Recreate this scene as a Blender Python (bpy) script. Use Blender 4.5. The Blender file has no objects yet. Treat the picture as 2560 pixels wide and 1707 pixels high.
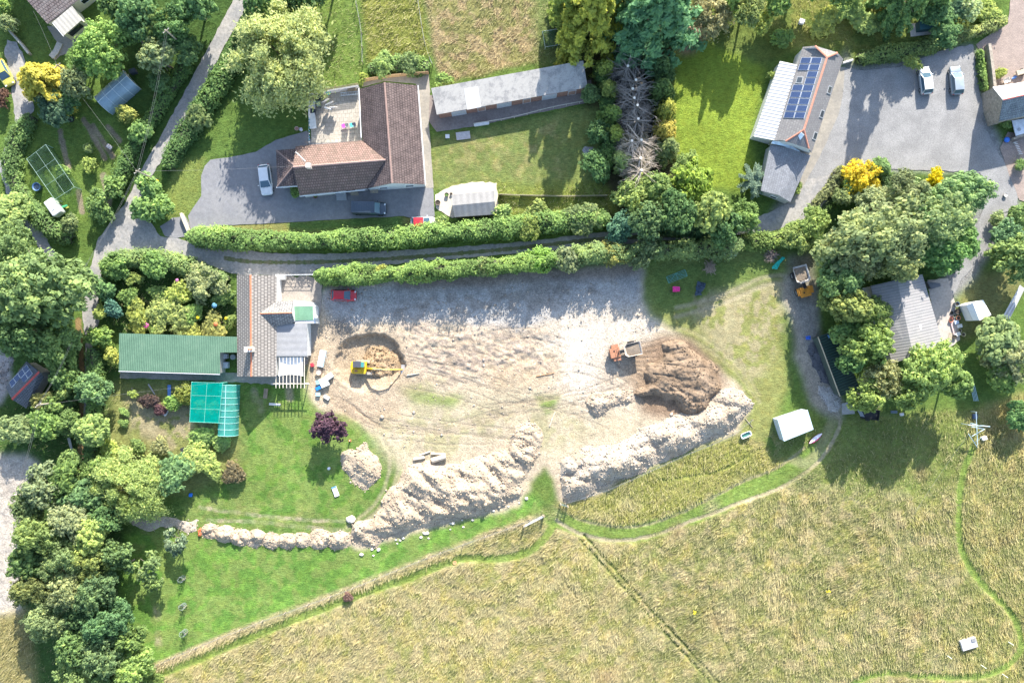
import bpy, math, random
import numpy as np
from mathutils import Vector, Matrix
from mathutils.geometry import tessellate_polygon
R = math.radians
SC = bpy.context.scene
COL = SC.collection
# ------------------------------------------------------------------ camera, sky, sun, exposure
S, H = 0.06, 120.0            # metres per photo pixel on the ground, flying height
cam_d = bpy.data.cameras.new("camera"); cam = bpy.data.objects.new("camera", cam_d); COL.objects.link(cam)
cam.location = (0, 0, H); cam.rotation_euler = (0, 0, 0)
cam_d.sensor_width = 36; cam_d.lens = 36 / (2 * (1280 * S) / H)
cam_d.clip_start = 1; cam_d.clip_end = 3000
SC.camera = cam
SUN_EL = 28.0; SUN_DIR2 = Vector((-0.22, -0.975)).normalized()
w = bpy.data.worlds.new("World"); SC.world = w; w.use_nodes = True
nt = w.node_tree; sky = nt.nodes.new("ShaderNodeTexSky"); sky.sky_type = 'NISHITA'; sky.sun_disc = False
sky.sun_elevation = R(SUN_EL); sky.sun_rotation = math.atan2(-SUN_DIR2.x, -SUN_DIR2.y)
bg = nt.nodes["Background"]; nt.links.new(sky.outputs[0], bg.inputs[0]); bg.inputs[1].default_value = 0.15
sd = bpy.data.lights.new("sun", 'SUN'); sd.energy = 4.6; sd.angle = R(0.55); sd.color = (1.0, 0.95, 0.86)
so = bpy.data.objects.new("sun", sd); COL.objects.link(so); so.location = (20, 80, 90)
ce = math.cos(R(SUN_EL))
so.rotation_euler = Vector((SUN_DIR2.x * ce, SUN_DIR2.y * ce, -math.sin(R(SUN_EL)))).to_track_quat('-Z', 'Y').to_euler()
SC.view_settings.view_transform = 'Standard'; SC.view_settings.look = 'None'
SC.view_settings.exposure = 1.55; SC.view_settings.gamma = 1.0
SC.cycles.max_bounces = 6; SC.cycles.diffuse_bounces = 3; SC.cycles.transparent_max_bounces = 12
# ------------------------------------------------------------------ helpers
def P(px, py, z=0.0):
    k = S * (1 - z / H)
    return Vector(((px - 1280) * k, (853.5 - py) * k, z))
def PX(px, py): return ((px - 1280) * S, (853.5 - py) * S)
RT = np.random.RandomState(7).rand(256, 256)
def vnoise(x, y, seed=0):
    x = x + seed * 17.31; y = y + seed * 9.77
    xi = np.floor(x).astype(int); yi = np.floor(y).astype(int)
    fx = x - xi; fy = y - yi; fx = fx * fx * (3 - 2 * fx); fy = fy * fy * (3 - 2 * fy)
    a = RT[xi & 255, yi & 255]; b = RT[(xi + 1) & 255, yi & 255]; c = RT[xi & 255, (yi + 1) & 255]; d = RT[(xi + 1) & 255, (yi + 1) & 255]
    return (a * (1 - fx) + b * fx) * (1 - fy) + (c * (1 - fx) + d * fx) * fy
def fbm(x, y, seed=0, o=3):
    t = 0; a = 1.0; n = 0
    for i in range(o):
        t = t + a * vnoise(x * 2 ** i, y * 2 ** i, seed + i * 3); n += a; a *= .5
    return t / n
def inside(poly, X, Y):
    m = np.zeros(X.shape, bool); n = len(poly)
    for i in range(n):
        x1, y1 = poly[i]; x2, y2 = poly[(i + 1) % n]
        if y1 == y2: continue
        c = (y1 > Y) != (y2 > Y)
        m ^= c & (X < (x2 - x1) * (Y - y1) / (y2 - y1) + x1)
    return m
def dist_line(pts, X, Y, closed=False):
    d = np.full(X.shape, 1e9); n = len(pts)
    for i in range(n if closed else n - 1):
        x1, y1 = pts[i]; x2, y2 = pts[(i + 1) % n]
        dx, dy = x2 - x1, y2 - y1; L = dx * dx + dy * dy + 1e-9
        t = np.clip(((X - x1) * dx + (Y - y1) * dy) / L, 0, 1)
        d = np.minimum(d, np.hypot(X - x1 - t * dx, Y - y1 - t * dy))
    return d
def smooth_line(pts, step=8):
    p = [pts[0]] + list(pts) + [pts[-1]]; out = []
    for i in range(1, len(p) - 2):
        a, b, c, d = [np.array(q, float) for q in p[i - 1:i + 3]]
        n = max(1, int(np.hypot(*(c - b)) / step))
        for k in range(n):
            t = k / n
            out.append(tuple(.5 * ((2 * b) + (-a + c) * t + (2 * a - 5 * b + 4 * c - d) * t * t + (-a + 3 * b - 3 * c + d) * t ** 3)))
    out.append(tuple(pts[-1])); return out
W = {}          # world matrix of each thing frame
def frame_of(o): return W.get(o.name, Matrix())
def link(o, parent=None):
    COL.objects.link(o)
    if parent is not None:
        o.parent = parent; W[o.name] = frame_of(parent)
    return o
def tag(o, label=None, cat=None, group=None, kind=None):
    if label: o['label'] = label
    if cat: o['category'] = cat
    if group: o['group'] = group
    if kind: o['kind'] = kind
    return o
def thing(name, label, cat, loc=(0, 0, 0), rz=0.0, group=None):
    o = bpy.data.objects.new(name, None); COL.objects.link(o); o.empty_display_size = .3
    o.location = loc; o.rotation_euler = (0, 0, rz)
    W[o.name] = Matrix.Translation(Vector(loc)) @ Matrix.Rotation(rz, 4, 'Z')
    return tag(o, label, cat, group)
def dup(root, loc, rz, label, group=None):
    r = root.copy(); COL.objects.link(r); r.location = loc; r.rotation_euler = (0, 0, rz); r['label'] = label
    if group: r['group'] = group
    W[r.name] = Matrix.Translation(Vector(loc)) @ Matrix.Rotation(rz, 4, 'Z')
    for ch in list(root.children):
        c = ch.copy(); COL.objects.link(c); c.parent = r
        for g in list(ch.children):
            d = g.copy(); COL.objects.link(d); d.parent = c
    return r
def mesh_np(name, V, F, smooth=False):
    V = np.asarray(V, np.float32); F = np.asarray(F, np.int32); k = F.shape[1]
    me = bpy.data.meshes.new(name); me.vertices.add(len(V)); me.vertices.foreach_set("co", V.ravel())
    me.loops.add(F.size); me.loops.foreach_set("vertex_index", F.ravel())
    me.polygons.add(len(F)); me.polygons.foreach_set("loop_start", np.arange(0, F.size, k, dtype=np.int32))
    me.polygons.foreach_set("loop_total", np.full(len(F), k, np.int32))
    if smooth: me.polygons.foreach_set("use_smooth", np.ones(len(F), bool))
    me.update(calc_edges=True); return me
def attr_f(me, name, a):
    t = me.attributes.new(name, 'FLOAT', 'POINT'); t.data.foreach_set("value", np.asarray(a, np.float32).ravel())
def attr_c(me, name, a):
    t = me.attributes.new(name, 'FLOAT_COLOR', 'POINT')
    a = np.asarray(a, np.float32); b = np.ones((len(a), 4), np.float32); b[:, :3] = a; t.data.foreach_set("color", b.ravel())
class MB:
    def __init__(s): s.v = []; s.f = []
    def add(s, V, F):
        o = len(s.v); s.v += [tuple(p) for p in V]; s.f += [tuple(i + o for i in f) for f in F]; return s
    def face(s, pts): return s.add(pts, [tuple(range(len(pts)))])
    def box(s, c, d, rz=0, rx=0, ry=0):
        m = Matrix.Translation(Vector(c)) @ Matrix.Rotation(rz, 4, 'Z') @ Matrix.Rotation(ry, 4, 'Y') @ Matrix.Rotation(rx, 4, 'X')
        x, y, z = d[0] / 2, d[1] / 2, d[2] / 2
        V = [m @ Vector(p) for p in ((-x, -y, -z), (x, -y, -z), (x, y, -z), (-x, y, -z), (-x, -y, z), (x, -y, z), (x, y, z), (-x, y, z))]
        return s.add(V, [(3, 2, 1, 0), (4, 5, 6, 7), (0, 1, 5, 4), (1, 2, 6, 5), (2, 3, 7, 6), (3, 0, 4, 7)])
    def slab(s, pts, t):
        pts = [Vector(p) for p in pts]; n = Vector((0, 0, 0))
        for i in range(len(pts)): n += (pts[i] - pts[0]).cross(pts[(i + 1) % len(pts)] - pts[0])
        n.normalize()
        if n.z < 0: pts = pts[::-1]; n = -n
        k = len(pts); V = pts + [p - n * t for p in pts]
        return s.add(V, [tuple(range(k)), tuple(range(2 * k - 1, k - 1, -1))] + [(i, k + i, k + (i + 1) % k, (i + 1) % k) for i in range(k)])
    def prism(s, xy, z0, z1):
        return s.slab([(p[0], p[1], z1) for p in xy], z1 - z0)
    def tube(s, a, b, r, r2=None, n=7):
        a = Vector(a); b = Vector(b); r2 = r if r2 is None else r2
        d = (b - a); d = d.normalized() if d.length > 1e-6 else Vector((0, 0, 1))
        u = d.orthogonal().normalized(); v = d.cross(u); V = []
        for c, q in ((a, r), (b, r2)):
            for i in range(n):
                t = 2 * math.pi * i / n; V.append(c + (u * math.cos(t) + v * math.sin(t)) * q)
        return s.add(V, [(i, (i + 1) % n, n + (i + 1) % n, n + i) for i in range(n)] + [tuple(range(n - 1, -1, -1)), tuple(range(n, 2 * n))])
    def path(s, pts, r, n=6, r2=None):
        for i in range(len(pts) - 1):
            t0 = i / (len(pts) - 1); t1 = (i + 1) / (len(pts) - 1); e = r if r2 is None else r2
            s.tube(pts[i], pts[i + 1], r + (e - r) * t0, r + (e - r) * t1, n)
        return s
    def lathe(s, prof, c=(0, 0, 0), n=14):
        V = []; k = len(prof)
        for r, z in prof:
            for i in range(n):
                t = 2 * math.pi * i / n; V.append((c[0] + r * math.cos(t), c[1] + r * math.sin(t), c[2] + z))
        F = [(j * n + i, j * n + (i + 1) % n, (j + 1) * n + (i + 1) % n, (j + 1) * n + i) for j in range(k - 1) for i in range(n)]
        F += [tuple(range(n - 1, -1, -1)), tuple(range((k - 1) * n, k * n))]
        return s.add(V, F)
    def build(s, name, mat, parent=None, world=False, smooth=False, bevel=0.0):
        V = s.v
        if world and parent is not None:
            mi = frame_of(parent).inverted(); V = [mi @ Vector(p) for p in V]
        me = bpy.data.meshes.new(name); me.from_pydata([tuple(p) for p in V], [], s.f); me.update()
        if smooth: me.polygons.foreach_set("use_smooth", np.ones(len(me.polygons), bool))
        me.materials.append(mat); o = bpy.data.objects.new(name, me); link(o, parent)
        if bevel:
            b = o.modifiers.new("bevel", 'BEVEL'); b.width = bevel; b.segments = 2; b.limit_method = 'ANGLE'
        return o
# ------------------------------------------------------------------ materials
def nodes(name):
    m = bpy.data.materials.new(name); m.use_nodes = True; t = m.node_tree
    return m, t, t.nodes["Principled BSDF"]
def N(t, typ, **kw):
    n = t.nodes.new(typ)
    for k, v in kw.items():
        if k.startswith('_'): setattr(n, k[1:], v)
        else:
            key = int(k[1:]) if k[0] == 'i' and k[1:].isdigit() else k.replace('__', ' ')
            n.inputs[key].default_value = v
    return n
def L(t, a, b): t.links.new(a, b)
def math_n(t, op, a, b=None, c=None):
    n = t.nodes.new("ShaderNodeMath"); n.operation = op
    for i, q in enumerate((a, b, c)):
        if q is None: continue
        if isinstance(q, (int, float)): n.inputs[i].default_value = q
        else: L(t, q, n.inputs[i])
    return n.outputs[0]
def scale_col(t, col, fac):
    n = t.nodes.new("ShaderNodeVectorMath"); n.operation = 'SCALE'
    if isinstance(col, tuple): n.inputs[0].default_value = col
    else: L(t, col, n.inputs[0])
    L(t, fac, n.inputs['Scale']); return n.outputs[0]
def mix_col(t, f, a, b):
    n = t.nodes.new("ShaderNodeMix"); n.data_type = 'RGBA'
    if isinstance(f, (int, float)): n.inputs[0].default_value = f
    else: L(t, f, n.inputs[0])
    for i, q in ((6, a), (7, b)):
        if isinstance(q, tuple): n.inputs[i].default_value = (*q, 1)
        else: L(t, q, n.inputs[i])
    return n.outputs[2]
def noise(t, scale, detail=4, rough=.6, vec=None):
    n = N(t, "ShaderNodeTexNoise", Scale=scale, Detail=detail, Roughness=rough)
    if vec is not None: L(t, vec, n.inputs['Vector'])
    return n.outputs[0]
def remap(t, f, a, b, lo=0.3, hi=0.7):
    n = N(t, "ShaderNodeMapRange"); n.inputs[1].default_value = lo; n.inputs[2].default_value = hi
    n.inputs[3].default_value = a; n.inputs[4].default_value = b; L(t, f, n.inputs[0]); return n.outputs[0]
def geo_pos(t):
    return t.nodes.new("ShaderNodeNewGeometry").outputs['Position']
def bump(t, bs, h, strength, dist=.05):
    b = N(t, "ShaderNodeBump", Strength=strength, Distance=dist); L(t, h, b.inputs['Height']); L(t, b.outputs[0], bs.inputs['Normal'])
MC = {}
def M(col, rough=.7, metal=0., var=.18, scale=2.5, bmp=.15, spec=.4):
    key = (tuple(col), rough, metal, var, scale, bmp)
    if key in MC: return MC[key]
    m, t, b = nodes("paint"); p = geo_pos(t)
    n1 = noise(t, scale, 5, .65, p); n2 = noise(t, scale * 9, 3, .6, p)
    f = math_n(t, 'MULTIPLY', remap(t, n1, 1 - var, 1 + var), remap(t, n2, 1 - var * .6, 1 + var * .6))
    L(t, scale_col(t, tuple(col), f), b.inputs['Base Color'])
    b.inputs['Roughness'].default_value = rough; b.inputs['Metallic'].default_value = metal
    b.inputs['Specular IOR Level'].default_value = spec
    if bmp: bump(t, b, n2, bmp, .03)
    MC[key] = m; return m
def M_sheet(col, col2=None, s1=.5, s2=5., var=.3, bmp=.35, rough=.9, speck=0.0, key=None):
    m, t, b = nodes("surface"); p = geo_pos(t)
    a = noise(t, s1, 5, .6, p); c = noise(t, s2, 5, .7, p); d = noise(t, s2 * 6, 2, .6, p)
    base = mix_col(t, remap(t, a, 0, 1, .38, .62), tuple(col), tuple(col2 or col))
    f = math_n(t, 'MULTIPLY', remap(t, c, 1 - var, 1 + var), remap(t, d, 1 - var * .7, 1 + var * .7))
    L(t, scale_col(t, base, f), b.inputs['Base Color']); b.inputs['Roughness'].default_value = rough
    b.inputs['Specular IOR Level'].default_value = .2
    if bmp: bump(t, b, c, bmp, .05)
    return m
def M_tile(col, col2, ang, rw=.30, rh=.33, mortar=.045, dirt=(.5, .5, .5), dirt_amt=.0, gap=.45, bmp=.6, rough=.85, patch=None):
    """tiled or slated roof: courses laid along the eave direction ang"""
    m, t, b = nodes("roof_tiles"); p = geo_pos(t)
    mp = N(t, "ShaderNodeMapping"); mp.inputs['Rotation'].default_value = (0, 0, -ang); L(t, p, mp.inputs[0])
    br = N(t, "ShaderNodeTexBrick", Scale=1.0); br.inputs['Brick Width'].default_value = rw; br.inputs['Row Height'].default_value = rh
    br.inputs['Mortar Size'].default_value = mortar; br.inputs['Mortar Smooth'].default_value = .4; br.inputs['Bias'].default_value = 0
    br.inputs['Color1'].default_value = (*col, 1); br.inputs['Color2'].default_value = (*col2, 1)
    br.inputs['Mortar'].default_value = (col[0] * gap, col[1] * gap, col[2] * gap, 1); L(t, mp.outputs[0], br.inputs['Vector'])
    n = noise(t, .9, 6, .7, p); n2 = noise(t, 5, 4, .7, p)
    c = br.outputs['Color']
    if dirt_amt: c = mix_col(t, remap(t, math_n(t, 'ADD', n, math_n(t, 'MULTIPLY', n2, .6)), 0, dirt_amt, .72, .95), c, tuple(dirt))
    f = math_n(t, 'MULTIPLY', remap(t, n, .85, 1.15), remap(t, n2, .8, 1.2))
    L(t, scale_col(t, c, f), b.inputs['Base Color']); b.inputs['Roughness'].default_value = rough; b.inputs['Specular IOR Level'].default_value = .25
    h = math_n(t, 'SUBTRACT', 1.0, br.outputs['Fac']); bump(t, b, h, bmp, .05)
    return m
def M_rib(col, ang, pitch=.3, amt=.25, var=.12, bmp=.6, rough=.55, metal=0., dirt=None, dirt_amt=0., dlo=.5, dhi=.75):
    """corrugated sheet: ribs run along direction ang"""
    m, t, b = nodes("ribbed_sheet"); p = geo_pos(t)
    mp = N(t, "ShaderNodeMapping"); mp.inputs['Rotation'].default_value = (0, 0, -ang); L(t, p, mp.inputs[0])
    sx = N(t, "ShaderNodeSeparateXYZ"); L(t, mp.outputs[0], sx.inputs[0])
    wv = math_n(t, 'SINE', math_n(t, 'MULTIPLY', sx.outputs[1], 2 * math.pi / pitch))
    n = noise(t, .8, 6, .7, p); n2 = noise(t, 7, 3, .6, p); base = tuple(col)
    if dirt: base = mix_col(t, remap(t, math_n(t, 'ADD', math_n(t, 'MULTIPLY', n, .7), math_n(t, 'MULTIPLY', n2, .3)), 0, dirt_amt, dlo, dhi), tuple(col), tuple(dirt))
    f = math_n(t, 'MULTIPLY', math_n(t, 'MULTIPLY_ADD', wv, amt * .5, 1.0 - amt * .5), math_n(t, 'MULTIPLY', remap(t, n, 1 - var, 1 + var), remap(t, n2, 1 - var, 1 + var)))
    L(t, scale_col(t, base, f), b.inputs['Base Color']); b.inputs['Roughness'].default_value = rough; b.inputs['Metallic'].default_value = metal
    b.inputs['Specular IOR Level'].default_value = .3
    bump(t, b, wv, bmp, .04); return m
def M_glass(col=(.02, .03, .04), rough=.08):
    key = ('glass', col, rough)
    if key in MC: return MC[key]
    m, t, b = nodes("window_glass"); b.inputs['Base Color'].default_value = (*col, 1); b.inputs['Roughness'].default_value = rough
    b.inputs['Specular IOR Level'].default_value = .6; MC[key] = m; return m
def M_paint(col, rough=.28, metal=.0):
    key = ('car', col, rough, metal)
    if key in MC: return MC[key]
    m, t, b = nodes("car_paint"); p = geo_pos(t); n = noise(t, 3, 4, .6, p)
    L(t, scale_col(t, tuple(col), remap(t, n, .93, 1.07)), b.inputs['Base Color']); b.inputs['Roughness'].default_value = rough
    b.inputs['Metallic'].default_value = metal; b.inputs['Coat Weight'].default_value = .6; b.inputs['Coat Roughness'].default_value = .06
    MC[key] = m; return m
def M_net(col, alpha, pitch=.0, key='net'):
    m, t, b = nodes("netting"); out = t.nodes["Material Output"]
    d = N(t, "ShaderNodeBsdfDiffuse"); d.inputs[0].default_value = (*col, 1); tl = N(t, "ShaderNodeBsdfTranslucent"); tl.inputs[0].default_value = (*col, 1)
    mx = N(t, "ShaderNodeMixShader"); mx.inputs[0].default_value = .4; L(t, d.outputs[0], mx.inputs[1]); L(t, tl.outputs[0], mx.inputs[2])
    tr = N(t, "ShaderNodeBsdfTransparent"); tr.inputs[0].default_value = (.75 + .25 * col[0], .8 + .2 * col[1], .75 + .25 * col[2], 1)
    m2 = N(t, "ShaderNodeMixShader"); n = noise(t, 1.3, 4, .6, geo_pos(t)); L(t, remap(t, n, alpha - .1, alpha + .1), m2.inputs[0])
    L(t, tr.outputs[0], m2.inputs[1]); L(t, mx.outputs[0], m2.inputs[2]); L(t, m2.outputs[0], out.inputs[0]); return m
# ------------------------------------------------------------------ ground: one sheet, its soils and grasses by zone
GS = 0.16
gx = np.arange(-83, 83.01, GS); gy = np.arange(-57, 58.01, GS)
nx, ny = len(gx), len(gy)
GX, GY = np.meshgrid(gx, gy, indexing='ij')
U = GX / S + 1280; Vp = 853.5 - GY / S                       # ground position in photo pixels
WU = U + 7 * (fbm(U / 14, Vp / 14, 1) - .5) * 2 + 10 * (fbm(U / 60, Vp / 60, 5) - .5)
WV = Vp + 7 * (fbm(U / 14, Vp / 14, 2) - .5) * 2 + 10 * (fbm(U / 60, Vp / 60, 6) - .5)
BASE = np.zeros((nx, ny, 3), np.float32); GRASS = np.zeros((nx, ny), np.float32); STONE = np.zeros((nx, ny), np.float32)
TD = np.zeros((nx, ny), np.float32); TH = np.zeros((nx, ny), np.float32); AMP = np.zeros((nx, ny), np.float32); GH = np.zeros((nx, ny), np.float32)
def blur(m, k):
    m = m.astype(np.float32)
    for _ in range(2):
        for ax in (0, 1):
            c = np.cumsum(np.concatenate([np.repeat(np.take(m, [0], ax), k + 1, ax), m, np.repeat(np.take(m, [-1], ax), k, ax)], ax), ax)
            a = np.take(c, range(2 * k + 1, c.shape[ax]), ax); b = np.take(c, range(0, c.shape[ax] - 2 * k - 1), ax)
            m = ((a - b) / (2 * k + 1)).astype(np.float32)
    return m
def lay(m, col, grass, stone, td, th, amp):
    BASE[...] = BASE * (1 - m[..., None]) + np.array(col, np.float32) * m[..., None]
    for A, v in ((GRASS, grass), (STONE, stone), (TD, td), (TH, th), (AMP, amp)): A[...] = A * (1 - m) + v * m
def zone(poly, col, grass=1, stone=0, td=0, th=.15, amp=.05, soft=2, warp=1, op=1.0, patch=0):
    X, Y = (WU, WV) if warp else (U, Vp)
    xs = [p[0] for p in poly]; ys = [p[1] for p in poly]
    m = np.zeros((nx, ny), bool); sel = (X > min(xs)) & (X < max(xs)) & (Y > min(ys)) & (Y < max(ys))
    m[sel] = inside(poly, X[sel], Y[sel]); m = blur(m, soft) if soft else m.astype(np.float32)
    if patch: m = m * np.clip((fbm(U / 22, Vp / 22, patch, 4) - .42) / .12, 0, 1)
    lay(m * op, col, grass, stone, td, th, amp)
def strip(pts, wd, col, grass=1, stone=0, td=0, th=.1, amp=.04, op=1.0, depth=0.0, soft=3.0):
    pts = smooth_line(pts, 14); xs = [p[0] for p in pts]; ys = [p[1] for p in pts]; q = wd + 12
    sel = (U > min(xs) - q) & (U < max(xs) + q) & (Vp > min(ys) - q) & (Vp < max(ys) + q)
    d = np.full((nx, ny), 1e6); d[sel] = dist_line(pts, WU[sel] * .35 + U[sel] * .65, WV[sel] * .35 + Vp[sel] * .65)
    m = np.clip((wd / 2 + soft / 2 - d) / soft, 0, 1).astype(np.float32)
    lay(m * op, col, grass, stone, td, th, amp)
    if depth: GH[...] -= depth * m
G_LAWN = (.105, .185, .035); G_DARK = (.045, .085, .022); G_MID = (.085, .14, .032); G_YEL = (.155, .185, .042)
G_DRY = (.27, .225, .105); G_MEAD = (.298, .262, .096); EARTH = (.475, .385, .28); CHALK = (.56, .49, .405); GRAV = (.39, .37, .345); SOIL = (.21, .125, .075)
lay(np.ones((nx, ny), np.float32), G_MID, 1, 0, 6, .2, .05)
# woodland floors and verges
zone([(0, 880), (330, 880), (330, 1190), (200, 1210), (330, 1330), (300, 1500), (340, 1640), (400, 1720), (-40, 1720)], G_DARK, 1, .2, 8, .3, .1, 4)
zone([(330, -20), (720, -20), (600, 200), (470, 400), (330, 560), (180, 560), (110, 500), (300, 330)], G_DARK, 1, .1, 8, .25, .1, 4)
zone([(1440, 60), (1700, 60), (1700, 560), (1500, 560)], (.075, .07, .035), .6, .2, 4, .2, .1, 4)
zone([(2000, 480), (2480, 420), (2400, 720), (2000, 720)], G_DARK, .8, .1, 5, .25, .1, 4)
# top fields
zone([(690, -60), (892, -60), (908, 190), (800, 232), (690, 150)], (.115, .17, .04), 1, 0, 16, .3, .07)
zone([(895, -60), (1046, -60), (1076, 140), (925, 165)], (.17, .185, .045), 1, 0, 26, .4, .1)
zone([(1056, -60), (1345, -60), (1352, 60), (1345, 150), (1105, 205), (1086, 150)], (.285, .225, .125), 1, 0, 36, .4, .12)
zone([(1056, -60), (1345, -60), (1345, 150), (1105, 205)], (.16, .17, .055), 1, 0, 20, .35, .12, 3, 1, .8, 11)
zone([(1325, -60), (1480, -60), (1480, 140), (1340, 160)], (.12, .15, .05), 1, 0, 22, .35, .1, 5)
zone([(1080, 345), (1500, 262), (1512, 470), (1400, 478), (1200, 470), (1080, 476)], (.155, .18, .055), 1, 0, 0, .06, .035)
zone([(1080, 360), (1400, 300), (1420, 440), (1090, 460)], (.22, .205, .085), 1, 0, 0, .05, .03, 4, 1, .75, 8)
zone([(1200, 455), (1515, 455), (1560, 540), (1240, 545)], G_YEL, 1, 0, 18, .35, .1)
zone([(1690, 118), (1770, 90), (1912, 165), (1880, 340), (1900, 480), (1760, 470), (1690, 420), (1680, 250)], (.165, .225, .032), 1, 0, 14, .16, .05, 3)
zone([(1740, -60), (2500, -60), (2425, 85), (2280, 135), (2130, 160), (2060, 110), (1985, 130), (1910, 165), (1760, 100)], (.105, .14, .035), 1, 0, 14, .25, .1, 3)
zone([(1850, -30), (2250, -30), (2200, 120), (1990, 120)], (.17, .18, .05), 1, 0, 18, .3, .1, 3, 1, .8, 21)
zone([(1690, 60), (1790, 60), (1740, 125), (1705, 140)], (.33, .25, .18), .3, .2, 0, .1, .05, 3)
zone([(520, 330), (640, 230), (760, 300), (690, 345), (640, 372), (526, 392)], G_MID, 1, 0, 10, .15, .05)
zone([(440, 400), (520, 395), (505, 440), (503, 490), (470, 535), (420, 545), (415, 470)], (.15, .19, .05), 1, 0, 14, .2, .05)
zone([(470, 545), (700, 552), (1010, 530), (1060, 560), (1060, 600), (470, 600)], (.18, .18, .06), 1, 0, 8, .12, .05)
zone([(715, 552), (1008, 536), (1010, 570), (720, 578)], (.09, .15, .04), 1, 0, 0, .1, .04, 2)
# allotment and western gardens
zone([(85, 300), (260, 270), (360, 300), (330, 440), (200, 570), (60, 440)], (.10, .155, .035), 1, .1, 12, .2, .06)
zone([(-20, -20), (130, -20), (150, 110), (60, 160), (-20, 140)], (.09, .14, .035), 1, .1, 8, .2, .06)
for p, q in (((210, 300), (262, 396)), ((232, 316), (282, 392)), ((150, 330), (172, 420)), ((270, 318), (300, 352)), ((196, 480), (205, 530))):
    strip([p, q], 13, (.24, .19, .14), .1, .4, 0, .1, .05, .85)
strip([(258, 440), (272, 500), (262, 540)], 18, (.24, .2, .15), .1, .4, 0, .1, .05, .7)
zone([(280, 955), (480, 950), (600, 1000), (610, 1170), (470, 1235), (300, 1240), (260, 1130)], (.175, .19, .065), 1, .1, 14, .25, .07, 4)
zone([(310, 985), (480, 1000), (540, 1080), (430, 1130), (330, 1080)], (.30, .25, .16), .4, .2, 4, .2, .06, 4, 1, .8, 15)
zone([(256, 640), (580, 660), (590, 830), (300, 835), (250, 800)], G_DARK, 1, 0, 14, .3, .1, 3)
zone([(640, 890), (700, 890), (700, 960), (640, 960)], (.09, .14, .04), 1, 0, 4, .1, .04)
# cottage lawn and lower lawn
zone([(600, 960), (785, 960), (805, 1045), (880, 1045), (935, 1090), (955, 1150), (960, 1240), (880, 1300), (500, 1330), (470, 1270), (600, 1190), (625, 1100)], G_LAWN, 1, 0, 10, .1, .045)
zone([(480, 1240), (700, 1260), (870, 1270), (870, 1320), (480, 1330)], (.20, .2, .08), 1, 0, 6, .1, .04, 5, 1, .7, 9)
zone([(330, 1650), (300, 1500), (310, 1330), (500, 1345), (660, 1370), (900, 1372), (1100, 1315), (1330, 1240), (1362, 1282), (1000, 1418), (640, 1560), (378, 1668)], (.115, .215, .04), 1, 0, 12, .1, .045)
strip([(500, 1268), (640, 1287), (780, 1300), (885, 1302)], 10, (.40, .34, .24), .2, .2, 0, .05, .03, .65)
strip([(520, 1300), (660, 1306), (800, 1322), (880, 1325)], 10, (.40, .34, .24), .2, .2, 0, .05, .03, .6)
for p in ((648, 1015), (634, 990), (722, 983), (392, 1530), (394, 1598)): strip([(p[0], p[1] - 12), (p[0] + 3, p[1] + 12)], 18, (.36, .29, .2), .2, .2, 0, .05, .03, .7, 0, 8)
# rough meadow
zone([(378, 1672), (640, 1562), (1000, 1424), (1300, 1302), (1420, 1256), (1600, 1195), (1700, 1150), (1850, 1088), (1905, 1100), (1930, 1150), (2050, 1120), (2130, 1050), (2420, 1030), (2640, 960), (2640, 1900), (200, 1900)], G_MEAD, 1, 0, 46, .42, .13, 3)
zone([(378, 1672), (1000, 1424), (1420, 1256), (1850, 1088), (2420, 1030), (2640, 960), (2640, 1900), (200, 1900)], (.33, .285, .15), 1, 0, 36, .45, .13, 6, 1, .5, 31)
zone([(378, 1672), (1000, 1424), (1420, 1256), (1850, 1088), (2420, 1030), (2640, 960), (2640, 1900), (200, 1900)], (.17, .19, .06), 1, 0, 40, .35, .11, 6, 1, .65, 47)
zone([(1415, 1262), (1600, 1200), (1850, 1092), (1905, 1130), (1930, 1170), (1740, 1275), (1600, 1310), (1480, 1300)], (.19, .20, .05), 1, 0, 40, .4, .13, 5, 1, .75)
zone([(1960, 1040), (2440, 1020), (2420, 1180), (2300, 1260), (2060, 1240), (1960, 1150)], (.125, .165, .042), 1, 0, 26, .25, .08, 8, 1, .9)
zone([(2420, 1040), (2640, 980), (2640, 1700), (2540, 1520), (2410, 1370)], (.23, .195, .085), 1, 0, 44, .5, .16, 4, 1, .6, 19)
strip([(378, 1668), (640, 1560), (1000, 1422), (1200, 1345), (1356, 1288)], 17, (.37, .30, .19), 1, 0, 46, .42, .1, .9, 0, 8)
zone([(378, 1690), (1000, 1440), (1420, 1300), (1900, 1200), (2400, 1240), (2400, 1900), (200, 1900)], (.32, .265, .165), 1, 0, 36, .45, .13, 8, 1, .55, 63)
zone([(1900, 1150), (2400, 1040), (2640, 1100), (2640, 1900), (1700, 1900), (1500, 1400)], (.13, .15, .05), 1, 0, 36, .4, .12, 6, 1, .6, 71)
for q_ in (3, 27): zone([(600, 960), (960, 1080), (960, 1240), (880, 1372), (1340, 1240), (1362, 1282), (640, 1560), (330, 1650), (320, 1330), (600, 1190)], ((.07, .145, .03), (.16, .20, .06))[q_ > 9], 1, 0, 12, .13, .05, 3, 1, .6, q_)
zone([(1080, 345), (1500, 262), (1512, 470), (1080, 476)], (.11, .15, .045), 1, 0, 0, .06, .035, 4, 1, .6, 83)
for o in (0, 22): strip([(868 + o, 1318), (936 + o, 1262), (968 + o, 1195), (972 + o, 1130), (950 + o, 1085)], 9, (.30, .27, .17), .5, .2, 2, .06, .03, .6, .04, 6)
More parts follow.
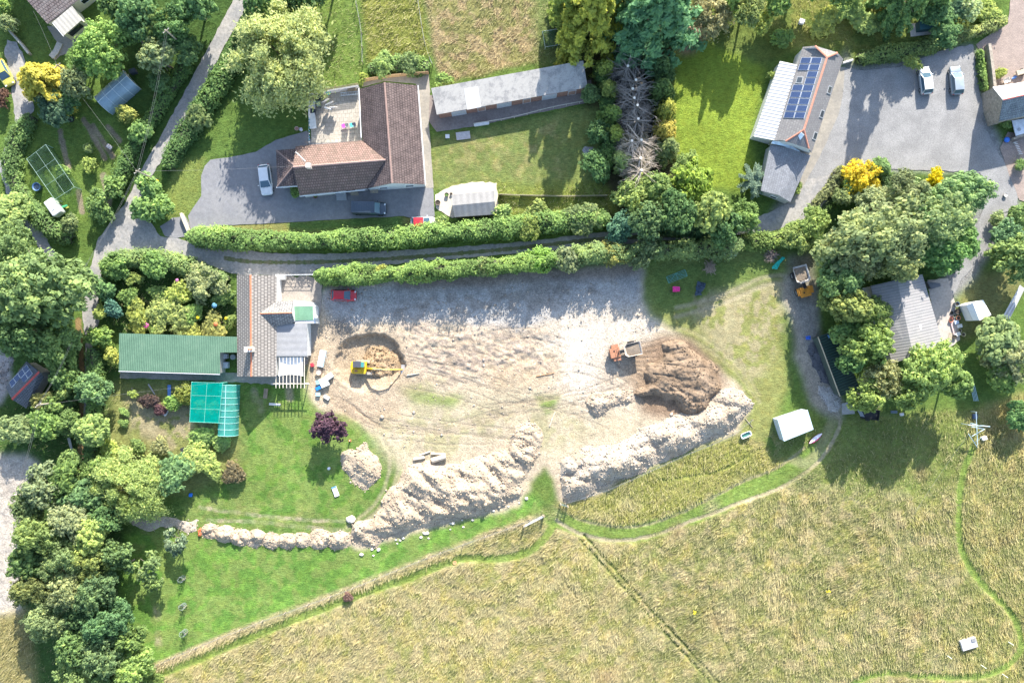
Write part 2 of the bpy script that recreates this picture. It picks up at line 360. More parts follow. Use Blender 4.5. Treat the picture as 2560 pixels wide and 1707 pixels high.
# mown and driven lines through the meadow
MOWN = [(2432, 1120), (2404, 1200), (2398, 1290), (2407, 1380), (2452, 1455), (2520, 1520), (2550, 1580), (2550, 1628), (2510, 1668), (2440, 1690), (2300, 1688), (2200, 1682), (2120, 1715), (2000, 1800)]
strip(MOWN, 17, (.14, .205, .045), 1, 0, 10, .12, .05, .9, .12, 5)
strip([(378, 1694), (640, 1588), (860, 1500), (1000, 1452), (1150, 1398), (1260, 1396), (1340, 1368), (1385, 1310)], 20, (.135, .20, .04), 1, 0, 10, .12, .04, .85, .12, 6)
strip([(1380, 1290), (1440, 1312), (1510, 1330), (1600, 1330), (1720, 1292), (1850, 1235), (1970, 1185), (2045, 1130)], 46, (.13, .20, .042), 1, 0, 12, .14, .05, .9, .08, 8)
strip([(1392, 1300), (1430, 1325), (1500, 1346), (1570, 1350), (1650, 1333), (1750, 1294), (1830, 1264), (1960, 1215), (2045, 1155), (2085, 1100), (2100, 1050), (2070, 1010)], 9, (.36, .30, .2), .2, .2, 0, .05, .03, .8, .06)
strip([(1420, 1283), (1470, 1305), (1560, 1318), (1640, 1305), (1740, 1265), (1850, 1208), (1950, 1165), (2010, 1120)], 7, (.33, .28, .17), .3, .2, 0, .05, .03, .6, .06)
for o in (0, 13): strip([(1447 + o, 1346 - o * .6), (1510 + o, 1412 - o * .6), (1600 + o, 1512 - o * .6), (1700 + o, 1622 - o * .6), (1790 + o, 1720 - o * .6)], 5.5, (.10, .135, .04), 1, 0, 2, .08, .03, 1, .25, 2)
strip([(1774, 1466), (1788, 1540), (1815, 1610), (1850, 1680)], 4, (.12, .15, .045), 1, 0, 4, .1, .03, .8, .2)
strip([(1422, 1462), (1450, 1503), (1482, 1530)], 4, (.14, .15, .05), 1, 0, 4, .1, .03, .8, .2)
strip([(1650, 1200), (1800, 1175), (1900, 1120)], 5, (.12, .16, .045), 1, 0, 4, .1, .03, .6, .15)
strip([(1985, 1150), (2010, 1160), (2045, 1130), (2080, 1060), (2100, 1010)], 26, (.25, .23, .13), .5, .1, 4, .06, .04, .6, .05, 10)
# building site
zone([(785, 770), (830, 715), (960, 705), (1200, 698), (1380, 684), (1500, 672), (1612, 668), (1606, 745), (1625, 785), (1655, 800), (1720, 850), (1795, 915), (1862, 972), (1882, 1020), (1845, 1085), (1680, 1140), (1480, 1240), (1400, 1256), (1388, 1200), (1358, 1160), (1335, 1190), (1300, 1262), (1100, 1315), (890, 1372), (866, 1345), (935, 1292), (985, 1232), (1008, 1180), (990, 1120), (925, 1078), (862, 1030), (800, 1025), (772, 990), (770, 880), (745, 850)], EARTH, 0, .6, 0, .05, .06, 2)
zone([(900, 1020), (1040, 985), (1300, 960), (1400, 985), (1480, 1040), (1620, 1040), (1660, 1050), (1500, 1100), (1400, 1150), (1345, 1150), (1250, 1060), (1140, 1160), (990, 1170), (950, 1120)], (.40, .34, .235), .3, .3, 2, .06, .04, 8, 1, .95)
zone([(920, 1030), (1200, 1020), (1460, 1040), (1450, 1090), (1330, 1130), (1250, 1080), (1120, 1150), (960, 1110)], (.27, .26, .13), .7, .1, 4, .06, .04, 8, 1, .6, 4)
zone([(805, 722), (960, 712), (1200, 700), (1380, 686), (1605, 670), (1600, 760), (1545, 775), (1400, 795), (1290, 830), (1120, 800), (1000, 812), (930, 805), (860, 830), (800, 760)], GRAV, 0, 1, 0, .05, .05, 3)
zone([(900, 775), (1100, 735), (1400, 700), (1560, 690), (1500, 740), (1300, 790), (1050, 800)], (.27, .235, .20), 0, 1, 0, .05, .06, 4, 1, .7, 12)
zone([(985, 690), (1280, 680), (1600, 655), (1600, 690), (1380, 704), (1200, 716), (990, 722)], (.25, .2, .16), .1, 1, 1, .1, .1, 3, 1, .9)
zone([(1370, 810), (1440, 775), (1560, 765), (1650, 780), (1650, 840), (1590, 870), (1590, 960), (1540, 985), (1390, 980), (1365, 900)], CHALK, 0, .35, 0, .05, .03, 12, 1, .92)
zone([(830, 1010), (900, 985), (1000, 1000), (1020, 1050), (900, 1060), (850, 1040)], (.45, .33, .23), 0, .4, 0, .05, .07, 5, 1, .6)
zone([(985, 965), (1050, 950), (1095, 985), (1165, 990), (1130, 1015), (1040, 1008)], (.16, .21, .06), 1, 0, 8, .1, .04, 3, 1, .9)
zone([(1335, 990), (1402, 985), (1395, 1012), (1365, 1035)], (.14, .2, .05), 1, 0, 8, .1, .04, 2, 1, .9)
zone([(1030, 955), (1100, 930), (1130, 950), (1060, 965)], (.17, .2, .07), 1, 0, 6, .1, .04, 3, 1, .6, 14)
for o in range(5):
    strip([(820, 950 + o * 9), (890, 1020 + o * 8), (980, 1052 + o * 7), (1100, 1062 + o * 6), (1250, 1022 + o * 6), (1420, 960 + o * 5)], 3.2, (.33, .255, .18), 0, .4, 0, .05, .03, .55, .06)
    strip([(1280 - o * 14, 960 + o * 3), (1100, 900 + o * 10), (1000 + o * 5, 880 + o * 8)], 3.2, (.34, .265, .19), 0, .4, 0, .05, .04, .55, .07)
    strip([(1455 + o * 6, 975), (1450 + o * 6, 1030), (1462 + o * 6, 1060 + o * 3)], 3, (.44, .37, .29), 0, .5, 0, .05, .03, .6, .07)
# field east of the site
zone([(1612, 668), (1700, 640), (1955, 620), (1968, 700), (1955, 830), (1968, 950), (1945, 1040), (1910, 1100), (1845, 1085), (1882, 1020), (1862, 972), (1795, 915), (1720, 850), (1655, 800), (1625, 785)], (.195, .205, .07), 1, .05, 10, .1, .05, 4)
zone([(1612, 662), (1960, 625), (1960, 700), (1800, 745), (1650, 790), (1625, 770)], (.095, .145, .038), 1, 0, 12, .14, .05, 5, 1, .9)  # shaded top of the field: shade put into a deeper green
zone([(1720, 740), (1960, 700), (1955, 850), (1890, 960), (1780, 880)], (.32, .27, .17), .4, .2, 2, .06, .04, 5, 1, .7, 23)
for o in (0, 22): strip([(1690, 770 + o), (1800, 740 + o), (1920, 690 + o), (2000, 700 + o)], 10, (.36, .31, .21), .2, .2, 0, .05, .03, .5, .03, 6)
for o in (0, 20): strip([(1640, 815 + o), (1730, 830 + o), (1830, 900 + o), (1900, 985 + o)], 9, (.33, .29, .17), .3, .2, 0, .05, .03, .4, .03, 6)
zone([(1962, 690), (2035, 700), (2048, 850), (2105, 1000), (2108, 1040), (2070, 1042), (2035, 1015), (1992, 900), (1982, 800), (1950, 740)], (.33, .29, .235), .1, .8, 0, .05, .05, 3)
zone([(1975, 720), (2040, 720), (2050, 850), (2060, 900), (2010, 860)], (.25, .24, .22), .1, 1, 0, .05, .05, 3, 1, .8)
zone([(1968, 640), (2030, 640), (2040, 760), (1970, 750)], (.22, .2, .16), .2, .6, 0, .05, .05, 3, 1, .8)
# stony ground to the west
zone([(-40, 1138), (70, 1140), (98, 1165), (62, 1260), (45, 1330), (62, 1450), (48, 1560), (-40, 1540)], (.45, .395, .335), 0, .9, 0, .05, .1, 3)
zone([(-40, 860), (25, 890), (30, 960), (0, 1010), (-40, 1010)], (.36, .33, .32), 0, 1, 0, .05, .12, 2)
zone([(-40, 1540), (70, 1520), (90, 1707), (90, 1760), (-40, 1760)], (.21, .19, .08), 1, 0, 30, .4, .1, 4)
strip([(195, 800), (202, 900), (206, 1010), (200, 1200)], 15, (.28, .17, .09), .3, .3, 3, .1, .05, .75)
# verges of paths and yards
zone([(2420, 690), (2390, 760), (2395, 850), (2470, 830), (2560, 720), (2560, 660), (2470, 680)], (.15, .155, .06), 1, .1, 12, .15, .05, 4)
zone([(2110, 110), (2130, 165), (2280, 150), (2440, 110), (2460, 250), (2480, 300), (2545, 440), (2545, 540), (2440, 690), (2380, 750), (2340, 740), (2400, 600), (2460, 500), (2440, 430), (2100, 430), (2070, 500), (1960, 570), (1900, 580), (1950, 500), (2010, 430), (2060, 330), (2110, 230)], (.24, .235, .225), .05, .6, 0, .05, .02, 3)
for p in ((2160, 255), (2150, 300), (2100, 300), (2250, 215)): strip([p, (p[0] + 40, p[1] + 15)], 34, (.2, .215, .11), .6, .3, 2, .06, .03, .45, 0, 30)
GH += AMP * (fbm(GX / .9, GY / .9, 3, 4) - .5) * 2.2 + AMP * .8 * (vnoise(GX / 4, GY / 4, 8) - .5)
zone([(1575, 880), (1640, 840), (1720, 845), (1800, 915), (1812, 960), (1775, 1045), (1700, 1050), (1600, 1035), (1585, 980), (1560, 930)], (.24, .165, .11), 0, .5, 0, .05, .06, 4)
zone([(1500, 900), (1600, 880), (1650, 930), (1600, 980), (1500, 970)], (.34, .255, .175), 0, .5, 0, .05, .05, 8, 1, .7)
for k in range(9): strip([(1520 + k * 3, 905 + (k - 4) * 3), (1600, 905 + (k - 4) * 11), (1680, 910 + (k - 4) * 17)], 2.4, (.21, .145, .095), 0, .5, 0, .05, .03, .7, .07)
# the dug pit
e = np.sqrt(((U - 925) / 90) ** 2 + ((Vp - 908) / 78) ** 2) + .14 * (fbm(U / 40, Vp / 40, 4, 2) - .5) + .16 * (fbm(U / 13, Vp / 13, 7, 4) - .5)
wall = np.clip((1.0 - e) / .13, 0, 1); wall = wall * wall * (3 - 2 * wall)
fade = np.clip((990 - Vp) / 70, 0, 1) * np.clip((U - 800) / 70, 0, 1)
PIT = 1.05 * wall * fade; GH -= PIT
lay(np.clip(wall * fade * 1.2, 0, 1).astype(np.float32), (.38, .285, .18), 0, .5, 0, .05, .09)
rim = np.clip(1 - np.abs(e - .94) / .1, 0, 1) * np.clip(fade * 1.5, 0, 1); lay((rim * .8).astype(np.float32), (.24, .185, .14), 0, .7, 0, .05, .1)
zone([(835, 790), (868, 800), (885, 830), (870, 850), (840, 850), (822, 820)], (.20, .175, .15), 0, .9, 0, .05, .1, 3, 1, .9)
zone([(770, 840), (840, 830), (1040, 830), (1060, 930), (1000, 1000), (860, 1020), (770, 1000)], (.40, .31, .215), 0, .5, 0, .05, .07, 8, 1, .75)
zone([(1000, 800), (1300, 820), (1400, 900), (1250, 940), (1040, 980)], (.36, .28, .205), 0, .6, 0, .05, .07, 6, 1, .7, 57)
zone([(1200, 900), (1420, 880), (1400, 960), (1230, 970)], (.42, .315, .20), 0, .4, 0, .05, .05, 6, 1, .7)
for k in range(9): strip([(800 + k * 7, 985 + k * 6), (860 + k * 9, 1000 + k * 8), (905 + k * 8, 1040 + k * 4)], 2.6, (.30, .225, .155), 0, .5, 0, .05, .03, .6, .06)
# rutted, dug-over ground on the site
rough = np.clip(blur(inside([(1000, 800), (1280, 830), (1400, 830), (1380, 930), (1250, 930), (1100, 960), (1030, 900)], U, Vp), 8), 0, 1)
rid = np.abs(fbm((U * .8 + Vp * .45) / 26, (Vp * .8 - U * .4) / 11, 9, 4) - .5) * 2
r2 = fbm(U / 30, Vp / 22, 29, 5) - .5; r3 = np.abs(fbm((U + Vp * .3) / 34, (Vp - U * .25) / 16, 35, 4) - .5) * 2
r4 = fbm(U / 9, Vp / 9, 51, 4) - .5; GH += rough * (r2 * .55 + np.minimum(rid, .2) * .3 - r3 * .16 + r4 * .26 - .03); lay((rough * np.clip(1.1 - r3 * 3.2, 0, .75)).astype(np.float32), (.38, .30, .24), 0, .6, 0, .05, .06)
rg_ = random.Random(77)
for k in range(11):                                          # wheel and crawler tracks over the bare ground
    x0, y0 = rg_.uniform(960, 1500), rg_.uniform(820, 1080); a_ = -.06 + rg_.gauss(0, .13); ln = rg_.uniform(160, 380); cv = rg_.gauss(0, .18); c_ = rg_.uniform(.72, .9)
    if y0 > 1040 and x0 > 1150: y0 -= 60
    pts_ = [(x0 + ln * t * math.cos(a_ + cv * t), y0 + ln * t * math.sin(a_ + cv * t)) for t in (0, .25, .5, .75, 1)]
    pts_ = [(min(1570, max(890, p[0])), min(1085, max(800, p[1]))) for p in pts_]
    for o_ in (0, 26): strip([(p[0] - o_ * math.sin(a_), p[1] + o_ * math.cos(a_)) for p in pts_], 3.5, (.36 * c_, .285 * c_, .205 * c_), 0, .5, 0, .05, .03, .5, .05, 2)
for k in range(70):                                          # docks, thistles and flattened patches in the meadow
    x0, y0 = rg_.uniform(1300, 2540), rg_.uniform(1180, 1700); r_ = rg_.uniform(8, 30)
    zone([(x0 + r_ * rg_.uniform(.6, 1.3) * math.cos(i_ * .63), y0 + r_ * rg_.uniform(.5, 1) * math.sin(i_ * .63)) for i_ in range(10)], rg_.choice(((.13, .155, .06), (.17, .185, .055), (.24, .17, .095), (.38, .32, .2))), 1, 0, 40, .4, .1, 4, 1, .6)
FLAT = []
def gz(px, py):
    x, y = PX(px, py); i = int(round((x - gx[0]) / GS)); j = int(round((y - gy[0]) / GS))
    if 0 <= i < nx and 0 <= j < ny: return float(GH[i, j])
    return 0.0
def flatten(poly, z=-.045, grow=5):
    xs = [p[0] for p in poly]; ys = [p[1] for p in poly]; q = grow
    sel = (U > min(xs) - q) & (U < max(xs) + q) & (Vp > min(ys) - q) & (Vp < max(ys) + q)
    m = inside(poly, U[sel], Vp[sel]); d = dist_line(poly, U[sel], Vp[sel], True); m = m | (d < grow)
    a = GH[sel]; a[m] = z; GH[sel] = a; t = TD[sel]; t[inside(poly, U[sel], Vp[sel]) | (d < 1.5)] = 0; TD[sel] = t
def organic(poly, jit=2.0, step=9, seed=1):
    out = []; n = len(poly); r = random.Random(seed)
    for i in range(n):
        a, b = poly[i], poly[(i + 1) % n]; l = math.hypot(b[0] - a[0], b[1] - a[1]); k = max(1, int(l / step))
        for j in range(k):
            t = j / k; x = a[0] + (b[0] - a[0]) * t; y = a[1] + (b[1] - a[1]) * t
            if 0 < j: x += r.uniform(-jit, jit); y += r.uniform(-jit, jit)
            out.append((x, y))
    return out
def sheet(name, poly, mat, z=.02, jit=2.0, step=9, seed=1, label=None, kind='structure', grow=5):
    flatten(poly, -.045, grow); q = organic(poly, jit, step, seed) if jit else poly
    pts = [P(p[0], p[1], 0) + Vector((0, 0, z)) for p in q]; m = MB()
    tris = tessellate_polygon([pts]); V = pts + [p - Vector((0, 0, .12)) for p in pts]; k = len(pts)
    F = []
    for t in tris:
        a, b, c = t
        if (pts[b] - pts[a]).cross(pts[c] - pts[a]).z < 0: b, c = c, b
        F.append((a, b, c))
    F += [(i, k + i, k + (i + 1) % k, (i + 1) % k) for i in range(k)]
    m.add(V, F); o = m.build(name, mat); o['kind'] = kind
    if label: o['label'] = label
    return o
ASPH = M_sheet((.185, .185, .194), (.218, .214, .216), .3, 1.6, .15, .06)
ROADM = M_sheet((.245, .235, .225), (.33, .31, .285), .6, 3, .22, .2)
LANEM = M_sheet((.23, .225, .22), (.31, .29, .265), .5, 2.5, .28, .25)
GRAVM = M_sheet((.205, .20, .195), (.265, .258, .25), .35, 6, .3, .5)
CONC = M_sheet((.30, .27, .225), (.24, .22, .19), .5, 3, .16, .15)
APRON = M_sheet((.20, .165, .15), (.235, .20, .18), .5, 3, .2, .15)
WHITEPAD = M_sheet((.55, .49, .40), (.47, .42, .34), .6, 4, .18, .2)
BRICKP = M_tile((.27, .215, .185), (.305, .24, .205), .1, .4, .2, .02, gap=.75, bmp=.2)
PAVE = M_tile((.36, .325, .275), (.40, .36, .305), .05, .62, .62, .035, gap=.72, bmp=.3)
EDGE_L = [(583, -60), (583, 0), (520, 120), (466, 220), (405, 335), (352, 427), (315, 505), (280, 550), (242, 604), (229, 662), (196, 720), (206, 790), (214, 855), (212, 925), (210, 1015), (209, 1130), (207, 1210)]
EDGE_R = [(222, 1210), (224, 1130), (224, 1015), (226, 925), (230, 870), (232, 845), (249, 800), (246, 755), (256, 700), (252, 668), (282, 642), (340, 628), (408, 631), (470, 645), (530, 665), (580, 684), (640, 688), (700, 688), (784, 687), (790, 672), (967, 662), (1120, 648), (1280, 635), (1525, 616), (1661, 602), (1797, 592), (1870, 586), (1921, 580), (1950, 575), (2010, 552), (2051, 522), (2075, 488), (2096, 452), (2125, 420),
          (2040, 420), (2008, 432), (2000, 468), (1972, 508), (1920, 533), (1852, 556), (1743, 572), (1634, 573), (1525, 579), (1280, 607), (1048, 624), (803, 635), (700, 634), (640, 629), (520, 612), (463, 602), (433, 594), (400, 590), (380, 560), (350, 525), (346, 508), (360, 470), (388, 427), (440, 335), (503, 225), (556, 125), (626, 0), (650, -60)]
sheet('road', EDGE_L + EDGE_R, LANEM, .012, 1.6, 10, 3)
strip_pts = [(560, 645), (640, 655), (800, 655), (1000, 645), (1280, 622), (1500, 598), (1700, 588)]
tri = MB(); sp = smooth_line(strip_pts, 6); rr = random.Random(5)
for i in range(len(sp) - 1):
    (x1, y1), (x2, y2) = sp[i], sp[i + 1]; h1 = rr.uniform(3.5, 6); a = P(x1, y1 - h1); b = P(x1, y1 + h1); c = P(x2, y2 + h1); d = P(x2, y2 - h1)
    tri.face([q + Vector((0, 0, .018)) for q in (b, c, d, a)])
o = tri.build('lane_grass_strip', M_sheet((.10, .13, .05), (.16, .15, .09), 1, 6, .4, .5)); o['kind'] = 'structure'
sheet('lane_track', [(18, 100), (42, 105), (62, 150), (74, 215), (86, 270), (60, 330), (32, 395), (24, 440), (45, 490), (98, 565), (140, 640), (118, 650), (70, 575), (22, 500), (4, 440), (-6, 420), (8, 380), (40, 320), (30, 240), (26, 180), (10, 130)], LANEM, .013, 2, 9, 8)
sheet('driveway', [(503, 440), (512, 415), (526, 400), (572, 394), (640, 380), (690, 350), (768, 327), (778, 352), (800, 357), (905, 352), (920, 470), (1060, 465), (1083, 472), (1087, 541), (1030, 546), (1008, 540), (720, 556), (640, 560), (556, 564), (478, 580), (470, 540), (484, 518), (503, 491)], ASPH, .02, .8, 14, 4)
sheet('driveway_mouth', [(400, 566), (430, 545), (463, 540), (474, 560), (474, 590), (440, 596), (412, 590)], ASPH, .026, 1, 8, 5)
sheet('courtyard', [(2108, 168), (2150, 176), (2250, 168), (2300, 146), (2360, 126), (2432, 112), (2442, 180), (2450, 240), (2462, 262), (2455, 300), (2500, 392), (2542, 440), (2544, 522), (2497, 536), (2492, 580), (2437, 664), (2400, 702), (2380, 745), (2350, 735), (2383, 691), (2430, 596), (2466, 498), (2450, 432), (2300, 425), (2125, 424), (2020, 448), (2060, 330), (2108, 230)], GRAVM, .020, 2, 9, 6)
sheet('brick_yard', [(2440, 112), (2462, 95), (2520, 60), (2530, -40), (2640, -40), (2640, 240), (2478, 232), (2466, 150)], BRICKP, .024, 1, 12, 9)
sheet('patio_paving', [(776, 240), (900, 219), (906, 352), (800, 358), (778, 356)], PAVE, .04, 0)
sheet('house_path', [(1046, 214), (1075, 226), (1072, 300), (1084, 470), (1060, 470), (1052, 330)], CONC, .03, .6, 12, 7)
sheet('terrace_strip', [(905, 198), (1072, 186), (1076, 232), (1044, 236), (1040, 210), (960, 203), (905, 218)], CONC, .026, .6, 12, 7)
sheet('shed_apron', [(1070, 240), (1095, 235), (1478, 200), (1482, 254), (1280, 296), (1186, 316), (1092, 330), (1070, 300)], APRON, .022, .8, 12, 11)
sheet('shed_pad', [(1088, 487), (1130, 465), (1180, 455), (1242, 457), (1248, 540), (1130, 545), (1090, 520)], WHITEPAD, .03, 2, 8, 12)
sheet('barn_path', [(2070, 170), (2112, 168), (2107, 240), (2094, 292), (2048, 395), (2016, 452), (1986, 510), (1962, 506), (1990, 400), (2040, 300)], CONC, .03, 1, 10, 13)
sheet('barn_yard', [(2318, 700), (2370, 695), (2388, 760), (2400, 850), (2370, 872), (2355, 860), (2330, 770)], M_sheet((.44, .39, .34), (.38, .34, .30), .5, 3, .18, .15), .022, 1.5, 9, 14)
sheet('cottage_yard', [(692, 690), (790, 692), (806, 715), (800, 790), (790, 850), (770, 900), (745, 960), (690, 962)], M_sheet((.33, .285, .24), (.25, .225, .20), .6, 3.5, .22, .25), .022, 3, 9, 15)
sheet('cottage_path', [(300, 928), (600, 932), (690, 940), (690, 962), (600, 956), (480, 950), (300, 945)], M_sheet((.28, .26, .23), (.22, .22, .18), .8, 4, .25, .3), .020, 2, 9, 16)
sheet('sunroom_path', [(118, 66), (205, 60), (232, 70), (205, 110), (185, 130), (150, 140), (140, 150), (128, 146), (150, 118)], CONC, .022, 1.5, 8, 17)
sheet('brick_path', [(2520, 330), (2560, 335), (2640, 340), (2640, 520), (2548, 500), (2520, 430), (2500, 370)], BRICKP, .028, 1, 10, 18)
sheet('concrete_ramp', [(2104, 1008), (2134, 1002), (2137, 1034), (2105, 1036)], M_sheet((.36, .35, .34), (.30, .28, .25), 1.2, 4, .2, .15), .05, 0)
def finish_ground():
    # coarse rings carry the same sheet out to the far distance
    ox = np.array([-900, -500, -280, -170, -120, -95.]); ex = np.concatenate([ox, gx, -ox[::-1]]); ey = np.concatenate([ox * 1.0, gy, -ox[::-1]])
    ey = np.sort(np.concatenate([[-900, -500, -280, -170, -110, -75.], gy, [75., 110, 170, 280, 500, 900]]))
    k = 6; A = lambda a: np.pad(a, ((k, k), (k, k)) + (((0, 0),) if a.ndim == 3 else ()), mode='edge')
    Z = np.pad(GH, ((k, k), (k, k)), mode='constant')
    XX, YY = np.meshgrid(ex, ey, indexing='ij'); n1, n2 = XX.shape
    V = np.stack([XX, YY, Z], -1).reshape(-1, 3); idx = np.arange(n1 * n2).reshape(n1, n2)
    F = np.stack([idx[:-1, :-1], idx[1:, :-1], idx[1:, 1:], idx[:-1, 1:]], -1).reshape(-1, 4)
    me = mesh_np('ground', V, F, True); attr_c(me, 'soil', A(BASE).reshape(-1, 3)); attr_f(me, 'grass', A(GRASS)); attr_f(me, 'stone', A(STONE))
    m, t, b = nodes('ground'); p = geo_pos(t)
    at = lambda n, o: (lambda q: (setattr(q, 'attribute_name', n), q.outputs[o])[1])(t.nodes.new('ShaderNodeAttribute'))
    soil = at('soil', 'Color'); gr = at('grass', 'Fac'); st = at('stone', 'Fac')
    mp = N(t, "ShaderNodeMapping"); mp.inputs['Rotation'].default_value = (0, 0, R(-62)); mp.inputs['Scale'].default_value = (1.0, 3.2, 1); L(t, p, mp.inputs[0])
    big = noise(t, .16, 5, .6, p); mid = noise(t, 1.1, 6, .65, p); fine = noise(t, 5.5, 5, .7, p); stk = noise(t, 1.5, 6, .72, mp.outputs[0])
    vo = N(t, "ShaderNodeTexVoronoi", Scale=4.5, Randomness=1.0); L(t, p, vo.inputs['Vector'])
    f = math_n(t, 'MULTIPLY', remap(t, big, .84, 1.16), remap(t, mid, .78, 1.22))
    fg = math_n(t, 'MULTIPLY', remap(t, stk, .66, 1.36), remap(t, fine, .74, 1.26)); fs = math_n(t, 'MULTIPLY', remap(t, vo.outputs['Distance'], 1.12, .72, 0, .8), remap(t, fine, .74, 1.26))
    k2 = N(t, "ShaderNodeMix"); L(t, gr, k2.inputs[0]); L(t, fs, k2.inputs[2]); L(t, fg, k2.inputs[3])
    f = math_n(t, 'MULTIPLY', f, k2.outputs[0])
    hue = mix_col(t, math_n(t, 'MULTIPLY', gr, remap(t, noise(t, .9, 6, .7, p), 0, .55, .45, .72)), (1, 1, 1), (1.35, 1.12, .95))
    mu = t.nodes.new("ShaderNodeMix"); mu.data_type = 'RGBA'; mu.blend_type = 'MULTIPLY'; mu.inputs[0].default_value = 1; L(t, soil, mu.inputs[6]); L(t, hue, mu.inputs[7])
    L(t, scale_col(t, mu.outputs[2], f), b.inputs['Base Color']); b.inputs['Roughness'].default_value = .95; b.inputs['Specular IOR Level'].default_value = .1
    hh = math_n(t, 'ADD', math_n(t, 'MULTIPLY', fine, .5), math_n(t, 'MULTIPLY', k2.outputs[0], .6)); bump(t, b, hh, .8, .12)
    me.materials.append(m); o = bpy.data.objects.new('ground', me); COL.objects.link(o); o['kind'] = 'structure'
def tufts():
    """standing grass over the ground: many blades, one mass"""
    rng = np.random.RandomState(11); den = TD * 1.0; vis = (np.abs(GX) < 80) & (GY > -54) & (GY < 56); den = den * vis
    lam = np.clip(np.nan_to_num(den), 0, None) * GS * GS * 1.0; cnt = rng.poisson(lam); ii, jj = np.nonzero(cnt); rep = cnt[ii, jj]; ii = np.repeat(ii, rep); jj = np.repeat(jj, rep); n = len(ii)
    x = gx[ii] + rng.uniform(-.5, .5, n) * GS; y = gy[jj] + rng.uniform(-.5, .5, n) * GS; z = GH[ii, jj] - .03
    h = TH[ii, jj] * .62 * rng.uniform(.5, 1.4, n) * (.6 + .9 * fbm(x / 2.2, y / 2.2, 13)); a = rng.uniform(0, 2 * np.pi, n)
    swirl = R(232) + 2.2 * (fbm(x / 9, y / 9, 17, 2) - .5) + rng.normal(0, .6, n); lean = rng.uniform(1.0, 2.6, n)
    dx = np.cos(swirl) * lean * h; dy = np.sin(swirl) * lean * h; wd = (.018 + .085 * h) * rng.uniform(.6, 1.4, n); wx = np.cos(a) * wd; wy = np.sin(a) * wd
    B = np.stack([np.stack([x - wx, y - wy, z], -1), np.stack([x + wx, y + wy, z], -1), np.stack([x + dx + wx * .5, y + dy + wy * .5, z + h], -1), np.stack([x + dx - wx * .5, y + dy - wy * .5, z + h], -1)], 1)
    c = BASE[ii, jj] * rng.uniform(1.0, 1.75, n)[:, None]; dry = (rng.rand(n) < .25 + .3 * fbm(x / 3, y / 3, 19)) & (TH[ii, jj] > .25)
    c[dry] = c[dry] * .4 + np.array([.37, .325, .18]) * rng.uniform(.7, 1.3, dry.sum())[:, None] * .8
    me = mesh_np('grass', B.reshape(-1, 3), np.arange(4 * n).reshape(n, 4)); attr_c(me, 'blade', np.repeat(c, 4, 0))
    m, t, b = nodes('grass_blades'); at = t.nodes.new('ShaderNodeAttribute'); at.attribute_name = 'blade'; L(t, at.outputs[0], b.inputs['Base Color']); b.inputs['Roughness'].default_value = .8; b.inputs['Specular IOR Level'].default_value = .15
    tl = N(t, "ShaderNodeBsdfTranslucent"); L(t, at.outputs[0], tl.inputs[0]); mx = N(t, "ShaderNodeMixShader"); mx.inputs[0].default_value = .35
    L(t, b.outputs[0], mx.inputs[1]); L(t, tl.outputs[0], mx.inputs[2]); L(t, mx.outputs[0], t.nodes['Material Output'].inputs[0])
    me.materials.append(m); o = bpy.data.objects.new('grass', me); COL.objects.link(o); o['kind'] = 'stuff'; o['label'] = 'rough grass standing over the meadow, lawns and verges'
# ------------------------------------------------------------------ buildings
def Q(l): return [P(*q) for q in l]
def ang(a, b):
    a = P(*a); b = P(*b); return math.atan2(b.y - a.y, b.x - a.x)
def roof(par, name, faces, mat, t=.14):
    m = MB()
    for f in faces: m.slab([q if isinstance(q, Vector) else P(*q) for q in f], t)
    return m.build(name, mat, par, world=True)
def plane_pt(px, py, tri):
    a, b, c = [P(*q) for q in tri]; n = (b - a).cross(c - a); o = Vector((0, 0, H)); d = P(px, py, 0) - o
    return o + d * (n.dot(a - o) / n.dot(d)), (n if n.z > 0 else -n).normalized()
def shell(par, pts, mat, inset=.28, drop=.12, name='wall'):
    v = Q(pts); c = sum(v, Vector()) / len(v); m = MB(); out = []
    for p in v:
        d = Vector((c.x - p.x, c.y - p.y, 0)); q = p + d.normalized() * inset * 1.3; out.append(Vector((q.x, q.y, p.z - drop)))
    k = len(out)
    for i in range(k):
        a, b = out[i], out[(i + 1) % k]
        m.face([Vector((a.x, a.y, -.15)), Vector((b.x, b.y, -.15)), b, a])
    m.build(name, mat, par, world=True); return out, c
def opening(par, A, B, c, t, z, wd, h, kind='window', fm=None, pane=None):
    d = (B - A); d.z = 0; u = d.normalized(); n = Vector((u.y, -u.x, 0)); mid = A + d * t
    if n.dot(mid - c) < 0: n = -n
    ctr = Vector((mid.x, mid.y, z)) + n * .03; rz = math.atan2(u.y, u.x)
    f = MB(); e = .07
    for dx, dz, sx, sz in ((0, h / 2 - e / 2, wd, e), (0, -h / 2 + e / 2, wd, e), (-wd / 2 + e / 2, 0, e, h - 2 * e), (wd / 2 - e / 2, 0, e, h - 2 * e)):
        f.box(ctr + u * dx + Vector((0, 0, dz)), (sx, .1, sz), rz)
    o = f.build(kind, fm or M((.78, .78, .76), .5), par, world=True)
    g = MB(); g.box(ctr, (wd - 2 * e, .04, h - 2 * e), rz); g.build('pane' if kind == 'window' else 'door_panel', pane or M_glass(), o, world=True)
    return o
def ridge_line(par, name, a, b, r, mat, up=.06):
    m = MB(); A = P(*a) + Vector((0, 0, up)); B = P(*b) + Vector((0, 0, up)); d = (B - A).normalized(); s = d.cross(Vector((0, 0, 1))).normalized() * r
    pts = [A - s - Vector((0, 0, .07)), A, A + s - Vector((0, 0, .07))]; pts2 = [p + (B - A) for p in pts]
    m.face([pts[0], pts[1], pts2[1], pts2[0]]); m.face([pts[1], pts[2], pts2[2], pts2[1]]); m.face(pts); m.face(pts2[::-1])
    return m.build(name, mat, par, world=True)
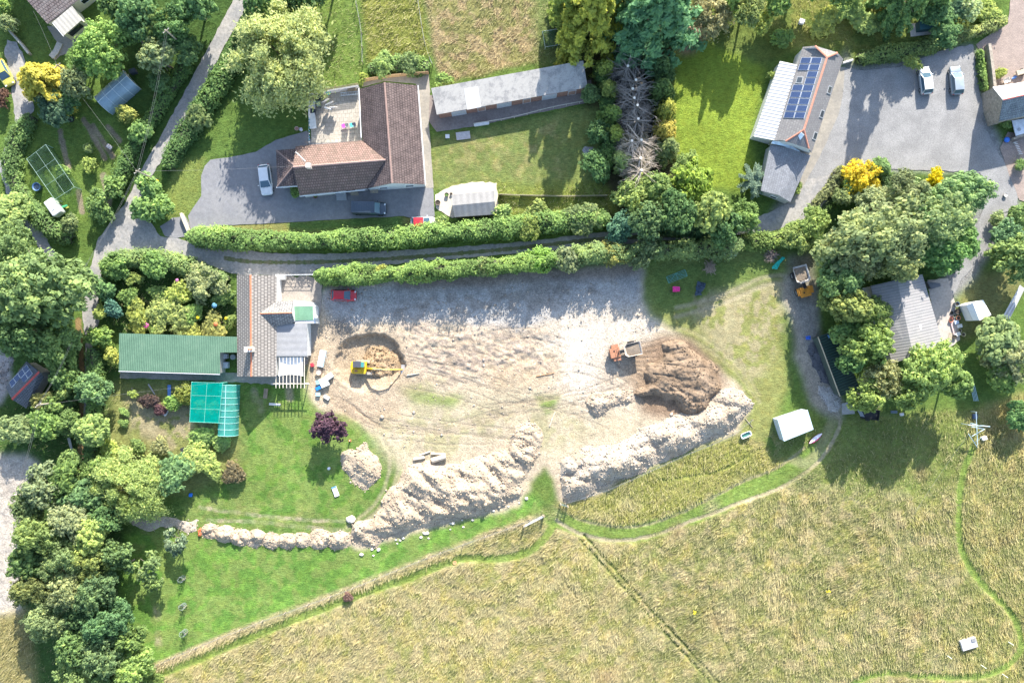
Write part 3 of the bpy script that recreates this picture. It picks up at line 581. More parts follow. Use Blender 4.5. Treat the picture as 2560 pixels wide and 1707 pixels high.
def base_loc(px, py): v = P(px, py, 0); return (v.x, v.y, 0)
WHITE = M((.64, .635, .615), .7, 0, .12); CREAM = M((.66, .62, .5), .8, 0, .1); TERRA = M((.50, .17, .09), .8, 0, .25, 4); STONEW = M((.30, .26, .21), .9, 0, .4, 3, .8)
GREYM = M((.32, .33, .34), .6, 0, .1); DARKM = M((.05, .055, .06), .6); TIMBER = M((.27, .2, .13), .85, 0, .3, 5); PALEWOOD = M((.42, .35, .25), .85, 0, .25, 5)
GUT = M((.7, .7, .7), .5, 0, .05); STEEL = M((.42, .44, .45), .45, .6, .1)
# --- brown tiled bungalow, L-shaped
b1 = thing('bungalow', 'large L-shaped bungalow with brown tiled roofs beside the asphalt driveway', 'house', base_loc(930, 380))
T1 = M_tile((.098, .074, .072), (.135, .10, .096), ang((899, 223, 2.8), (915, 472, 2.8)), .36, .34, .05, dirt=(.2, .15, .135), dirt_amt=.25)
T1b = M_tile((.22, .145, .12), (.29, .19, .16), ang((739, 366, 2.8), (905, 352, 2.8)), .36, .34, .045, dirt=(.10, .075, .06), dirt_amt=.85)
eR, eS = 5.9, 2.8
roof(b1, 'main_roof', [[(961, 206, eR), (980, 458, eR), (915, 472, eS), (899, 223, eS)], [(961, 206, eR), (1043, 214, eS), (1062, 461, eS), (980, 458, eR)]], T1)
roof(b1, 'wing_roof', [[(739, 366, 2.9), (905, 352, 2.9), (964, 400, 5.5), (733, 418, 5.3)], [(733, 418, 5.3), (964, 400, 5.5), (915, 472, 2.9), (749, 489, 2.75)]], T1b)
roof(b1, 'hip_roof', [[(690, 376, 2.7), (738, 372, 2.7), (735, 414, 4.0)], [(693, 467, 2.7), (690, 376, 2.7), (735, 414, 4.0)], [(744, 464, 2.7), (693, 467, 2.7), (735, 414, 4.0)]], T1)
ridge_line(b1, 'ridge_tiles', (961, 206, eR), (980, 458, eR), .14, M((.25, .165, .14), .8, 0, .25, 5))
ridge_line(b1, 'ridge_tiles', (733, 418, 5.3), (964, 400, 5.5), .14, M((.30, .2, .17), .8, 0, .25, 5))
for q_ in ((690, 376, 2.7), (693, 467, 2.7), (744, 464, 2.7)): ridge_line(b1, 'ridge_tiles', q_, (735, 414, 4.0), .12, M((.2, .14, .125), .8, 0, .25, 5))
wv, wc = shell(b1, [(899, 223, eS), (961, 206, eR), (1043, 214, eS), (1062, 461, eS), (980, 458, eR), (915, 472, eS)], WHITE, .2)
opening(b1, wv[3], wv[5], wc, .28, 1.5, 1.5, 1.1); opening(b1, wv[3], wv[5], wc, .72, 1.5, 1.5, 1.1)
wv2, wc2 = shell(b1, [(739, 366, 2.9), (905, 352, 2.9), (917, 470, 2.8), (749, 489, 2.75)], WHITE, .25)
opening(b1, wv2[2], wv2[3], wc2, .25, 1.45, 1.6, 1.1); opening(b1, wv2[2], wv2[3], wc2, .8, 1.45, 1.6, 1.1)
opening(b1, wv2[2], wv2[3], wc2, .48, 1.05, .95, 2.05, 'door', None, M((.25, .25, .26), .5))
shell(b1, [(690, 376, 2.7), (738, 372, 2.7), (744, 464, 2.7), (693, 467, 2.7)], WHITE, .25)
for a, b in (((897, 222, 2.68), (903, 345, 2.68)), ((1045, 214, 2.68), (1064, 461, 2.68)), ((749, 491, 2.6), (912, 475, 2.6)), ((691, 469, 2.55), (744, 466, 2.55))): MB().tube(P(*a), P(*b), .07).build('gutter', GUT, b1, world=True)
s = MB()
for i in range(4): s.box(P(854.5, 484 + i * 5, 0) + Vector((0, 0, .36 - i * .09)), (1.5, .3, .72 - i * .18))
s.build('steps', GREYM, b1, world=True)
c = MB(); c.box(P(772, 415, 5.7), (.7, .7, 1.1)); ch = c.build('chimney', M((.5, .42, .38), .9, 0, .2), b1, world=True)
a = MB(); p0 = P(770, 412, 6.2); a.tube(p0, p0 + Vector((-.3, .2, 1.9)), .03); a.tube(p0 + Vector((-1.3, 1.4, 1.7)), p0 + Vector((.1, .1, 1.75)), .025)
for i in range(6):
    q = p0 + Vector((-1.3 + .25 * i, 1.4 - .23 * i, 1.7)); a.tube(q - Vector((.18, .18, 0)), q + Vector((.18, .18, 0)), .014)
a.build('aerial', STEEL, ch, world=True)
# --- long low shed
b2 = thing('long_shed', 'long narrow shed with pale mottled sheet roof behind the lawn', 'shed', base_loc(1275, 225))
al = ang((1078, 221, 2.9), (1458, 152, 2.9))
AS = M_rib((.43, .405, .37), al + R(90), .18, .10, .1, .3, .85, dirt=(.2, .195, .19), dirt_amt=.8, dlo=.47, dhi=.58)
roof(b2, 'roof', [[(1078, 221, 2.9), (1458, 152, 2.9), (1469, 219, 2.35), (1092, 287, 2.35)]], AS, .12)
n = plane_pt(1180, 250, ((1078, 221, 2.9), (1458, 152, 2.9), (1092, 287, 2.35)))[1]
pm = MB(); pm.slab([plane_pt(x, y, ((1078, 221, 2.9), (1458, 152, 2.9), (1092, 287, 2.35)))[0] + n * .015 for x, y in ((1160, 222), (1195, 216), (1203, 268), (1168, 275))], .012); pm.build('replacement_panel', M_rib((.55, .53, .5), al + R(90), .18, .12, .08, .3, .8), b2, world=True)
BRK = M((.28, .15, .11), .9, 0, .35, 4, .4)
wv, wc = shell(b2, [(1078, 221, 2.9), (1458, 152, 2.9), (1469, 219, 2.35), (1092, 287, 2.35)], BRK, .2)
for i in range(6): opening(b2, wv[2], wv[3], wc, .09 + i * .155, 1.05, 2.2 if i % 2 else 1.2, 1.95, 'door', M((.5, .5, .5), .6), M((.42, .43, .45), .6) if i % 2 else M((.33, .2, .15), .7))
# --- felt roofed garden shed
b3 = thing('garden_shed', 'small garden shed with ribbed grey felt roof on a pale stone pad', 'shed', base_loc(1183, 510))
FE = M_rib((.22, .215, .21), ang((1131, 514, 2), (1237, 504, 2)) + R(90), .95, .14, .12, .2, .9)
roof(b3, 'roof', [[(1129, 487, 2.0), (1236, 477, 2.0), (1237, 504, 2.6), (1131, 514, 2.6)], [(1131, 514, 2.6), (1237, 504, 2.6), (1239, 536, 2.0), (1137, 543, 2.0)]], FE, .08)
wv, wc = shell(b3, [(1129, 487, 2.0), (1236, 477, 2.0), (1237, 504, 2.6), (1239, 536, 2.0), (1137, 543, 2.0), (1131, 514, 2.6)], TIMBER, .15)
opening(b3, wv[0], wv[4], wc, .5, 1.0, .9, 1.9, 'door', TIMBER, M((.2, .15, .1), .8))
# --- cottage
b4 = thing('cottage', 'old cottage with lichened stone-tile roof and terracotta ridge beside the building site', 'house', base_loc(642, 815))
T4 = M_tile((.27, .243, .22), (.335, .30, .27), R(90), .50, .40, .06, dirt=(.14, .13, .12), dirt_amt=.6, gap=.42)
T4b = M_tile((.20, .195, .19), (.27, .255, .24), R(90), .42, .36, .05, dirt=(.32, .3, .27), dirt_amt=.4, gap=.5)
roof(b4, 'main_roof', [[(626, 687, 4.9), (692, 689, 2.7), (691, 941, 2.7), (628, 941, 4.9)], [(592, 687, 2.7), (626, 687, 4.9), (628, 941, 4.9), (593, 941, 2.7)]], T4)
ridge_line(b4, 'ridge_tiles', (626, 687, 4.9), (628, 941, 4.9), .13, TERRA)
roof(b4, 'porch_roof', [[(690, 753, 2.9), (733, 752, 2.9), (729, 782, 4.1), (650, 784, 4.1)], [(650, 784, 4.1), (729, 782, 4.1), (737, 806, 2.9), (688, 816, 2.9)]], T4b)
ridge_line(b4, 'ridge_tiles', (650, 784, 4.1), (729, 782, 4.1), .1, TERRA)
shell(b4, [(592, 687, 2.7), (626, 687, 4.9), (692, 689, 2.7), (691, 941, 2.7), (628, 941, 4.9), (593, 941, 2.7)], WHITE, .15)
shell(b4, [(690, 755, 2.9), (733, 754, 2.9), (731, 782, 4.1), (737, 804, 2.9), (690, 812, 2.9)], WHITE, .06)
m = MB(); m.prism([P(x, y, 2.4)[:2] for x, y in ((734, 751), (778, 755), (787, 766), (789, 808), (738, 808))], -.1, 2.4); fe = m.build('flat_roof_extension', WHITE, b4, world=True)
m = MB(); m.slab(Q([(735, 766, 2.56), (782, 765, 2.5), (783, 800, 2.5), (736, 801, 2.56)]), .06); m.build('green_roof_sheet', M_rib((.13, .25, .16), 0, .3, .05, .12, .1), fe, world=True)
m = MB(); m.prism([P(x, y, 2.55)[:2] for x, y in ((690, 812), (737, 810), (767, 807), (767, 889), (690, 889))], -.1, 2.55); ge = m.build('back_extension', M((.6, .6, .58), .8), b4, world=True)
m = MB(); m.slab([Vector((q.x, q.y, 2.64)) for q in Q([(688, 811, 2.6), (768, 806, 2.6), (768, 890, 2.6), (688, 890, 2.6)])], .08); m.build('felt_roof', M_rib((.27, .268, .27), 0, 1.0, .09, .1, .15, .9), ge, world=True)
m = MB(); m.box(P(624, 873, 5.2), (1.1, .75, 1.5)); ch = m.build('chimney', M((.58, .54, .48), .9, 0, .2), b4, world=True)
m = MB(); m.lathe([(.13, 0), (.1, .35)], P(622, 873, 5.95)); m.lathe([(.13, 0), (.1, .35)], P(628, 873, 5.95)); m.build('chimney_pot', TERRA, ch, world=True)
m = MB()
for i in range(9): m.box((P(690 + i * 8.9, 889, 2.45) + P(690 + i * 8.9, 969, 2.45)) / 2, (.075, 80 * S, .14))
m.box(P(726, 959, 2.3), (5.6, .1, .14)); m.box(P(726, 891, 2.3), (5.2, .08, .14))
pg = thing('pergola', 'white slatted pergola attached to the back of the cottage', 'pergola', base_loc(726, 935)); m.build('rafters', M((.62, .56, .47), .7), pg, world=True)
for x in (691, 726, 761): m = MB(); v = P(x, 959, 2.3); m.box((v.x, v.y, 1.1), (.12, .12, 2.25)); m.build('post', M((.62, .56, .47), .7), pg, world=True)
m = MB(); k = 8; V = []
for i in range(k + 1):
    for j in range(k + 1):
        u, v = i / k, j / k; p = P(696 + 62 * u - 2 * math.sin(math.pi * v) * (u - .5), 893 + 47 * v - 4 * math.sin(math.pi * u) * v, 2.15); p.z -= .25 * math.sin(math.pi * u) * math.sin(math.pi * v); V.append(p)
m.add(V, [(i * (k + 1) + j, (i + 1) * (k + 1) + j, (i + 1) * (k + 1) + j + 1, i * (k + 1) + j + 1) for i in range(k) for j in range(k)])
o = m.build('shade_sail', M((.8, .8, .78), .8, 0, .04), None, smooth=True); tag(o, 'white shade sail stretched under the pergola rafters', 'shade sail')
# --- long green roofed shed by the cottage
b5 = thing('green_shed', 'long low building with green ribbed metal roof joining the cottage', 'shed', base_loc(430, 882))
GR = M_rib((.125, .225, .145), R(90), .33, .22, .14, .5, .6, dirt=(.17, .22, .15), dirt_amt=.5)
nz = lambda y: 3.1 - (y - 833) / 100 * .6
roof(b5, 'roof', [[(298, 833, 3.1), (592, 842, 3.05), (592, 881, 2.82), (550, 881, 2.82), (550, 934, 2.5), (297, 926, 2.5)]], GR, .08)
wv, wc = shell(b5, [(298, 833, 3.1), (592, 842, 3.05), (592, 881, 2.82), (550, 881, 2.82), (550, 934, 2.5), (297, 926, 2.5)], M((.4, .38, .35), .85), .12)
for t in (.15, .35, .6, .85): opening(b5, wv[4], wv[5], wc, t, 1.4, 1.4, .9)
m = MB(); m.tube(P(297, 928, 2.42), P(550, 936, 2.42), .06); m.build('gutter', GUT, b5, world=True)
# --- workshop with solar roof in the west
b6 = thing('workshop', 'slate roofed outbuilding with red ridge and eight solar panels by the left edge', 'shed', base_loc(62, 962))
SL = M_tile((.105, .115, .13), (.14, .15, .165), ang((30, 998, 3), (98, 929, 3)), .3, .28, .03)
roof(b6, 'roof', [[(14, 968, 2.3), (66, 903, 2.3), (98, 929, 3.4), (30, 998, 3.4)], [(30, 998, 3.4), (98, 929, 3.4), (110, 942, 2.3), (66, 1021, 2.3)]], SL)
ridge_line(b6, 'ridge_tiles', (30, 998, 3.4), (98, 929, 3.4), .16, M((.42, .07, .06), .7, 0, .2))
shell(b6, [(14, 968, 2.3), (66, 903, 2.3), (98, 929, 3.4), (110, 942, 2.3), (66, 1021, 2.3), (30, 998, 3.4)], M((.35, .33, .31), .9), .2)
def M_pv():
    m, t, b = nodes('solar_cells'); p = t.nodes.new('ShaderNodeUVMap'); br = N(t, "ShaderNodeTexBrick", Scale=1.0); br.offset = 0; br.inputs['Brick Width'].default_value = .1; br.inputs['Row Height'].default_value = .1667
    br.inputs['Mortar Size'].default_value = .006; br.inputs['Color1'].default_value = (.022, .04, .105, 1); br.inputs['Color2'].default_value = (.028, .048, .12, 1); br.inputs['Mortar'].default_value = (.09, .13, .22, 1)
    L(t, p.outputs[0], br.inputs['Vector']); L(t, br.outputs[0], b.inputs['Base Color']); b.inputs['Roughness'].default_value = .22; b.inputs['Specular IOR Level'].default_value = .5; return m
PV = M_pv(); ALU = M((.75, .77, .8), .35, .5, .04)
def panel(par, quad, tri, n=.09, pv=None):
    pts = [plane_pt(x, y, tri) for x, y in quad]; nn = pts[0][1]; w3 = [p[0] + nn * n for p in pts]; c = sum(w3, Vector()) / 4
    m = MB(); m.slab(w3, .04); fr = m.build('solar_panel', ALU, par, world=True)
    inn = [c + (p - c) * .945 + nn * .006 for p in w3]; me = MB(); me.face(inn); o = me.build('cell_sheet', pv or PV, fr, world=True)
    uv = o.data.uv_layers.new(name='UVMap')
    for i, q in enumerate(((0, 0), (1, 0), (1, 1), (0, 1))): uv.data[i].uv = q
    return fr
def bil(c, u, v): return tuple((c[0][k] * (1 - u) + c[1][k] * u) * (1 - v) + (c[3][k] * (1 - u) + c[2][k] * u) * v for k in (0, 1))
def panels(par, corners, rows, cols, tri, skip=(), g=.012):
    for r in range(rows):
        for k in range(cols):
            if (r, k) in skip: continue
            u0, u1, v0, v1 = k / cols + g, (k + 1) / cols - g, r / rows + g * .6, (r + 1) / rows - g * .6
            panel(par, [bil(corners, u0, v0), bil(corners, u1, v0), bil(corners, u1, v1), bil(corners, u0, v1)], tri)
PV6 = [(23, 956), (37, 982), (83, 934), (68, 911)]
panels(b6, [PV6[0], PV6[1], PV6[2], PV6[3]], 4, 2, ((14, 968, 2.3), (66, 903, 2.3), (98, 929, 3.4)))
# --- barn with solar roof on the right
b7 = thing('barn_house', 'converted barn with slate roof, terracotta hips and sixteen solar panels', 'house', base_loc(2020, 245))
TS = M_tile((.20, .19, .19), (.25, .24, .235), ang((2068, 143, 5), (2010, 325, 5)), .35, .3, .022, dirt=(.12, .115, .115), dirt_amt=.5, gap=.65, bmp=.3)
zr, zh, ze = 5.8, 4.9, 3.3
LP = [(2068, 143, zr), (2010, 325, zr), (1964, 354, zh), (1936, 351, ze), (2007, 118, ze), (2038, 115, zh)]
tri7 = (LP[0], LP[1], LP[3]); triR = (LP[0], (2108, 148, ze), (2029, 382, ze))
roof(b7, 'roof', [[plane_pt(q[0], q[1], tri7)[0] for q in LP], [plane_pt(x, y, triR)[0] for x, y in ((2068, 143), (2094, 132), (2108, 148), (2029, 382), (2022, 372), (2011, 325))], [(2068, 143, zr), (2038, 115, zh), (2094, 132, zh)], [(2010, 325, zr), (2022, 372, zh), (1964, 354, zh)]], TS, .13)
for a, b in ((LP[0], LP[1]), (LP[0], LP[5]), (LP[0], (2094, 132, zh)), (LP[1], LP[2]), (LP[1], (2022, 372, zh))): ridge_line(b7, 'ridge_tiles', a, b, .15, M((.43, .19, .13), .8, 0, .25, 5), .05)
wv, wc = shell(b7, [(2007, 118, ze), (2038, 115, zh), (2094, 132, zh), (2108, 148, ze), (2029, 382, ze), (2022, 372, zh), (1964, 354, zh), (1936, 351, ze)], WHITE, .15)
opening(b7, wv[4], wv[7], wc, .35, 1.5, 1.2, 1.1); opening(b7, wv[4], wv[7], wc, .7, 1.5, 1.2, 1.1)
m = MB(); m.slab(Q([(1990, 346, 5.15), (2003, 331, 5.75), (2011, 338, 5.75), (1999, 352, 5.15)]), .1); m.build('roof_vent', M((.75, .8, .82), .5), b7, world=True)
tri7 = (LP[0], LP[1], LP[3])
panels(b7, [(2004, 144), (2057, 144), (2011, 298), (1958, 296)], 9, 2, tri7, skip={(2, 0), (3, 0)})
def skylight(par, quad, tri):
    pts = [plane_pt(x, y, tri) for x, y in quad]; nn = pts[0][1]; w3 = [p[0] + nn * .08 for p in pts]; c = sum(w3, Vector()) / 4; m = MB(); m.slab(w3, .1); f = m.build('skylight', GREYM, par, world=True)
    g = MB(); g.face([c + (p - c) * .78 + nn * .008 for p in w3]); g.build('pane', M_glass((.05, .06, .07)), f, world=True)
skylight(b7, [(1994, 192), (2009, 193), (2005, 210), (1989, 209)], tri7)
triR = (LP[0], (2108, 148, ze), (2029, 382, ze))
for x, y in ((2074, 226), (2055, 286), (2038, 341)): skylight(b7, [(x - 2, y - 12), (x + 6, y - 9), (x + 1, y + 11), (x - 8, y + 7)], triR)
WR = M_rib((.50, .505, .51), ang((1992, 163, 2), (1935, 350, 2)) + R(90), .5, .34, .05, .6, .45)
roof(b7, 'lean_to_roof', [[(1950, 153, 2.4), (1993, 163, 3.2), (1936, 351, 3.2), (1884, 341, 2.4)]], WR, .07)
shell(b7, [(1950, 153, 2.4), (1993, 163, 3.2), (1936, 351, 3.2), (1884, 341, 2.4)], WHITE, .18, name='lean_to_wall')
m = MB(); m.slab(Q([(1932, 352, 3.0), (1966, 357, 3.3), (2000, 378, 3.0), (1996, 386, 2.9), (1960, 366, 3.0), (1928, 359, 2.9)]), .08); m.build('flashing', M((.68, .78, .82), .4), b7, world=True)
b8 = thing('barn_annexe', 'low slate roofed annexe at the lower end of the solar barn', 'outbuilding', base_loc(1962, 430))
roof(b8, 'roof', [[(1926, 361, 2.4), (1977, 372, 3.5), (1947, 488, 3.5), (1902, 477, 2.4)], [(1977, 372, 3.5), (2027, 389, 2.4), (1976, 506, 2.4), (1947, 488, 3.5)]], M_tile((.19, .195, .21), (.23, .235, .25), ang((1977, 372, 3), (1947, 488, 3)), .35, .3, .02, gap=.7, bmp=.3))
wv, wc = shell(b8, [(1926, 361, 2.4), (1977, 372, 3.5), (2027, 389, 2.4), (1976, 506, 2.4), (1947, 488, 3.5), (1902, 477, 2.4)], M((.42, .41, .4), .9), .15)
opening(b8, wv[3], wv[5], wc, .5, 1.2, 1.1, .9)
# --- house at the right edge
b9 = thing('stone_house', 'stone house with white and slate roof slopes cut by the right edge', 'house', base_loc(2550, 260))
roof(b9, 'roof', [[(2482, 218, 3.0), (2640, 193, 3.0), (2640, 220, 5.2), (2508, 250, 5.2)]], M((.72, .70, .66), .7, 0, .08), .12)
roof(b9, 'slate_roof', [[(2508, 250, 5.2), (2640, 220, 5.2), (2640, 274, 3.0), (2498, 304, 3.0)]], M_tile((.16, .18, .2), (.2, .22, .24), ang((2508, 250, 5), (2640, 220, 5)), .32, .28, .025, dirt=(.3, .33, .33), dirt_amt=.35), .12)
ridge_line(b9, 'ridge_tiles', (2508, 250, 5.2), (2640, 220, 5.2), .12, M((.5, .14, .12), .8, 0, .2))
shell(b9, [(2482, 218, 3.0), (2640, 193, 3.0), (2640, 274, 3.0), (2498, 304, 3.0), (2508, 250, 5.2)], STONEW, .1)
def wall_run(name, label, pts, h, wd, mat, cat='wall', cap=None, group=None):
    o0 = base_loc(*pts[0]); t = thing(name, label, cat, o0, 0, group); m = MB()
    for i in range(len(pts) - 1):
        a, b = P(*pts[i]), P(*pts[i + 1]); d = b - a; m.box(((a.x + b.x) / 2, (a.y + b.y) / 2, h / 2 - .05 + .002 * i), (d.length + wd * .5, wd, h + .1 + .004 * i), math.atan2(d.y, d.x))
    m.build('masonry', mat, t, world=True, bevel=.03)
    if cap:
        m = MB()
        for i in range(len(pts) - 1):
            a, b = P(*pts[i]), P(*pts[i + 1]); d = b - a; m.box(((a.x + b.x) / 2, (a.y + b.y) / 2, h + .05 + .003 * i), (d.length + wd * .7, wd * 1.25, .08), math.atan2(d.y, d.x))
        m.build('coping', cap, t, world=True)
    return t
wall_run('stone_wall', 'mossy drystone wall between gravel courtyard and brick yard', [(2464, 118), (2470, 160), (2478, 230)], 1.1, .45, STONEW)
wall_run('stone_wall', 'square stone planter wall boxing in a dark deck by the right-hand house', [(2470, 234), (2492, 228), (2504, 300), (2474, 312), (2462, 250)], 1.0, .3, STONEW)
o = MB().prism([P(x, y)[:2] for x, y in ((2474, 250), (2490, 244), (2500, 295), (2482, 302))], 0, .7).build('deck', M((.035, .035, .03), .8, 0, .3, 8), None); tag(o, 'dark slatted deck inside the square stone planter wall', 'deck')
t = thing('table', 'large white flat cover with a round vent beside the slate house', 'table', base_loc(2550, 318))
MB().slab(Q([(2530, 302, 1.0), (2560, 297, 1.0), (2568, 332, 1.0), (2540, 340, 1.0)]), .12).build('top', M((.66, .68, .72), .5), t, world=True); MB().lathe([(.26, 0), (.26, .05), (.1, .08)], P(2548, 324, 1.0)).build('vent', M((.38, .39, .41), .5), t, world=True)
MB().prism([P(x, y)[:2] for x, y in ((2533, 304), (2560, 300), (2566, 330), (2542, 336))], -.05, .88).build('base', M((.5, .5, .5), .6), t, world=True)
t = thing('slatted_bench', 'white slatted bench standing on the brick path at the right edge', 'bench', base_loc(2540, 375)); u = Vector((.42, -.9, 0)).normalized()
for i in range(8): MB().box(P(2534, 358) + u * i * .27 + Vector((0, 0, .45)), (.5, .07, .05), .12).build('slat', WHITE, t, world=True)
for s_ in (0, 1.9): MB().box(P(2534, 358) + u * s_ + Vector((0, 0, .21)), (.42, .06, .42), .12).build('leg', WHITE, t, world=True)
wall_run('stone_wall', 'low stone wall around the slatted bench by the right edge', [(2526, 350), (2560, 338), (2600, 330)], .9, .32, STONEW)
# --- tin barn among the trees
b10 = thing('tin_barn', 'big barn with grey corrugated roof half hidden by the right-hand trees', 'barn', base_loc(2265, 800))
CR = M_rib((.285, .275, .27), ang((2243, 700, 4), (2284, 893, 4)) + R(90), .42, .2, .14, .25, .7, dirt=(.24, .2, .185), dirt_amt=.6)
roof(b10, 'roof', [[(2176, 715, 3.0), (2243, 700, 4.3), (2284, 893, 4.3), (2230, 907, 3.0)], [(2243, 700, 4.3), (2306, 686, 3.0), (2361, 871, 3.0), (2284, 893, 4.3)]], CR, .08)
tr = ((2243, 700, 4.3), (2306, 686, 3.0), (2284, 893, 4.3)); pp = [plane_pt(x, y, tr) for x, y in ((2297, 812), (2309, 808), (2314, 820), (2301, 825))]
MB().slab([p[0] + p[1] * .04 for p in pp], .03).build('roof_light', M((.75, .75, .74), .4), b10, world=True)
shell(b10, [(2176, 715, 3.0), (2243, 700, 4.3), (2306, 686, 3.0), (2361, 871, 3.0), (2284, 893, 4.3), (2230, 907, 3.0)], M((.33, .33, .33), .8), .12)
b11 = thing('field_shelter', 'dark green tin shed with a timber edge under trees by the gravel heap', 'shed', base_loc(2095, 915))
roof(b11, 'roof', [[(2046, 842, 2.7), (2098, 826, 2.3), (2150, 975, 2.3), (2101, 990, 2.7)]], M_rib((.03, .065, .055), ang((2046, 842, 2), (2101, 990, 2)) + R(90), .4, .5, .1, .8, .5), .07)
MB().tube(P(2045, 842, 2.75), P(2100, 990, 2.75), .09).build('timber_edge', PALEWOOD, b11, world=True)
shell(b11, [(2046, 842, 2.7), (2098, 826, 2.3), (2150, 975, 2.3), (2101, 990, 2.7)], M((.05, .07, .06), .7), .12)
# --- house in the top left corner
b12 = thing('corner_house', 'house with brown pantiled roof cut off by the top left corner', 'house', base_loc(150, 10))
TN = M_tile((.22, .17, .16), (.27, .21, .19), ang((119, 61, 2.8), (181, 12, 2.8)), .38, .38, .06, dirt=(.33, .3, .27), dirt_amt=.4)
roof(b12, 'roof', [[(119, 61, 2.8), (241, -35, 2.8), (172, -120, 5.0), (46, -24, 5.0)], [(46, -24, 5.0), (172, -120, 5.0), (110, -200, 2.8), (-20, -100, 2.8)]], TN)
wv, wc = shell(b12, [(119, 61, 2.8), (241, -35, 2.8), (172, -120, 5.0), (110, -200, 2.8), (-20, -100, 2.8), (46, -24, 5.0)], CREAM, .15)
opening(b12, wv[0], wv[1], wc, .72, 1.6, 1.6, 1.1)
roof(b12, 'sunroom_roof', [[(131, 56, 2.75), (180, 15, 2.75), (205, 50, 2.35), (159, 90, 2.35)]], M_rib((.45, .42, .37), ang((131, 56, 2), (159, 90, 2)), .6, .15, .1, .2, .7), .07)
wv, wc = shell(b12, [(131, 56, 2.75), (180, 15, 2.75), (205, 50, 2.35), (159, 90, 2.35)], CREAM, .1, name='sunroom_wall')
opening(b12, wv[2], wv[3], wc, .5, 1.45, 2.3, 1.1, 'window', DARKM)
MB().path([P(131, 58, 2.7), P(159, 92, 2.3)], .05).build('gutter', GUT, b12, world=True)
# --- tents, tunnels, cages
def hoop_tunnel(name, label, cat, c0, c1, wd, h, cover, nh, frame, legs=.0, cross=None):
    a, b = P(*c0), P(*c1); d = b - a; Lh = d.length; rz = math.atan2(d.y, d.x); mid = (a + b) / 2; t = thing(name, label, cat, (mid.x, mid.y, 0), rz)
    n = 14; prof = [(-wd / 2, 0)] + [(-wd / 2 * math.cos(math.pi * i / n), legs + (h - legs) * math.sin(math.pi * i / n) ** .85) for i in range(n + 1)] + [(wd / 2, 0)]; k = 10; V = []
    for i in range(k + 1):
        for y, z in prof: V.append((-Lh / 2 + Lh * i / k, y, z * (1 - .02 * math.sin(math.pi * i / k * nh) ** 2)))
    q = len(prof); m = MB(); m.add(V, [(i * q + j, (i + 1) * q + j, (i + 1) * q + j + 1, i * q + j + 1) for i in range(k) for j in range(q - 1)])
    m.add(V[:q], [tuple(range(q))]); m.add(V[-q:], [tuple(range(q))]); m.build('cover', cover, t, smooth=False)
    for i in range(nh):
        x = -Lh / 2 + Lh * i / (nh - 1); MB().path([(x, y * 1.012, z * 1.012) for y, z in prof], .024, 5).build('hoop', frame, t)
    m = MB(); m.tube((-Lh / 2, 0, h * 1.01), (Lh / 2, 0, h * 1.01), .03); m.build('ridge_bar', frame, t); return t
def M_poly(col, alpha):
    m, t, b = nodes('polythene'); b.inputs['Base Color'].default_value = (*col, 1); b.inputs['Roughness'].default_value = .25; tr = N(t, "ShaderNodeBsdfTransparent"); tr.inputs[0].default_value = (.8, .9, .9, 1)
    mx = N(t, "ShaderNodeMixShader"); L(t, remap(t, noise(t, 1.5, 5, .6, geo_pos(t)), alpha - .12, alpha + .12), mx.inputs[0]); L(t, tr.outputs[0], mx.inputs[1]); L(t, b.outputs[0], mx.inputs[2]); L(t, mx.outputs[0], t.nodes['Material Output'].inputs[0]); return m
hoop_tunnel('polytunnel', 'blue-grey polythene tunnel in the allotment beside the narrow road', 'polytunnel', (263, 266), (334, 202), 3.5, 2.1, M_poly((.30, .40, .46), .82), 5, M((.7, .75, .75), .5))
def cage(name, label, corners, h, net, frame, bars=(2, 3), cat='fruit cage'):
    c = sum((P(*q) for q in corners), Vector()) / 4; t = thing(name, label, cat, (c.x, c.y, 0)); top = [P(x, y, h) for x, y in corners]; gnd = [Vector((p.x, p.y, 0)) for p in top]
    m = MB(); m.face(top)
    for i in range(4): m.face([gnd[i], gnd[(i + 1) % 4], top[(i + 1) % 4], top[i]])
    m.build('netting', net, t, world=True); f = MB()
    for i in range(4): f.tube(top[i] + Vector((0, 0, .02)), top[(i + 1) % 4] + Vector((0, 0, .02)), .02)
    for i in range(1, bars[0]): f.tube(top[0].lerp(top[1], i / bars[0]) + Vector((0, 0, .02)), top[3].lerp(top[2], i / bars[0]) + Vector((0, 0, .02)), .015)
    for i in range(1, bars[1]): f.tube(top[0].lerp(top[3], i / bars[1]) + Vector((0, 0, .02)), top[1].lerp(top[2], i / bars[1]) + Vector((0, 0, .02)), .015)
    f.build('top_rails', frame, t, world=True)
    for i in range(4): MB().tube(gnd[i], top[i], .04).build('post', frame, t, world=True)
    return t
TEAL = (.0, .42, .34)
cage('fruit_cage', 'square cage of bright turquoise netting over plants below the green roof', [(479, 955), (557, 957), (547, 1057), (474, 1054)], 2.2, M_net(TEAL, .6), M((.22, .55, .46), .6), (2, 3))
hoop_tunnel('net_tunnel', 'long turquoise netting tunnel next to the square turquoise cage', 'net tunnel', (578, 961), (574, 1086), 2.7, 2.2, M_net((.10, .50, .45), .62), 9, M((.45, .72, .66), .6), .9)
cage('fruit_cage', 'bare wire fruit cage with thin pale frame near the left lane', [(67, 398), (114, 362), (186, 468), (137, 499)], 2.0, M_net((.10, .17, .12), .16), M((.30, .42, .38), .5), (2, 3))
t = thing('tent_shed', 'pale blue-white box shelter standing on grass near the black trailer', 'shelter', base_loc(1988, 1062)); TSC = [(1944, 1049, 2.5), (2019, 1024, 2.5), (2034, 1073, 2.15), (1960, 1103, 2.15)]
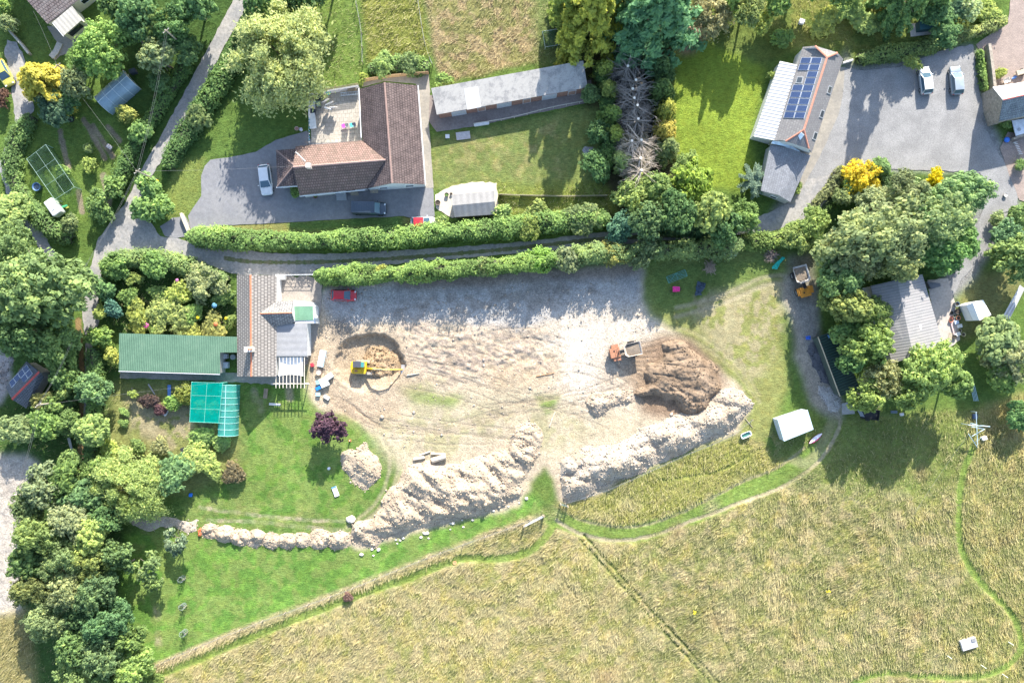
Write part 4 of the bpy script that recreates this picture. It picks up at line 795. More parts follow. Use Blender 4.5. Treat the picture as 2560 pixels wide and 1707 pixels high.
roof(t, 'roof', [TSC], M_rib((.52, .62, .67), ang((1944, 1049, 2), (1960, 1103, 2)), 1.0, .06, .05, .15, .5), .06); shell(t, TSC, M((.42, .47, .5), .6), .06, name='side_wall')
t = thing('marquee', 'bright white gabled tent on grass beside the flowerpots', 'tent', base_loc(2446, 778)); RW = M((.8, .8, .79), .6, 0, .04); a = [P(2415, 763, 1.9), P(2432, 801, 1.9)]; r_ = [P(2432, 757, 2.7), P(2449, 801, 2.7)]; z_ = [P(2458, 750, 1.9), P(2478, 787, 1.9)]
MB().slab([a[0], a[1], r_[1], r_[0]], .04).slab([r_[0], r_[1], z_[1], z_[0]], .04).build('roof', RW, t, world=True); m = MB(); lp = [a[0], a[1], r_[1], z_[1], z_[0], r_[0]]
for i in range(6): p, q = lp[i], lp[(i + 1) % 6]; m.face([Vector((p.x, p.y, 0)), Vector((q.x, q.y, 0)), q - Vector((0, 0, .05)), p - Vector((0, 0, .05))])
m.build('side_wall', RW, t, world=True)
# ------------------------------------------------------------------ vehicles
TYRE = M((.022, .022, .024), .85, 0, .2); RIM = M((.45, .46, .47), .35, .7, .05); GLASS = M_glass((.015, .02, .025), .06); GLASS_SKY = M_glass((.15, .24, .28), .05)  # lighter windscreen glass has the sky's reflection put into its base colour
LAMP = M((.7, .72, .72), .15, 0, .02); TAIL = M((.35, .02, .02), .3, 0, .05); BLACK = M((.02, .02, .022), .6)
def wheel(par, x, y, r, wd, name='wheel'):
    m = MB(); n = 20; V = []
    for yy, rr in ((-wd / 2, r * .62), (-wd / 2, r * .93), (-wd * .3, r), (wd * .3, r), (wd / 2, r * .93), (wd / 2, r * .62)):
        for i in range(n): a = 2 * math.pi * i / n; V.append((x + rr * math.cos(a), y + yy, r + rr * math.sin(a)))
    m.add(V, [(j * n + i, j * n + (i + 1) % n, (j + 1) * n + (i + 1) % n, (j + 1) * n + i) for j in range(5) for i in range(n)])
    w = m.build(name, TYRE, par); h = MB(); h.tube((x, y - wd * .4, r), (x, y + wd * .4, r), r * .62, n=16); h.build('rim', RIM, w); return w
def lid(pts, thick=.03): return pts
def quad_patch(m, a, b, c, d, inset, off):
    pts = [Vector(p) for p in (a, b, c, d)]; ctr = sum(pts, Vector()) / 4; n = (pts[1] - pts[0]).cross(pts[3] - pts[0]).normalized()
    m.face([ctr + (p - ctr) * inset + n * off for p in pts])
def car(name, label, px, py, heading, Lc, Wc, Hc, paint, roofpaint=None, hood=.27, boot=.03, belt=.60, cat='car', glass=None, van=False, group='cars parked around the houses', z0=0.0, ribs=False):
    """heading: image direction in degrees counter-clockwise from the right"""
    v = P(px, py, Hc * .6); t = thing(name, label, cat, (v.x, v.y, z0), R(heading), group); hw = Wc / 2; bz = Hc * belt; m = MB(); rings = []
    st = [(-.5, .80, .30, bz * .80), (-.485, .90, .22, bz * .95), (-.44, .97, .2, bz * 1.0), (-.3, 1, .18, bz * 1.0), (0, 1, .18, bz * .985), (.5 - hood, 1, .18, bz * .97), (.5 - hood + .06, .99, .18, bz * .94), (.40, .96, .2, bz * .84), (.465, .88, .24, bz * .74), (.495, .74, .32, bz * .62), (.5, .6, .36, bz * .56)]
    for fx, fw, zl, zb in st:
        x = fx * Lc; h = hw * fw; rings.append([(x, -h * .86, zl), (x, -h, zl + .16), (x, -h, zl + (zb - zl) * .62), (x, -h * .93, zb - .03), (x, -h * .72, zb), (x, 0, zb + .03), (x, h * .72, zb), (x, h * .93, zb - .03), (x, h, zl + (zb - zl) * .62), (x, h, zl + .16), (x, h * .86, zl)])
    k = len(rings[0]); V = [p for r_ in rings for p in r_]
    m.add(V, [(i * k + j, (i + 1) * k + j, (i + 1) * k + j + 1, i * k + j + 1) for i in range(len(rings) - 1) for j in range(k - 1)] + [tuple(range(k)), tuple(range((len(rings) - 1) * k, len(rings) * k))[::-1]])
    b = m.build('body', paint, t, smooth=True)
    b.data.polygons.foreach_set('use_smooth', np.array([len(p.vertices) == 4 for p in b.data.polygons], bool))
    xb0 = (-.5 + boot) * Lc; xf0 = (.5 - hood + .03) * Lc; xb1 = xb0 + (.10 if van else .42 if boot < .1 else .6); xf1 = xf0 - (.75 if van else .95)
    z0_, z1 = bz - .02, Hc; w0, w1 = hw * .92, hw * (.86 if van else .74)
    lo = [(xb0, -w0, z0_), (xf0, -w0, z0_), (xf0, w0, z0_), (xb0, w0, z0_)]; hi = [(xb1, -w1, z1 - .06), (xf1, -w1, z1 - .06), (xf1, w1, z1 - .06), (xb1, w1, z1 - .06)]
    c = MB()
    for i in range(4): j = (i + 1) % 4; c.face([lo[i], lo[j], hi[j], hi[i]])
    c.build('cabin', paint, t)
    r_ = MB(); n = 6; V = []
    for i in range(n + 1):
        for j in range(5):
            u, q = i / n, j / 4; x = xb1 - .02 + (xf1 - xb1 + .04) * u; V.append((x, -w1 * 1.0 + 2 * w1 * q, z1 - .055 + .06 * (math.sin(math.pi * u) ** .5) * (math.sin(math.pi * q) ** .5 if not van else 1 if 0 < j < 4 else .2)))
    r_.add(V, [(i * 5 + j, (i + 1) * 5 + j, (i + 1) * 5 + j + 1, i * 5 + j + 1) for i in range(n) for j in range(4)]); rf = r_.build('roof', roofpaint or paint, t, smooth=True)
    if ribs:
        q = MB()
        for i in range(9): q.box((xb1 + .25 + i * (xf1 - xb1 - .5) / 8, 0, z1 + .01), (.06, w1 * 1.7, .025))
        q.build('roof_rib', roofpaint or paint, rf)
    gl = glass or GLASS
    for nm, ids in (('windscreen', (1, 2)), ('rear_window', (3, 0)), ('side_window', (0, 1)), ('side_window', (2, 3))):
        if van and nm == 'side_window':
            i, j = ids; s = 1 if ids == (0, 1) else 0; A, B = lo[i], lo[j]; C, D = hi[j], hi[i]; f = .72
            A, B, C, D = (Vector(A).lerp(Vector(B), f), B, C, Vector(D).lerp(Vector(C), f)) if s else (A, Vector(A).lerp(Vector(B), 1 - f), Vector(D).lerp(Vector(C), 1 - f), D)
            q = MB(); quad_patch(q, A, B, C, D, .84, .012)
        else: i, j = ids; q = MB(); quad_patch(q, lo[i], lo[j], hi[j], hi[i], .88, .012)
        q.build(nm, gl, t)
    for s in (-1, 1):
        for x in (-.31 * Lc, .33 * Lc): wheel(t, x, s * (hw - .1), Hc * .215, .21)
        MB().box((.455 * Lc, s * hw * .66, bz * .74), (.2, .28, .13), s * -.35).build('headlight', LAMP, t, bevel=.02)
        MB().box((-.488 * Lc, s * hw * .74, bz * .85), (.1, .22, .18)).build('tail_light', TAIL, t, bevel=.02)
        MB().box((xf0 - .38, s * (hw + .09), bz + .09), (.13, .2, .14)).build('mirror', paint, t, bevel=.03)
    q = MB(); q.tube((xf0 + .08, -hw * .5, bz + .045), (xf0 - .1, hw * .1, bz + .13), .012); q.tube((xf0 + .08, hw * .1, bz + .045), (xf0 - .1, hw * .6, bz + .13), .012); q.build('wiper', BLACK, t)
    return t
PW = M_paint((.62, .63, .63)); PRED = M_paint((.50, .012, .02)); PSIL = M_paint((.50, .53, .54), .3, .55); PBLU = M_paint((.21, .25, .29), .3, .5); PYEL = M_paint((.62, .55, .10)); PGRY = M_paint((.045, .065, .085), .3, .3); PCRIM = M_paint((.40, .02, .03))
GLB = M_glass((.07, .12, .16), .05)
car('parked_car', 'white estate car on the asphalt drive beside the brown hip roof', 662, 449, -83, 4.6, 1.85, 1.5, PW, None, .27, .04, glass=GLB)
car('parked_van', 'dark blue-grey panel van parked in the shade before the bungalow steps', 921, 520, -1.5, 5.2, 1.95, 1.95, PGRY, None, .20, .02, .5, 'van', GLASS_SKY, True, ribs=True)
car('parked_car', 'small white car with a red roof beside the long hedge', 1058, 556, 0, 3.8, 1.72, 1.45, PW, PCRIM, .27, .03, glass=GLB)
car('parked_car', 'bright red hatchback on the cottage drive beside the site', 858.5, 738, -1.5, 3.75, 1.68, 1.5, PRED, None, .24, .03, glass=GLB)
car('parked_car', 'white-roofed silver hatchback on gravel, nearer the clipped hedge', 2316, 200, 97, 4.15, 1.75, 1.5, PSIL, M_paint((.66, .68, .68)), .27, .03, glass=GLB)
car('parked_car', 'blue-grey hatchback on gravel, nearer the drystone wall', 2393, 200, 95, 4.3, 1.78, 1.5, PBLU, M_paint((.42, .46, .48), .3, .5), .27, .03, glass=GLB)
car('parked_car', 'pale yellow car half cut off by the left edge', 7, 182, -62, 4.1, 1.75, 1.5, PYEL, None, .27, .03, glass=GLB)
# --- tracked excavator, boom reaching east
YEL = M((.62, .40, .02), .5, 0, .15, 3); ORG = M((.55, .23, .03), .55, 0, .2, 3); RUST = M((.36, .16, .09), .75, 0, .35, 4); SKIP = M((.42, .36, .30), .6, 0, .35, 4); GUN = M((.12, .13, .14), .6, .3)
ez = gz(905, 918); v = P(898, 919, 1.5); ex = thing('excavator', 'yellow tracked excavator with dark cab roof digging in the pit', 'excavator', (v.x, v.y, ez + .02), R(-2)); ex.scale = (.87, .87, .87)
for s in (-1, 1):
    m = MB(); prof = [(-1.5, .38), (-1.3, .08), (-1.1, 0), (1.3, 0), (1.55, .1), (1.72, .4), (1.55, .72), (1.3, .8), (-1.1, .8), (-1.4, .7)]
    V = [(x + .45, s * 1.0 - .24, z) for x, z in prof] + [(x + .45, s * 1.0 + .24, z) for x, z in prof]; k = len(prof)
    m.add(V, [tuple(range(k)), tuple(range(2 * k - 1, k - 1, -1))] + [(i, k + i, k + (i + 1) % k, (i + 1) % k) for i in range(k)]); tr = m.build('track', M((.30, .27, .23), .8, 0, .3, 5), ex, bevel=.03)
    q = MB()
    for i in range(14): q.box((-.85 + i * .22, s * 1.0, .81), (.1, .5, .05))
    q.build('track_plate', M((.42, .38, .33), .7), tr)
MB().box((.3, 0, .75), (1.2, 1.3, .5)).build('undercarriage', GUN, ex)
m = MB(); m.prism([(-1.55, -.95), (-1.35, -1.1), (.85, -1.1), (1.0, -.6), (1.0, 1.0), (-1.35, 1.05), (-1.6, .9), (-1.75, 0)], .95, 1.75); m.build('house', YEL, ex, bevel=.06)
m = MB(); m.prism([(-1.5, -1.0), (.1, -1.0), (.1, -.25), (-1.5, -.25)], 1.75, 1.95); eng = m.build('engine_cover', YEL, ex, bevel=.04)
MB().box((-.7, -.6, 1.98), (.5, .35, .08)).build('grille', RUST, eng); MB().tube((-1.2, -.4, 1.9), (-1.2, -.4, 2.35), .06).build('exhaust', BLACK, eng)
m = MB(); m.prism([(-1.1, .05), (.75, .05), (.75, 1.05), (-1.1, 1.05)], 1.75, 2.75); cb = m.build('cab', M((.45, .30, .03), .5), ex, bevel=.05)
MB().box((-.45, .55, 2.79), (1.35, 1.05, .09)).build('cab_roof', M((.06, .065, .08), .6, 0, .1), cb, bevel=.03); MB().box((.5, .55, 2.78), (.5, .9, .04)).build('roof_window', M_glass((.06, .24, .24), .08), cb)
MB().box((.77, .55, 2.25), (.03, .85, .8)).build('windscreen', GLASS_SKY, cb); MB().box((-.2, 1.065, 2.3), (1.2, .03, .7)).build('side_window', GLASS_SKY, cb)
bm = MB(); bp = [(1.0, -.12, 1.5), (2.3, -.12, 2.8), (3.8, -.12, 3.3), (5.5, -.12, 3.0)]
for i in range(3): a, b = Vector(bp[i]), Vector(bp[i + 1]); bm.box((a + b) / 2, ((b - a).length + .12, .26, .42 - .06 * i), 0, 0, -math.atan2(b.z - a.z, b.x - a.x))
bm.build('boom', YEL, ex, bevel=.03)
a, b = Vector((5.5, -.12, 3.0)), Vector((7.1, -.12, .75)); MB().box((a + b) / 2, ((b - a).length + .2, .22, .3), 0, 0, -math.atan2(b.z - a.z, b.x - a.x)).build('stick', M((.60, .42, .10), .5), ex, bevel=.03)
MB().tube((2.4, -.12, 3.2), (4.2, -.12, 3.6), .06).tube((4.2, -.12, 3.6), (5.4, -.12, 3.3), .04).build('ram', STEEL, ex)
m = MB(); V = []; prof = [(6.85, .75), (7.4, .95), (7.65, .55), (7.5, .15), (7.1, .0), (6.8, .2)]
for y in (-.95, .7): V += [(x, y, z) for x, z in prof]
k = 6; m.add(V, [tuple(range(k)), tuple(range(2 * k - 1, k - 1, -1))] + [(i, k + i, k + i + 1, i + 1) for i in range(k - 1) if i != 4]); m.build('bucket', M((.50, .47, .45), .4, .4, .2), ex)
# --- site dumpers
def dumper(label, px, py, head, body, skipm, wide):
    v = P(px, py, 1.0); t = thing('site_dumper', label, 'dumper', (v.x, v.y, gz(px, py) + .01), R(head), 'dumpers on the site')
    for x, y, r_ in ((1.2, 1.0, .55), (1.2, -1.0, .55), (-1.35, 1.0, .55), (-1.35, -1.0, .55)): wheel(t, x, y, r_, .42)
    lo = [(.55, -.7, .85), (1.9, -.7, .85), (1.9, .7, .85), (.55, .7, .85)]; w2 = wide / 2
    hi = [(-.15, -.62, 1.75), (.25, -w2, 1.7), (2.45, -w2, 1.55), (2.45, w2, 1.55), (.25, w2, 1.7), (-.15, .62, 1.75)]
    m = MB(); ring = hi; inn = [(x * .93 + .08, y * .93, z - .02) for x, y, z in hi]; floor = [(.35, -.5, 1.0), (.6, -.85, 1.0), (1.95, -.85, 1.0), (1.95, .85, 1.0), (.6, .85, 1.0), (.35, .5, 1.0)]; bot = [(x, y, .82) for x, y, z in floor]
    V = [*bot, *ring, *inn, *floor]; k = 6; F = [tuple(range(5, -1, -1)), tuple(range(18, 24))]
    for g_ in range(3):
        for i in range(k): j = (i + 1) % k; F.append((g_ * k + i, g_ * k + j, (g_ + 1) * k + j, (g_ + 1) * k + i))
    m.add(V, F); sk = m.build('skip', skipm, t)
    ld = MB(); ld.add([(x * .96 + .03, y * .9, 1.28 + .05 * (i % 2)) for i, (x, y, z) in enumerate(inn)] + [(1.1, 0, 1.42)], [(i, (i + 1) % 6, 6) for i in range(6)]); ld.build('load', M((.20, .16, .12), .95, 0, .3, 6, .6), sk)
    MB().box((.1, 0, .7), (.9, .5, .4)).build('chassis_joint', GUN, t)
    m = MB(); m.prism([(-2.25, -.72), (-.75, -.72), (-.75, .72), (-2.25, .72)], .6, 1.35); m.build('engine_cover', body, t, bevel=.06)
    MB().box((-1.6, .3, 1.38), (.2, .2, .06)).build('filler_cap', BLACK, t)
    m = MB(); m.box((-.72, 0, 1.42), (.5, .5, .12)); m.box((-.98, 0, 1.68), (.1, .5, .5)); m.build('seat', BLACK, t, bevel=.04)
    m = MB(); m.lathe([(.2, 0), (.2, .03)], (-.32, 0, 1.55)); m.tube((-.15, 0, 1.0), (-.32, 0, 1.55), .03); m.build('steering_wheel', BLACK, t)
    m = MB()
    for s in (-.62, .62): m.tube((-1.05, s, 1.3), (-1.05, s, 2.35), .035)
    m.tube((-1.05, -.62, 2.35), (-1.05, .62, 2.35), .035); m.build('roll_bar', body, t)
    for s in (-1, 1): MB().box((-1.35, s * .98, 1.16), (1.1, .48, .05)).build('mudguard', body, t, bevel=.02)
    return t
dumper('orange-backed dumper with an empty grey skip in the shade by the trees', 2006, 705, 105, ORG, M((.46, .43, .40), .55, 0, .3, 4), 2.1)
dumper('rusty orange dumper turned to the brown soil heap in full sun', 1562, 877, 12, RUST, SKIP, 1.95)
# --- black trailer, barrow, bath
t = thing('trailer', 'black open trailer frame with folded ramps under the tree edge', 'trailer', base_loc(2170, 1034), R(-8))
m = MB(); m.box((0, 0, .5), (2.6, 1.5, .1)); m.build('bed', BLACK, t); m = MB()
for y in (-.75, .75): m.box((0, y, .72), (2.6, .06, .35))
m.box((1.3, 0, .72), (.06, 1.5, .35)); m.build('side_board', BLACK, t)
for s in (-1, 1): wheel(t, -.1, s * .92, .33, .2)
MB().path([(-1.3, .0, .5), (-2.0, .1, .45)], .05).build('drawbar', BLACK, t)
m = MB()
for i in range(5): m.box((-1.75 + i * .13, .15, .6), (.06, 1.7, .05), .62)
m.build('ramp', STEEL, t)
def barrow(label, px, py, head, colr, cat='wheelbarrow'):
    v = P(px, py, .5); t = thing('wheelbarrow', label, cat, (v.x, v.y, gz(px, py)), R(head)); mt = M(colr, .45, 0, .08)
    lo = [(-.3, -.22, .35), (.3, -.2, .35), (.3, .2, .35), (-.3, .22, .35)]; hi = [(-.52, -.4, .68), (.55, -.36, .62), (.55, .36, .62), (-.52, .4, .68)]; inn = [(x * .93, y * .92, z - .01) for x, y, z in hi]; fl = [(x, y, .39) for x, y, z in lo]
    V = lo + hi + inn + fl; F = [(3, 2, 1, 0), (12, 13, 14, 15)] + [(g * 4 + i, g * 4 + (i + 1) % 4, (g + 1) * 4 + (i + 1) % 4, (g + 1) * 4 + i) for g in range(3) for i in range(4)]
    MB().add(V, F).build('tray', mt, t); wheel(t, .72, 0, .19, .09); m = MB()
    for s in (-1, 1): m.path([(.72, s * .08, .2), (.2, s * .24, .34), (-.6, s * .3, .5), (-1.05, s * .3, .62)], .022); m.path([(-.3, s * .24, .36), (-.42, s * .3, 0.02)], .02)
    m.build('frame', BLACK, t); return t
barrow('bright pink wheelbarrow on grass beside the crumpled dark tarpaulin', 1690, 723, 0, (.75, .05, .28))
# ------------------------------------------------------------------ spoil heaps
def heap(name, label, poly, hmax, slope, col, col2, seed, rid=0.0, rdir=0.0, rfreq=1.0, stones=500, group=None, cat='spoil heap', step=.17, cap=1.0, ssz=.10, polar=None, warp=1.5, cone=2.0, aniso=1.0, zs=1.0):
    xs = [PX(*p)[0] for p in poly]; ys = [PX(*p)[1] for p in poly]; pw = [PX(*p) for p in poly]
    X, Y = np.meshgrid(np.arange(min(xs) - .4, max(xs) + .5, step), np.arange(min(ys) - .4, max(ys) + .5, step), indexing='ij')
    wx = X + warp * (fbm(X / 2.2, Y / 2.2, seed, 4) - .5); wy = Y + warp * (fbm(X / 2.2, Y / 2.2, seed + 1, 4) - .5)
    ins = inside(pw, wx, wy); d = dist_line(pw, wx, wy, True); d = np.where(ins, d, -d)
    h = hmax * cap * (1 - np.exp(-np.clip(d, 0, 99) * slope / hmax))
    if cone:                                                    # tipped loads: many overlapping cones of loose material
        rg = np.random.RandomState(seed + 50); cand = np.nonzero(d.ravel() > cone * .38)[0]
        if len(cand):
            nc = max(3, int(len(cand) * step * step / (cone * cone) * 1.5)); pk = rg.choice(cand, nc); cc, ss = math.cos(rdir), math.sin(rdir); hc = np.zeros_like(h)
            for q_ in pk:
                x0, y0 = X.ravel()[q_], Y.ravel()[q_]; an = rdir + rg.normal(0, .35); cc, ss = math.cos(an), math.sin(an); ax = (X - x0) * cc + (Y - y0) * ss; ay = -(X - x0) * ss + (Y - y0) * cc; t0 = min(hmax, d.ravel()[q_] * slope * .9) * rg.uniform(.75, 1.25)
                hc = np.maximum(hc, t0 - .78 * np.sqrt((ax / aniso) ** 2 + (ay * 1.15) ** 2 + .05))
            h = np.maximum(np.minimum(h * .55, hmax * .5), np.minimum(hc, np.clip(d, 0, 9) * 1.0 + .03))
    c, s = math.cos(rdir), math.sin(rdir); u = (X * c + Y * s); q = (-X * s + Y * c)
    env = np.clip(d / 1.2, 0, 1)
    if polar is not None:
        cx0, cy0 = PX(*polar); u = np.hypot(X - cx0, Y - cy0); q = np.arctan2(Y - cy0, X - cx0) * 12
    if polar is not None:
        nn = fbm(u / 5, q, seed + 5, 2); h += env * (.22 * (fbm(u / 6, q * .6, seed + 6, 2) - .5) - .17 * np.clip(1 - np.abs(nn - .5) * 7, 0, 1) + .10 * (fbm(X / .5, Y / .5, seed + 12, 2) - .5))
    elif rid: h += env * rid * (np.abs(fbm(u / 7, q * rfreq, seed + 5, 3) - .5) * 4 - .75)
    h += env * .55 * (fbm(X / 2.0, Y / 2.0, seed + 7, 4) - .5) + env * .34 * (fbm(X / .7, Y / .7, seed + 8, 3) - .5) + np.clip(d / .5, 0, 1) * .12 * (fbm(X / .25, Y / .25, seed + 9, 2) - .5)
    h = h * zs
    h = np.where(d > 0, np.maximum(h, .0), np.maximum(d, -.6) * .7) - .05
    n1, n2 = X.shape; idx = np.arange(n1 * n2).reshape(n1, n2); F = np.stack([idx[:-1, :-1], idx[1:, :-1], idx[1:, 1:], idx[:-1, 1:]], -1).reshape(-1, 4)
    keep = (d > -.55); kf = keep.ravel()[F].all(1); F = F[kf]; V = np.stack([X, Y, h], -1).reshape(-1, 3); used = np.unique(F); mp = np.full(len(V), -1); mp[used] = np.arange(len(used)); F = mp[F]; V = V[used]
    cx, cy = sum(xs) / len(xs), sum(ys) / len(ys)
    stones = int(stones * .9); ssz *= .8; rng = np.random.RandomState(seed); top = np.nonzero(d.ravel() > -.35)[0]; pk = rng.choice(top, stones); hx, hy, hz = X.ravel()[pk], Y.ravel()[pk], h.ravel()[pk]
    VV = [V]; oct_ = np.array([(1, 0, 0), (0, 1, 0), (-1, 0, 0), (0, -1, 0), (0, 0, .8), (0, 0, -.8)]); of = np.array([(0, 1, 4, 4), (1, 2, 4, 4), (2, 3, 4, 4), (3, 0, 4, 4), (1, 0, 5, 5), (2, 1, 5, 5), (3, 2, 5, 5), (0, 3, 5, 5)])
    o = bpy.data.objects
    me = mesh_np(name, V, F, True); me.transform(Matrix.Translation((-cx, -cy, 0)))
    ob = o.new(name, me); COL.objects.link(ob); ob.location = (cx, cy, 0); W[ob.name] = Matrix.Translation((cx, cy, 0)); me.materials.append(heap_mat(col, col2)); tag(ob, label, cat, group)
    if stones:
        sz = ssz * rng.lognormal(0, .45, stones); a = rng.uniform(0, 6.28, stones); k = np.arange(stones)
        b = oct_[None] * (1 + rng.uniform(-.35, .35, (stones, 6, 1))) * sz[:, None, None]; ca, sa = np.cos(a)[:, None], np.sin(a)[:, None]
        bx = b[..., 0] * ca - b[..., 1] * sa; by = b[..., 0] * sa + b[..., 1] * ca; jx = rng.uniform(-.1, .1, (2, stones))
        SV = np.stack([bx + (hx + jx[0] - cx)[:, None], by + (hy + jx[1] - cy)[:, None], b[..., 2] + hz[:, None] + sz[:, None] * .2], -1).reshape(-1, 3)
        tri = np.array([(0, 1, 4), (1, 2, 4), (2, 3, 4), (3, 0, 4), (1, 0, 5), (2, 1, 5), (3, 2, 5), (0, 3, 5)]); SF = (tri[None] + (k * 6)[:, None, None]).reshape(-1, 3)
        sm = mesh_np('stones', SV, SF); sm.materials.append(M(tuple(min(.8, q * .95) for q in col), .9, 0, .35, 4)); so_ = bpy.data.objects.new('stones', sm); link(so_, ob); so_['kind'] = 'stuff'
    return ob
HM = {}
def heap_mat(c1, c2):
    if (c1, c2) not in HM: HM[(c1, c2)] = M_sheet(c1, c2, .5, 4.5, .24, .7, .95)
    return HM[(c1, c2)]
PALE, PALE2 = (.40, .322, .235), (.315, .245, .175); GREYH, GREYH2 = (.385, .33, .265), (.42, .385, .35)
heap('spoil_heap', 'small isolated oval heap of pale rubble on the lawn by the purple tree', [(905, 1104), (922, 1110), (940, 1138), (958, 1163), (955, 1190), (937, 1206), (924, 1230), (904, 1234), (880, 1218), (868, 1188), (857, 1158), (853, 1130), (864, 1118), (882, 1120)], 1.7, .95, PALE, PALE2, 21, .3, R(-38), .55, 700, cone=1.5, aniso=2.6, zs=.6)
heap('spoil_heap', 'large fan-shaped heap of pale rubble with deep furrows, in the middle', [(1000, 1180), (1022, 1162), (1062, 1152), (1150, 1158), (1205, 1136), (1262, 1116), (1290, 1060), (1320, 1048), (1347, 1060), (1354, 1100), (1346, 1140), (1326, 1160), (1312, 1200), (1306, 1230), (1270, 1262), (1180, 1292), (1100, 1312), (1000, 1332), (940, 1362), (900, 1370), (872, 1352), (880, 1310), (930, 1292), (950, 1265), (962, 1238), (985, 1212)], 2.3, .9, PALE, PALE2, 33, .3, R(-32), .42, 4500, cone=1.7, aniso=2.6, zs=.8)
for i, (x, y, rx, ry, lb) in enumerate([(526, 1328, 22, 20, 'leftmost pale tipped mound of the row, touching the orange barrier'), (562, 1334, 26, 22, 'second pale mound from the left end of the row'), (600, 1342, 26, 22, 'pale tipped mound of the row, third from its left end'), (640, 1346, 26, 21, 'pale tipped mound of the row, fourth from its left end'), (678, 1350, 24, 20, 'middle mound in the row of nine pale mounds'), (716, 1352, 25, 20, 'pale mound just right of the middle of the row'), (756, 1350, 24, 20, 'pale mound of the row directly below the lawn track'), (800, 1347, 30, 24, 'broadest tall mound of the row, below the boulder'), (848, 1350, 30, 22, 'rightmost mound of the row, merging into the furrowed heap')]):
    heap('spoil_mound', lb, [(x + rx * 1.15 * math.cos(k * .52), y + ry * 1.1 * math.sin(k * .52)) for k in range(12)], 1.5, 1.1, PALE, PALE2, 60 + i * 3, .3, .3 * i, .8, 420, 'row of tipped rubble mounds', 'mound', .13, 1.0, .075, warp=.5, cone=1.1)
heap('spoil_heap', 'low shaded grey-brown heap beside the woodland and the fruit trees', [(312, 1280), (330, 1312), (380, 1328), (430, 1325), (470, 1333), (494, 1326), (494, 1299), (460, 1293), (400, 1282), (350, 1266)], .8, .6, (.42, .35, .28), (.36, .31, .25), 25, .2, 0, .6, 300)
heap('spoil_heap', 'longest bank of pale grey rubble running along the wire fence', [(1397, 1176), (1402, 1150), (1432, 1134), (1472, 1112), (1560, 1100), (1602, 1068), (1650, 1050), (1682, 1042), (1762, 1000), (1790, 972), (1840, 965), (1868, 980), (1879, 1012), (1866, 1042), (1840, 1076), (1792, 1094), (1740, 1120), (1660, 1154), (1560, 1200), (1480, 1236), (1412, 1256), (1398, 1240)], 2.5, .95, GREYH, PALE2, 41, .2, R(25), .4, 4500, cone=1.9, aniso=1.3, zs=.85)
heap('soil_heap', 'spread of dark brown topsoil with long machine tracks beside the rusty dumper', [(1655, 862), (1690, 848), (1716, 860), (1742, 885), (1776, 905), (1796, 920), (1801, 950), (1790, 985), (1776, 1000), (1766, 1028), (1736, 1040), (1700, 1030), (1680, 1004), (1640, 992), (1600, 994), (1580, 985), (1590, 970), (1620, 950), (1610, 925), (1620, 905), (1650, 895), (1662, 880)], 1.45, 2.0, (.158, .112, .075), (.25, .184, .128), 77, .24, R(-14), .75, 1300, None, 'soil heap', .11, 1.0, .085, (1520, 905), cone=0)
heap('spoil_heap', 'low grey-white mound joined to the left of the brown topsoil', [(1472, 1000), (1480, 985), (1530, 984), (1582, 968), (1592, 988), (1580, 1008), (1540, 1014), (1512, 1024), (1490, 1046), (1470, 1030)], 1.5, 1.2, (.38, .31, .235), (.31, .245, .18), 83, .2, R(10), .6, 500, cone=1.2, zs=.9)
heap('soil_heap', 'dug brown clay pile under the excavator boom', [(912, 866), (960, 860), (1000, 888), (1006, 925), (976, 948), (940, 958), (914, 945), (905, 912)], 1.5, 1.3, (.26, .18, .105), (.36, .26, .165), 91, .2, 0, .8, 700, None, 'soil heap')
bpy.data.objects['soil_heap.001'].location.z = gz(955, 910) + .02
heap('gravel_heap', 'dark asphalt planings heaped along the green tin shed', [(2020, 866), (2040, 853), (2060, 880), (2086, 955), (2080, 966), (2052, 958), (2030, 920)], .5, .6, (.075, .078, .09), (.10, .10, .11), 95, 0, 0, 1, 200, None, 'gravel heap', cone=0)
heap('gravel_heap', 'pale stone chippings heaped below the dark planings', [(2040, 955), (2082, 962), (2102, 1000), (2100, 1030), (2070, 1022)], .3, .5, (.36, .34, .32), (.31, .29, .27), 97, 0, 0, 1, 300, None, 'gravel heap', cone=0)
heap('rubble_heap', 'dark rubble and rotting stone by the solar workshop at the left edge', [(-5, 905), (20, 890), (38, 900), (30, 935), (20, 960), (-10, 985)], .5, .6, (.22, .2, .19), (.32, .3, .28), 99, .2, 0, 1, 220, None, 'rubble heap', cone=.9)
heap('ash_heap', 'small heap of bonfire ash and weeds on the mown lawn', [(1450, 375), (1462, 366), (1482, 368), (1492, 380), (1482, 394), (1458, 393)], .35, .5, (.21, .175, .15), (.28, .27, .27), 101, 0, 0, 1, 120, None, 'ash heap', .12, 1, .06, cone=0, warp=.6)
# loose boulders and stones
def rock(label, px, py, r, col, seed, group=None, name='boulder', cat='boulder'):
    rng = random.Random(seed); v = P(px, py, 0); t = MB(); n = 9; V = []
    for j, (f, z) in enumerate(((.75, -.1), (1, .25), (.8, .62), (.4, .8))):
        for i in range(n): a = 2 * math.pi * i / n; q = r * f * rng.uniform(.78, 1.2); V.append((q * math.cos(a) * 1.2, q * math.sin(a), r * z * rng.uniform(.85, 1.15)))
    t.add(V, [(j * n + i, j * n + (i + 1) % n, (j + 1) * n + (i + 1) % n, (j + 1) * n + i) for j in range(3) for i in range(n)] + [tuple(range(3 * n, 4 * n))])
    o = t.build(name, M(col, .9, 0, .25, 3, .5), None, bevel=.04); o.location = (v.x, v.y, gz(px, py)); return tag(o, label, cat, group)

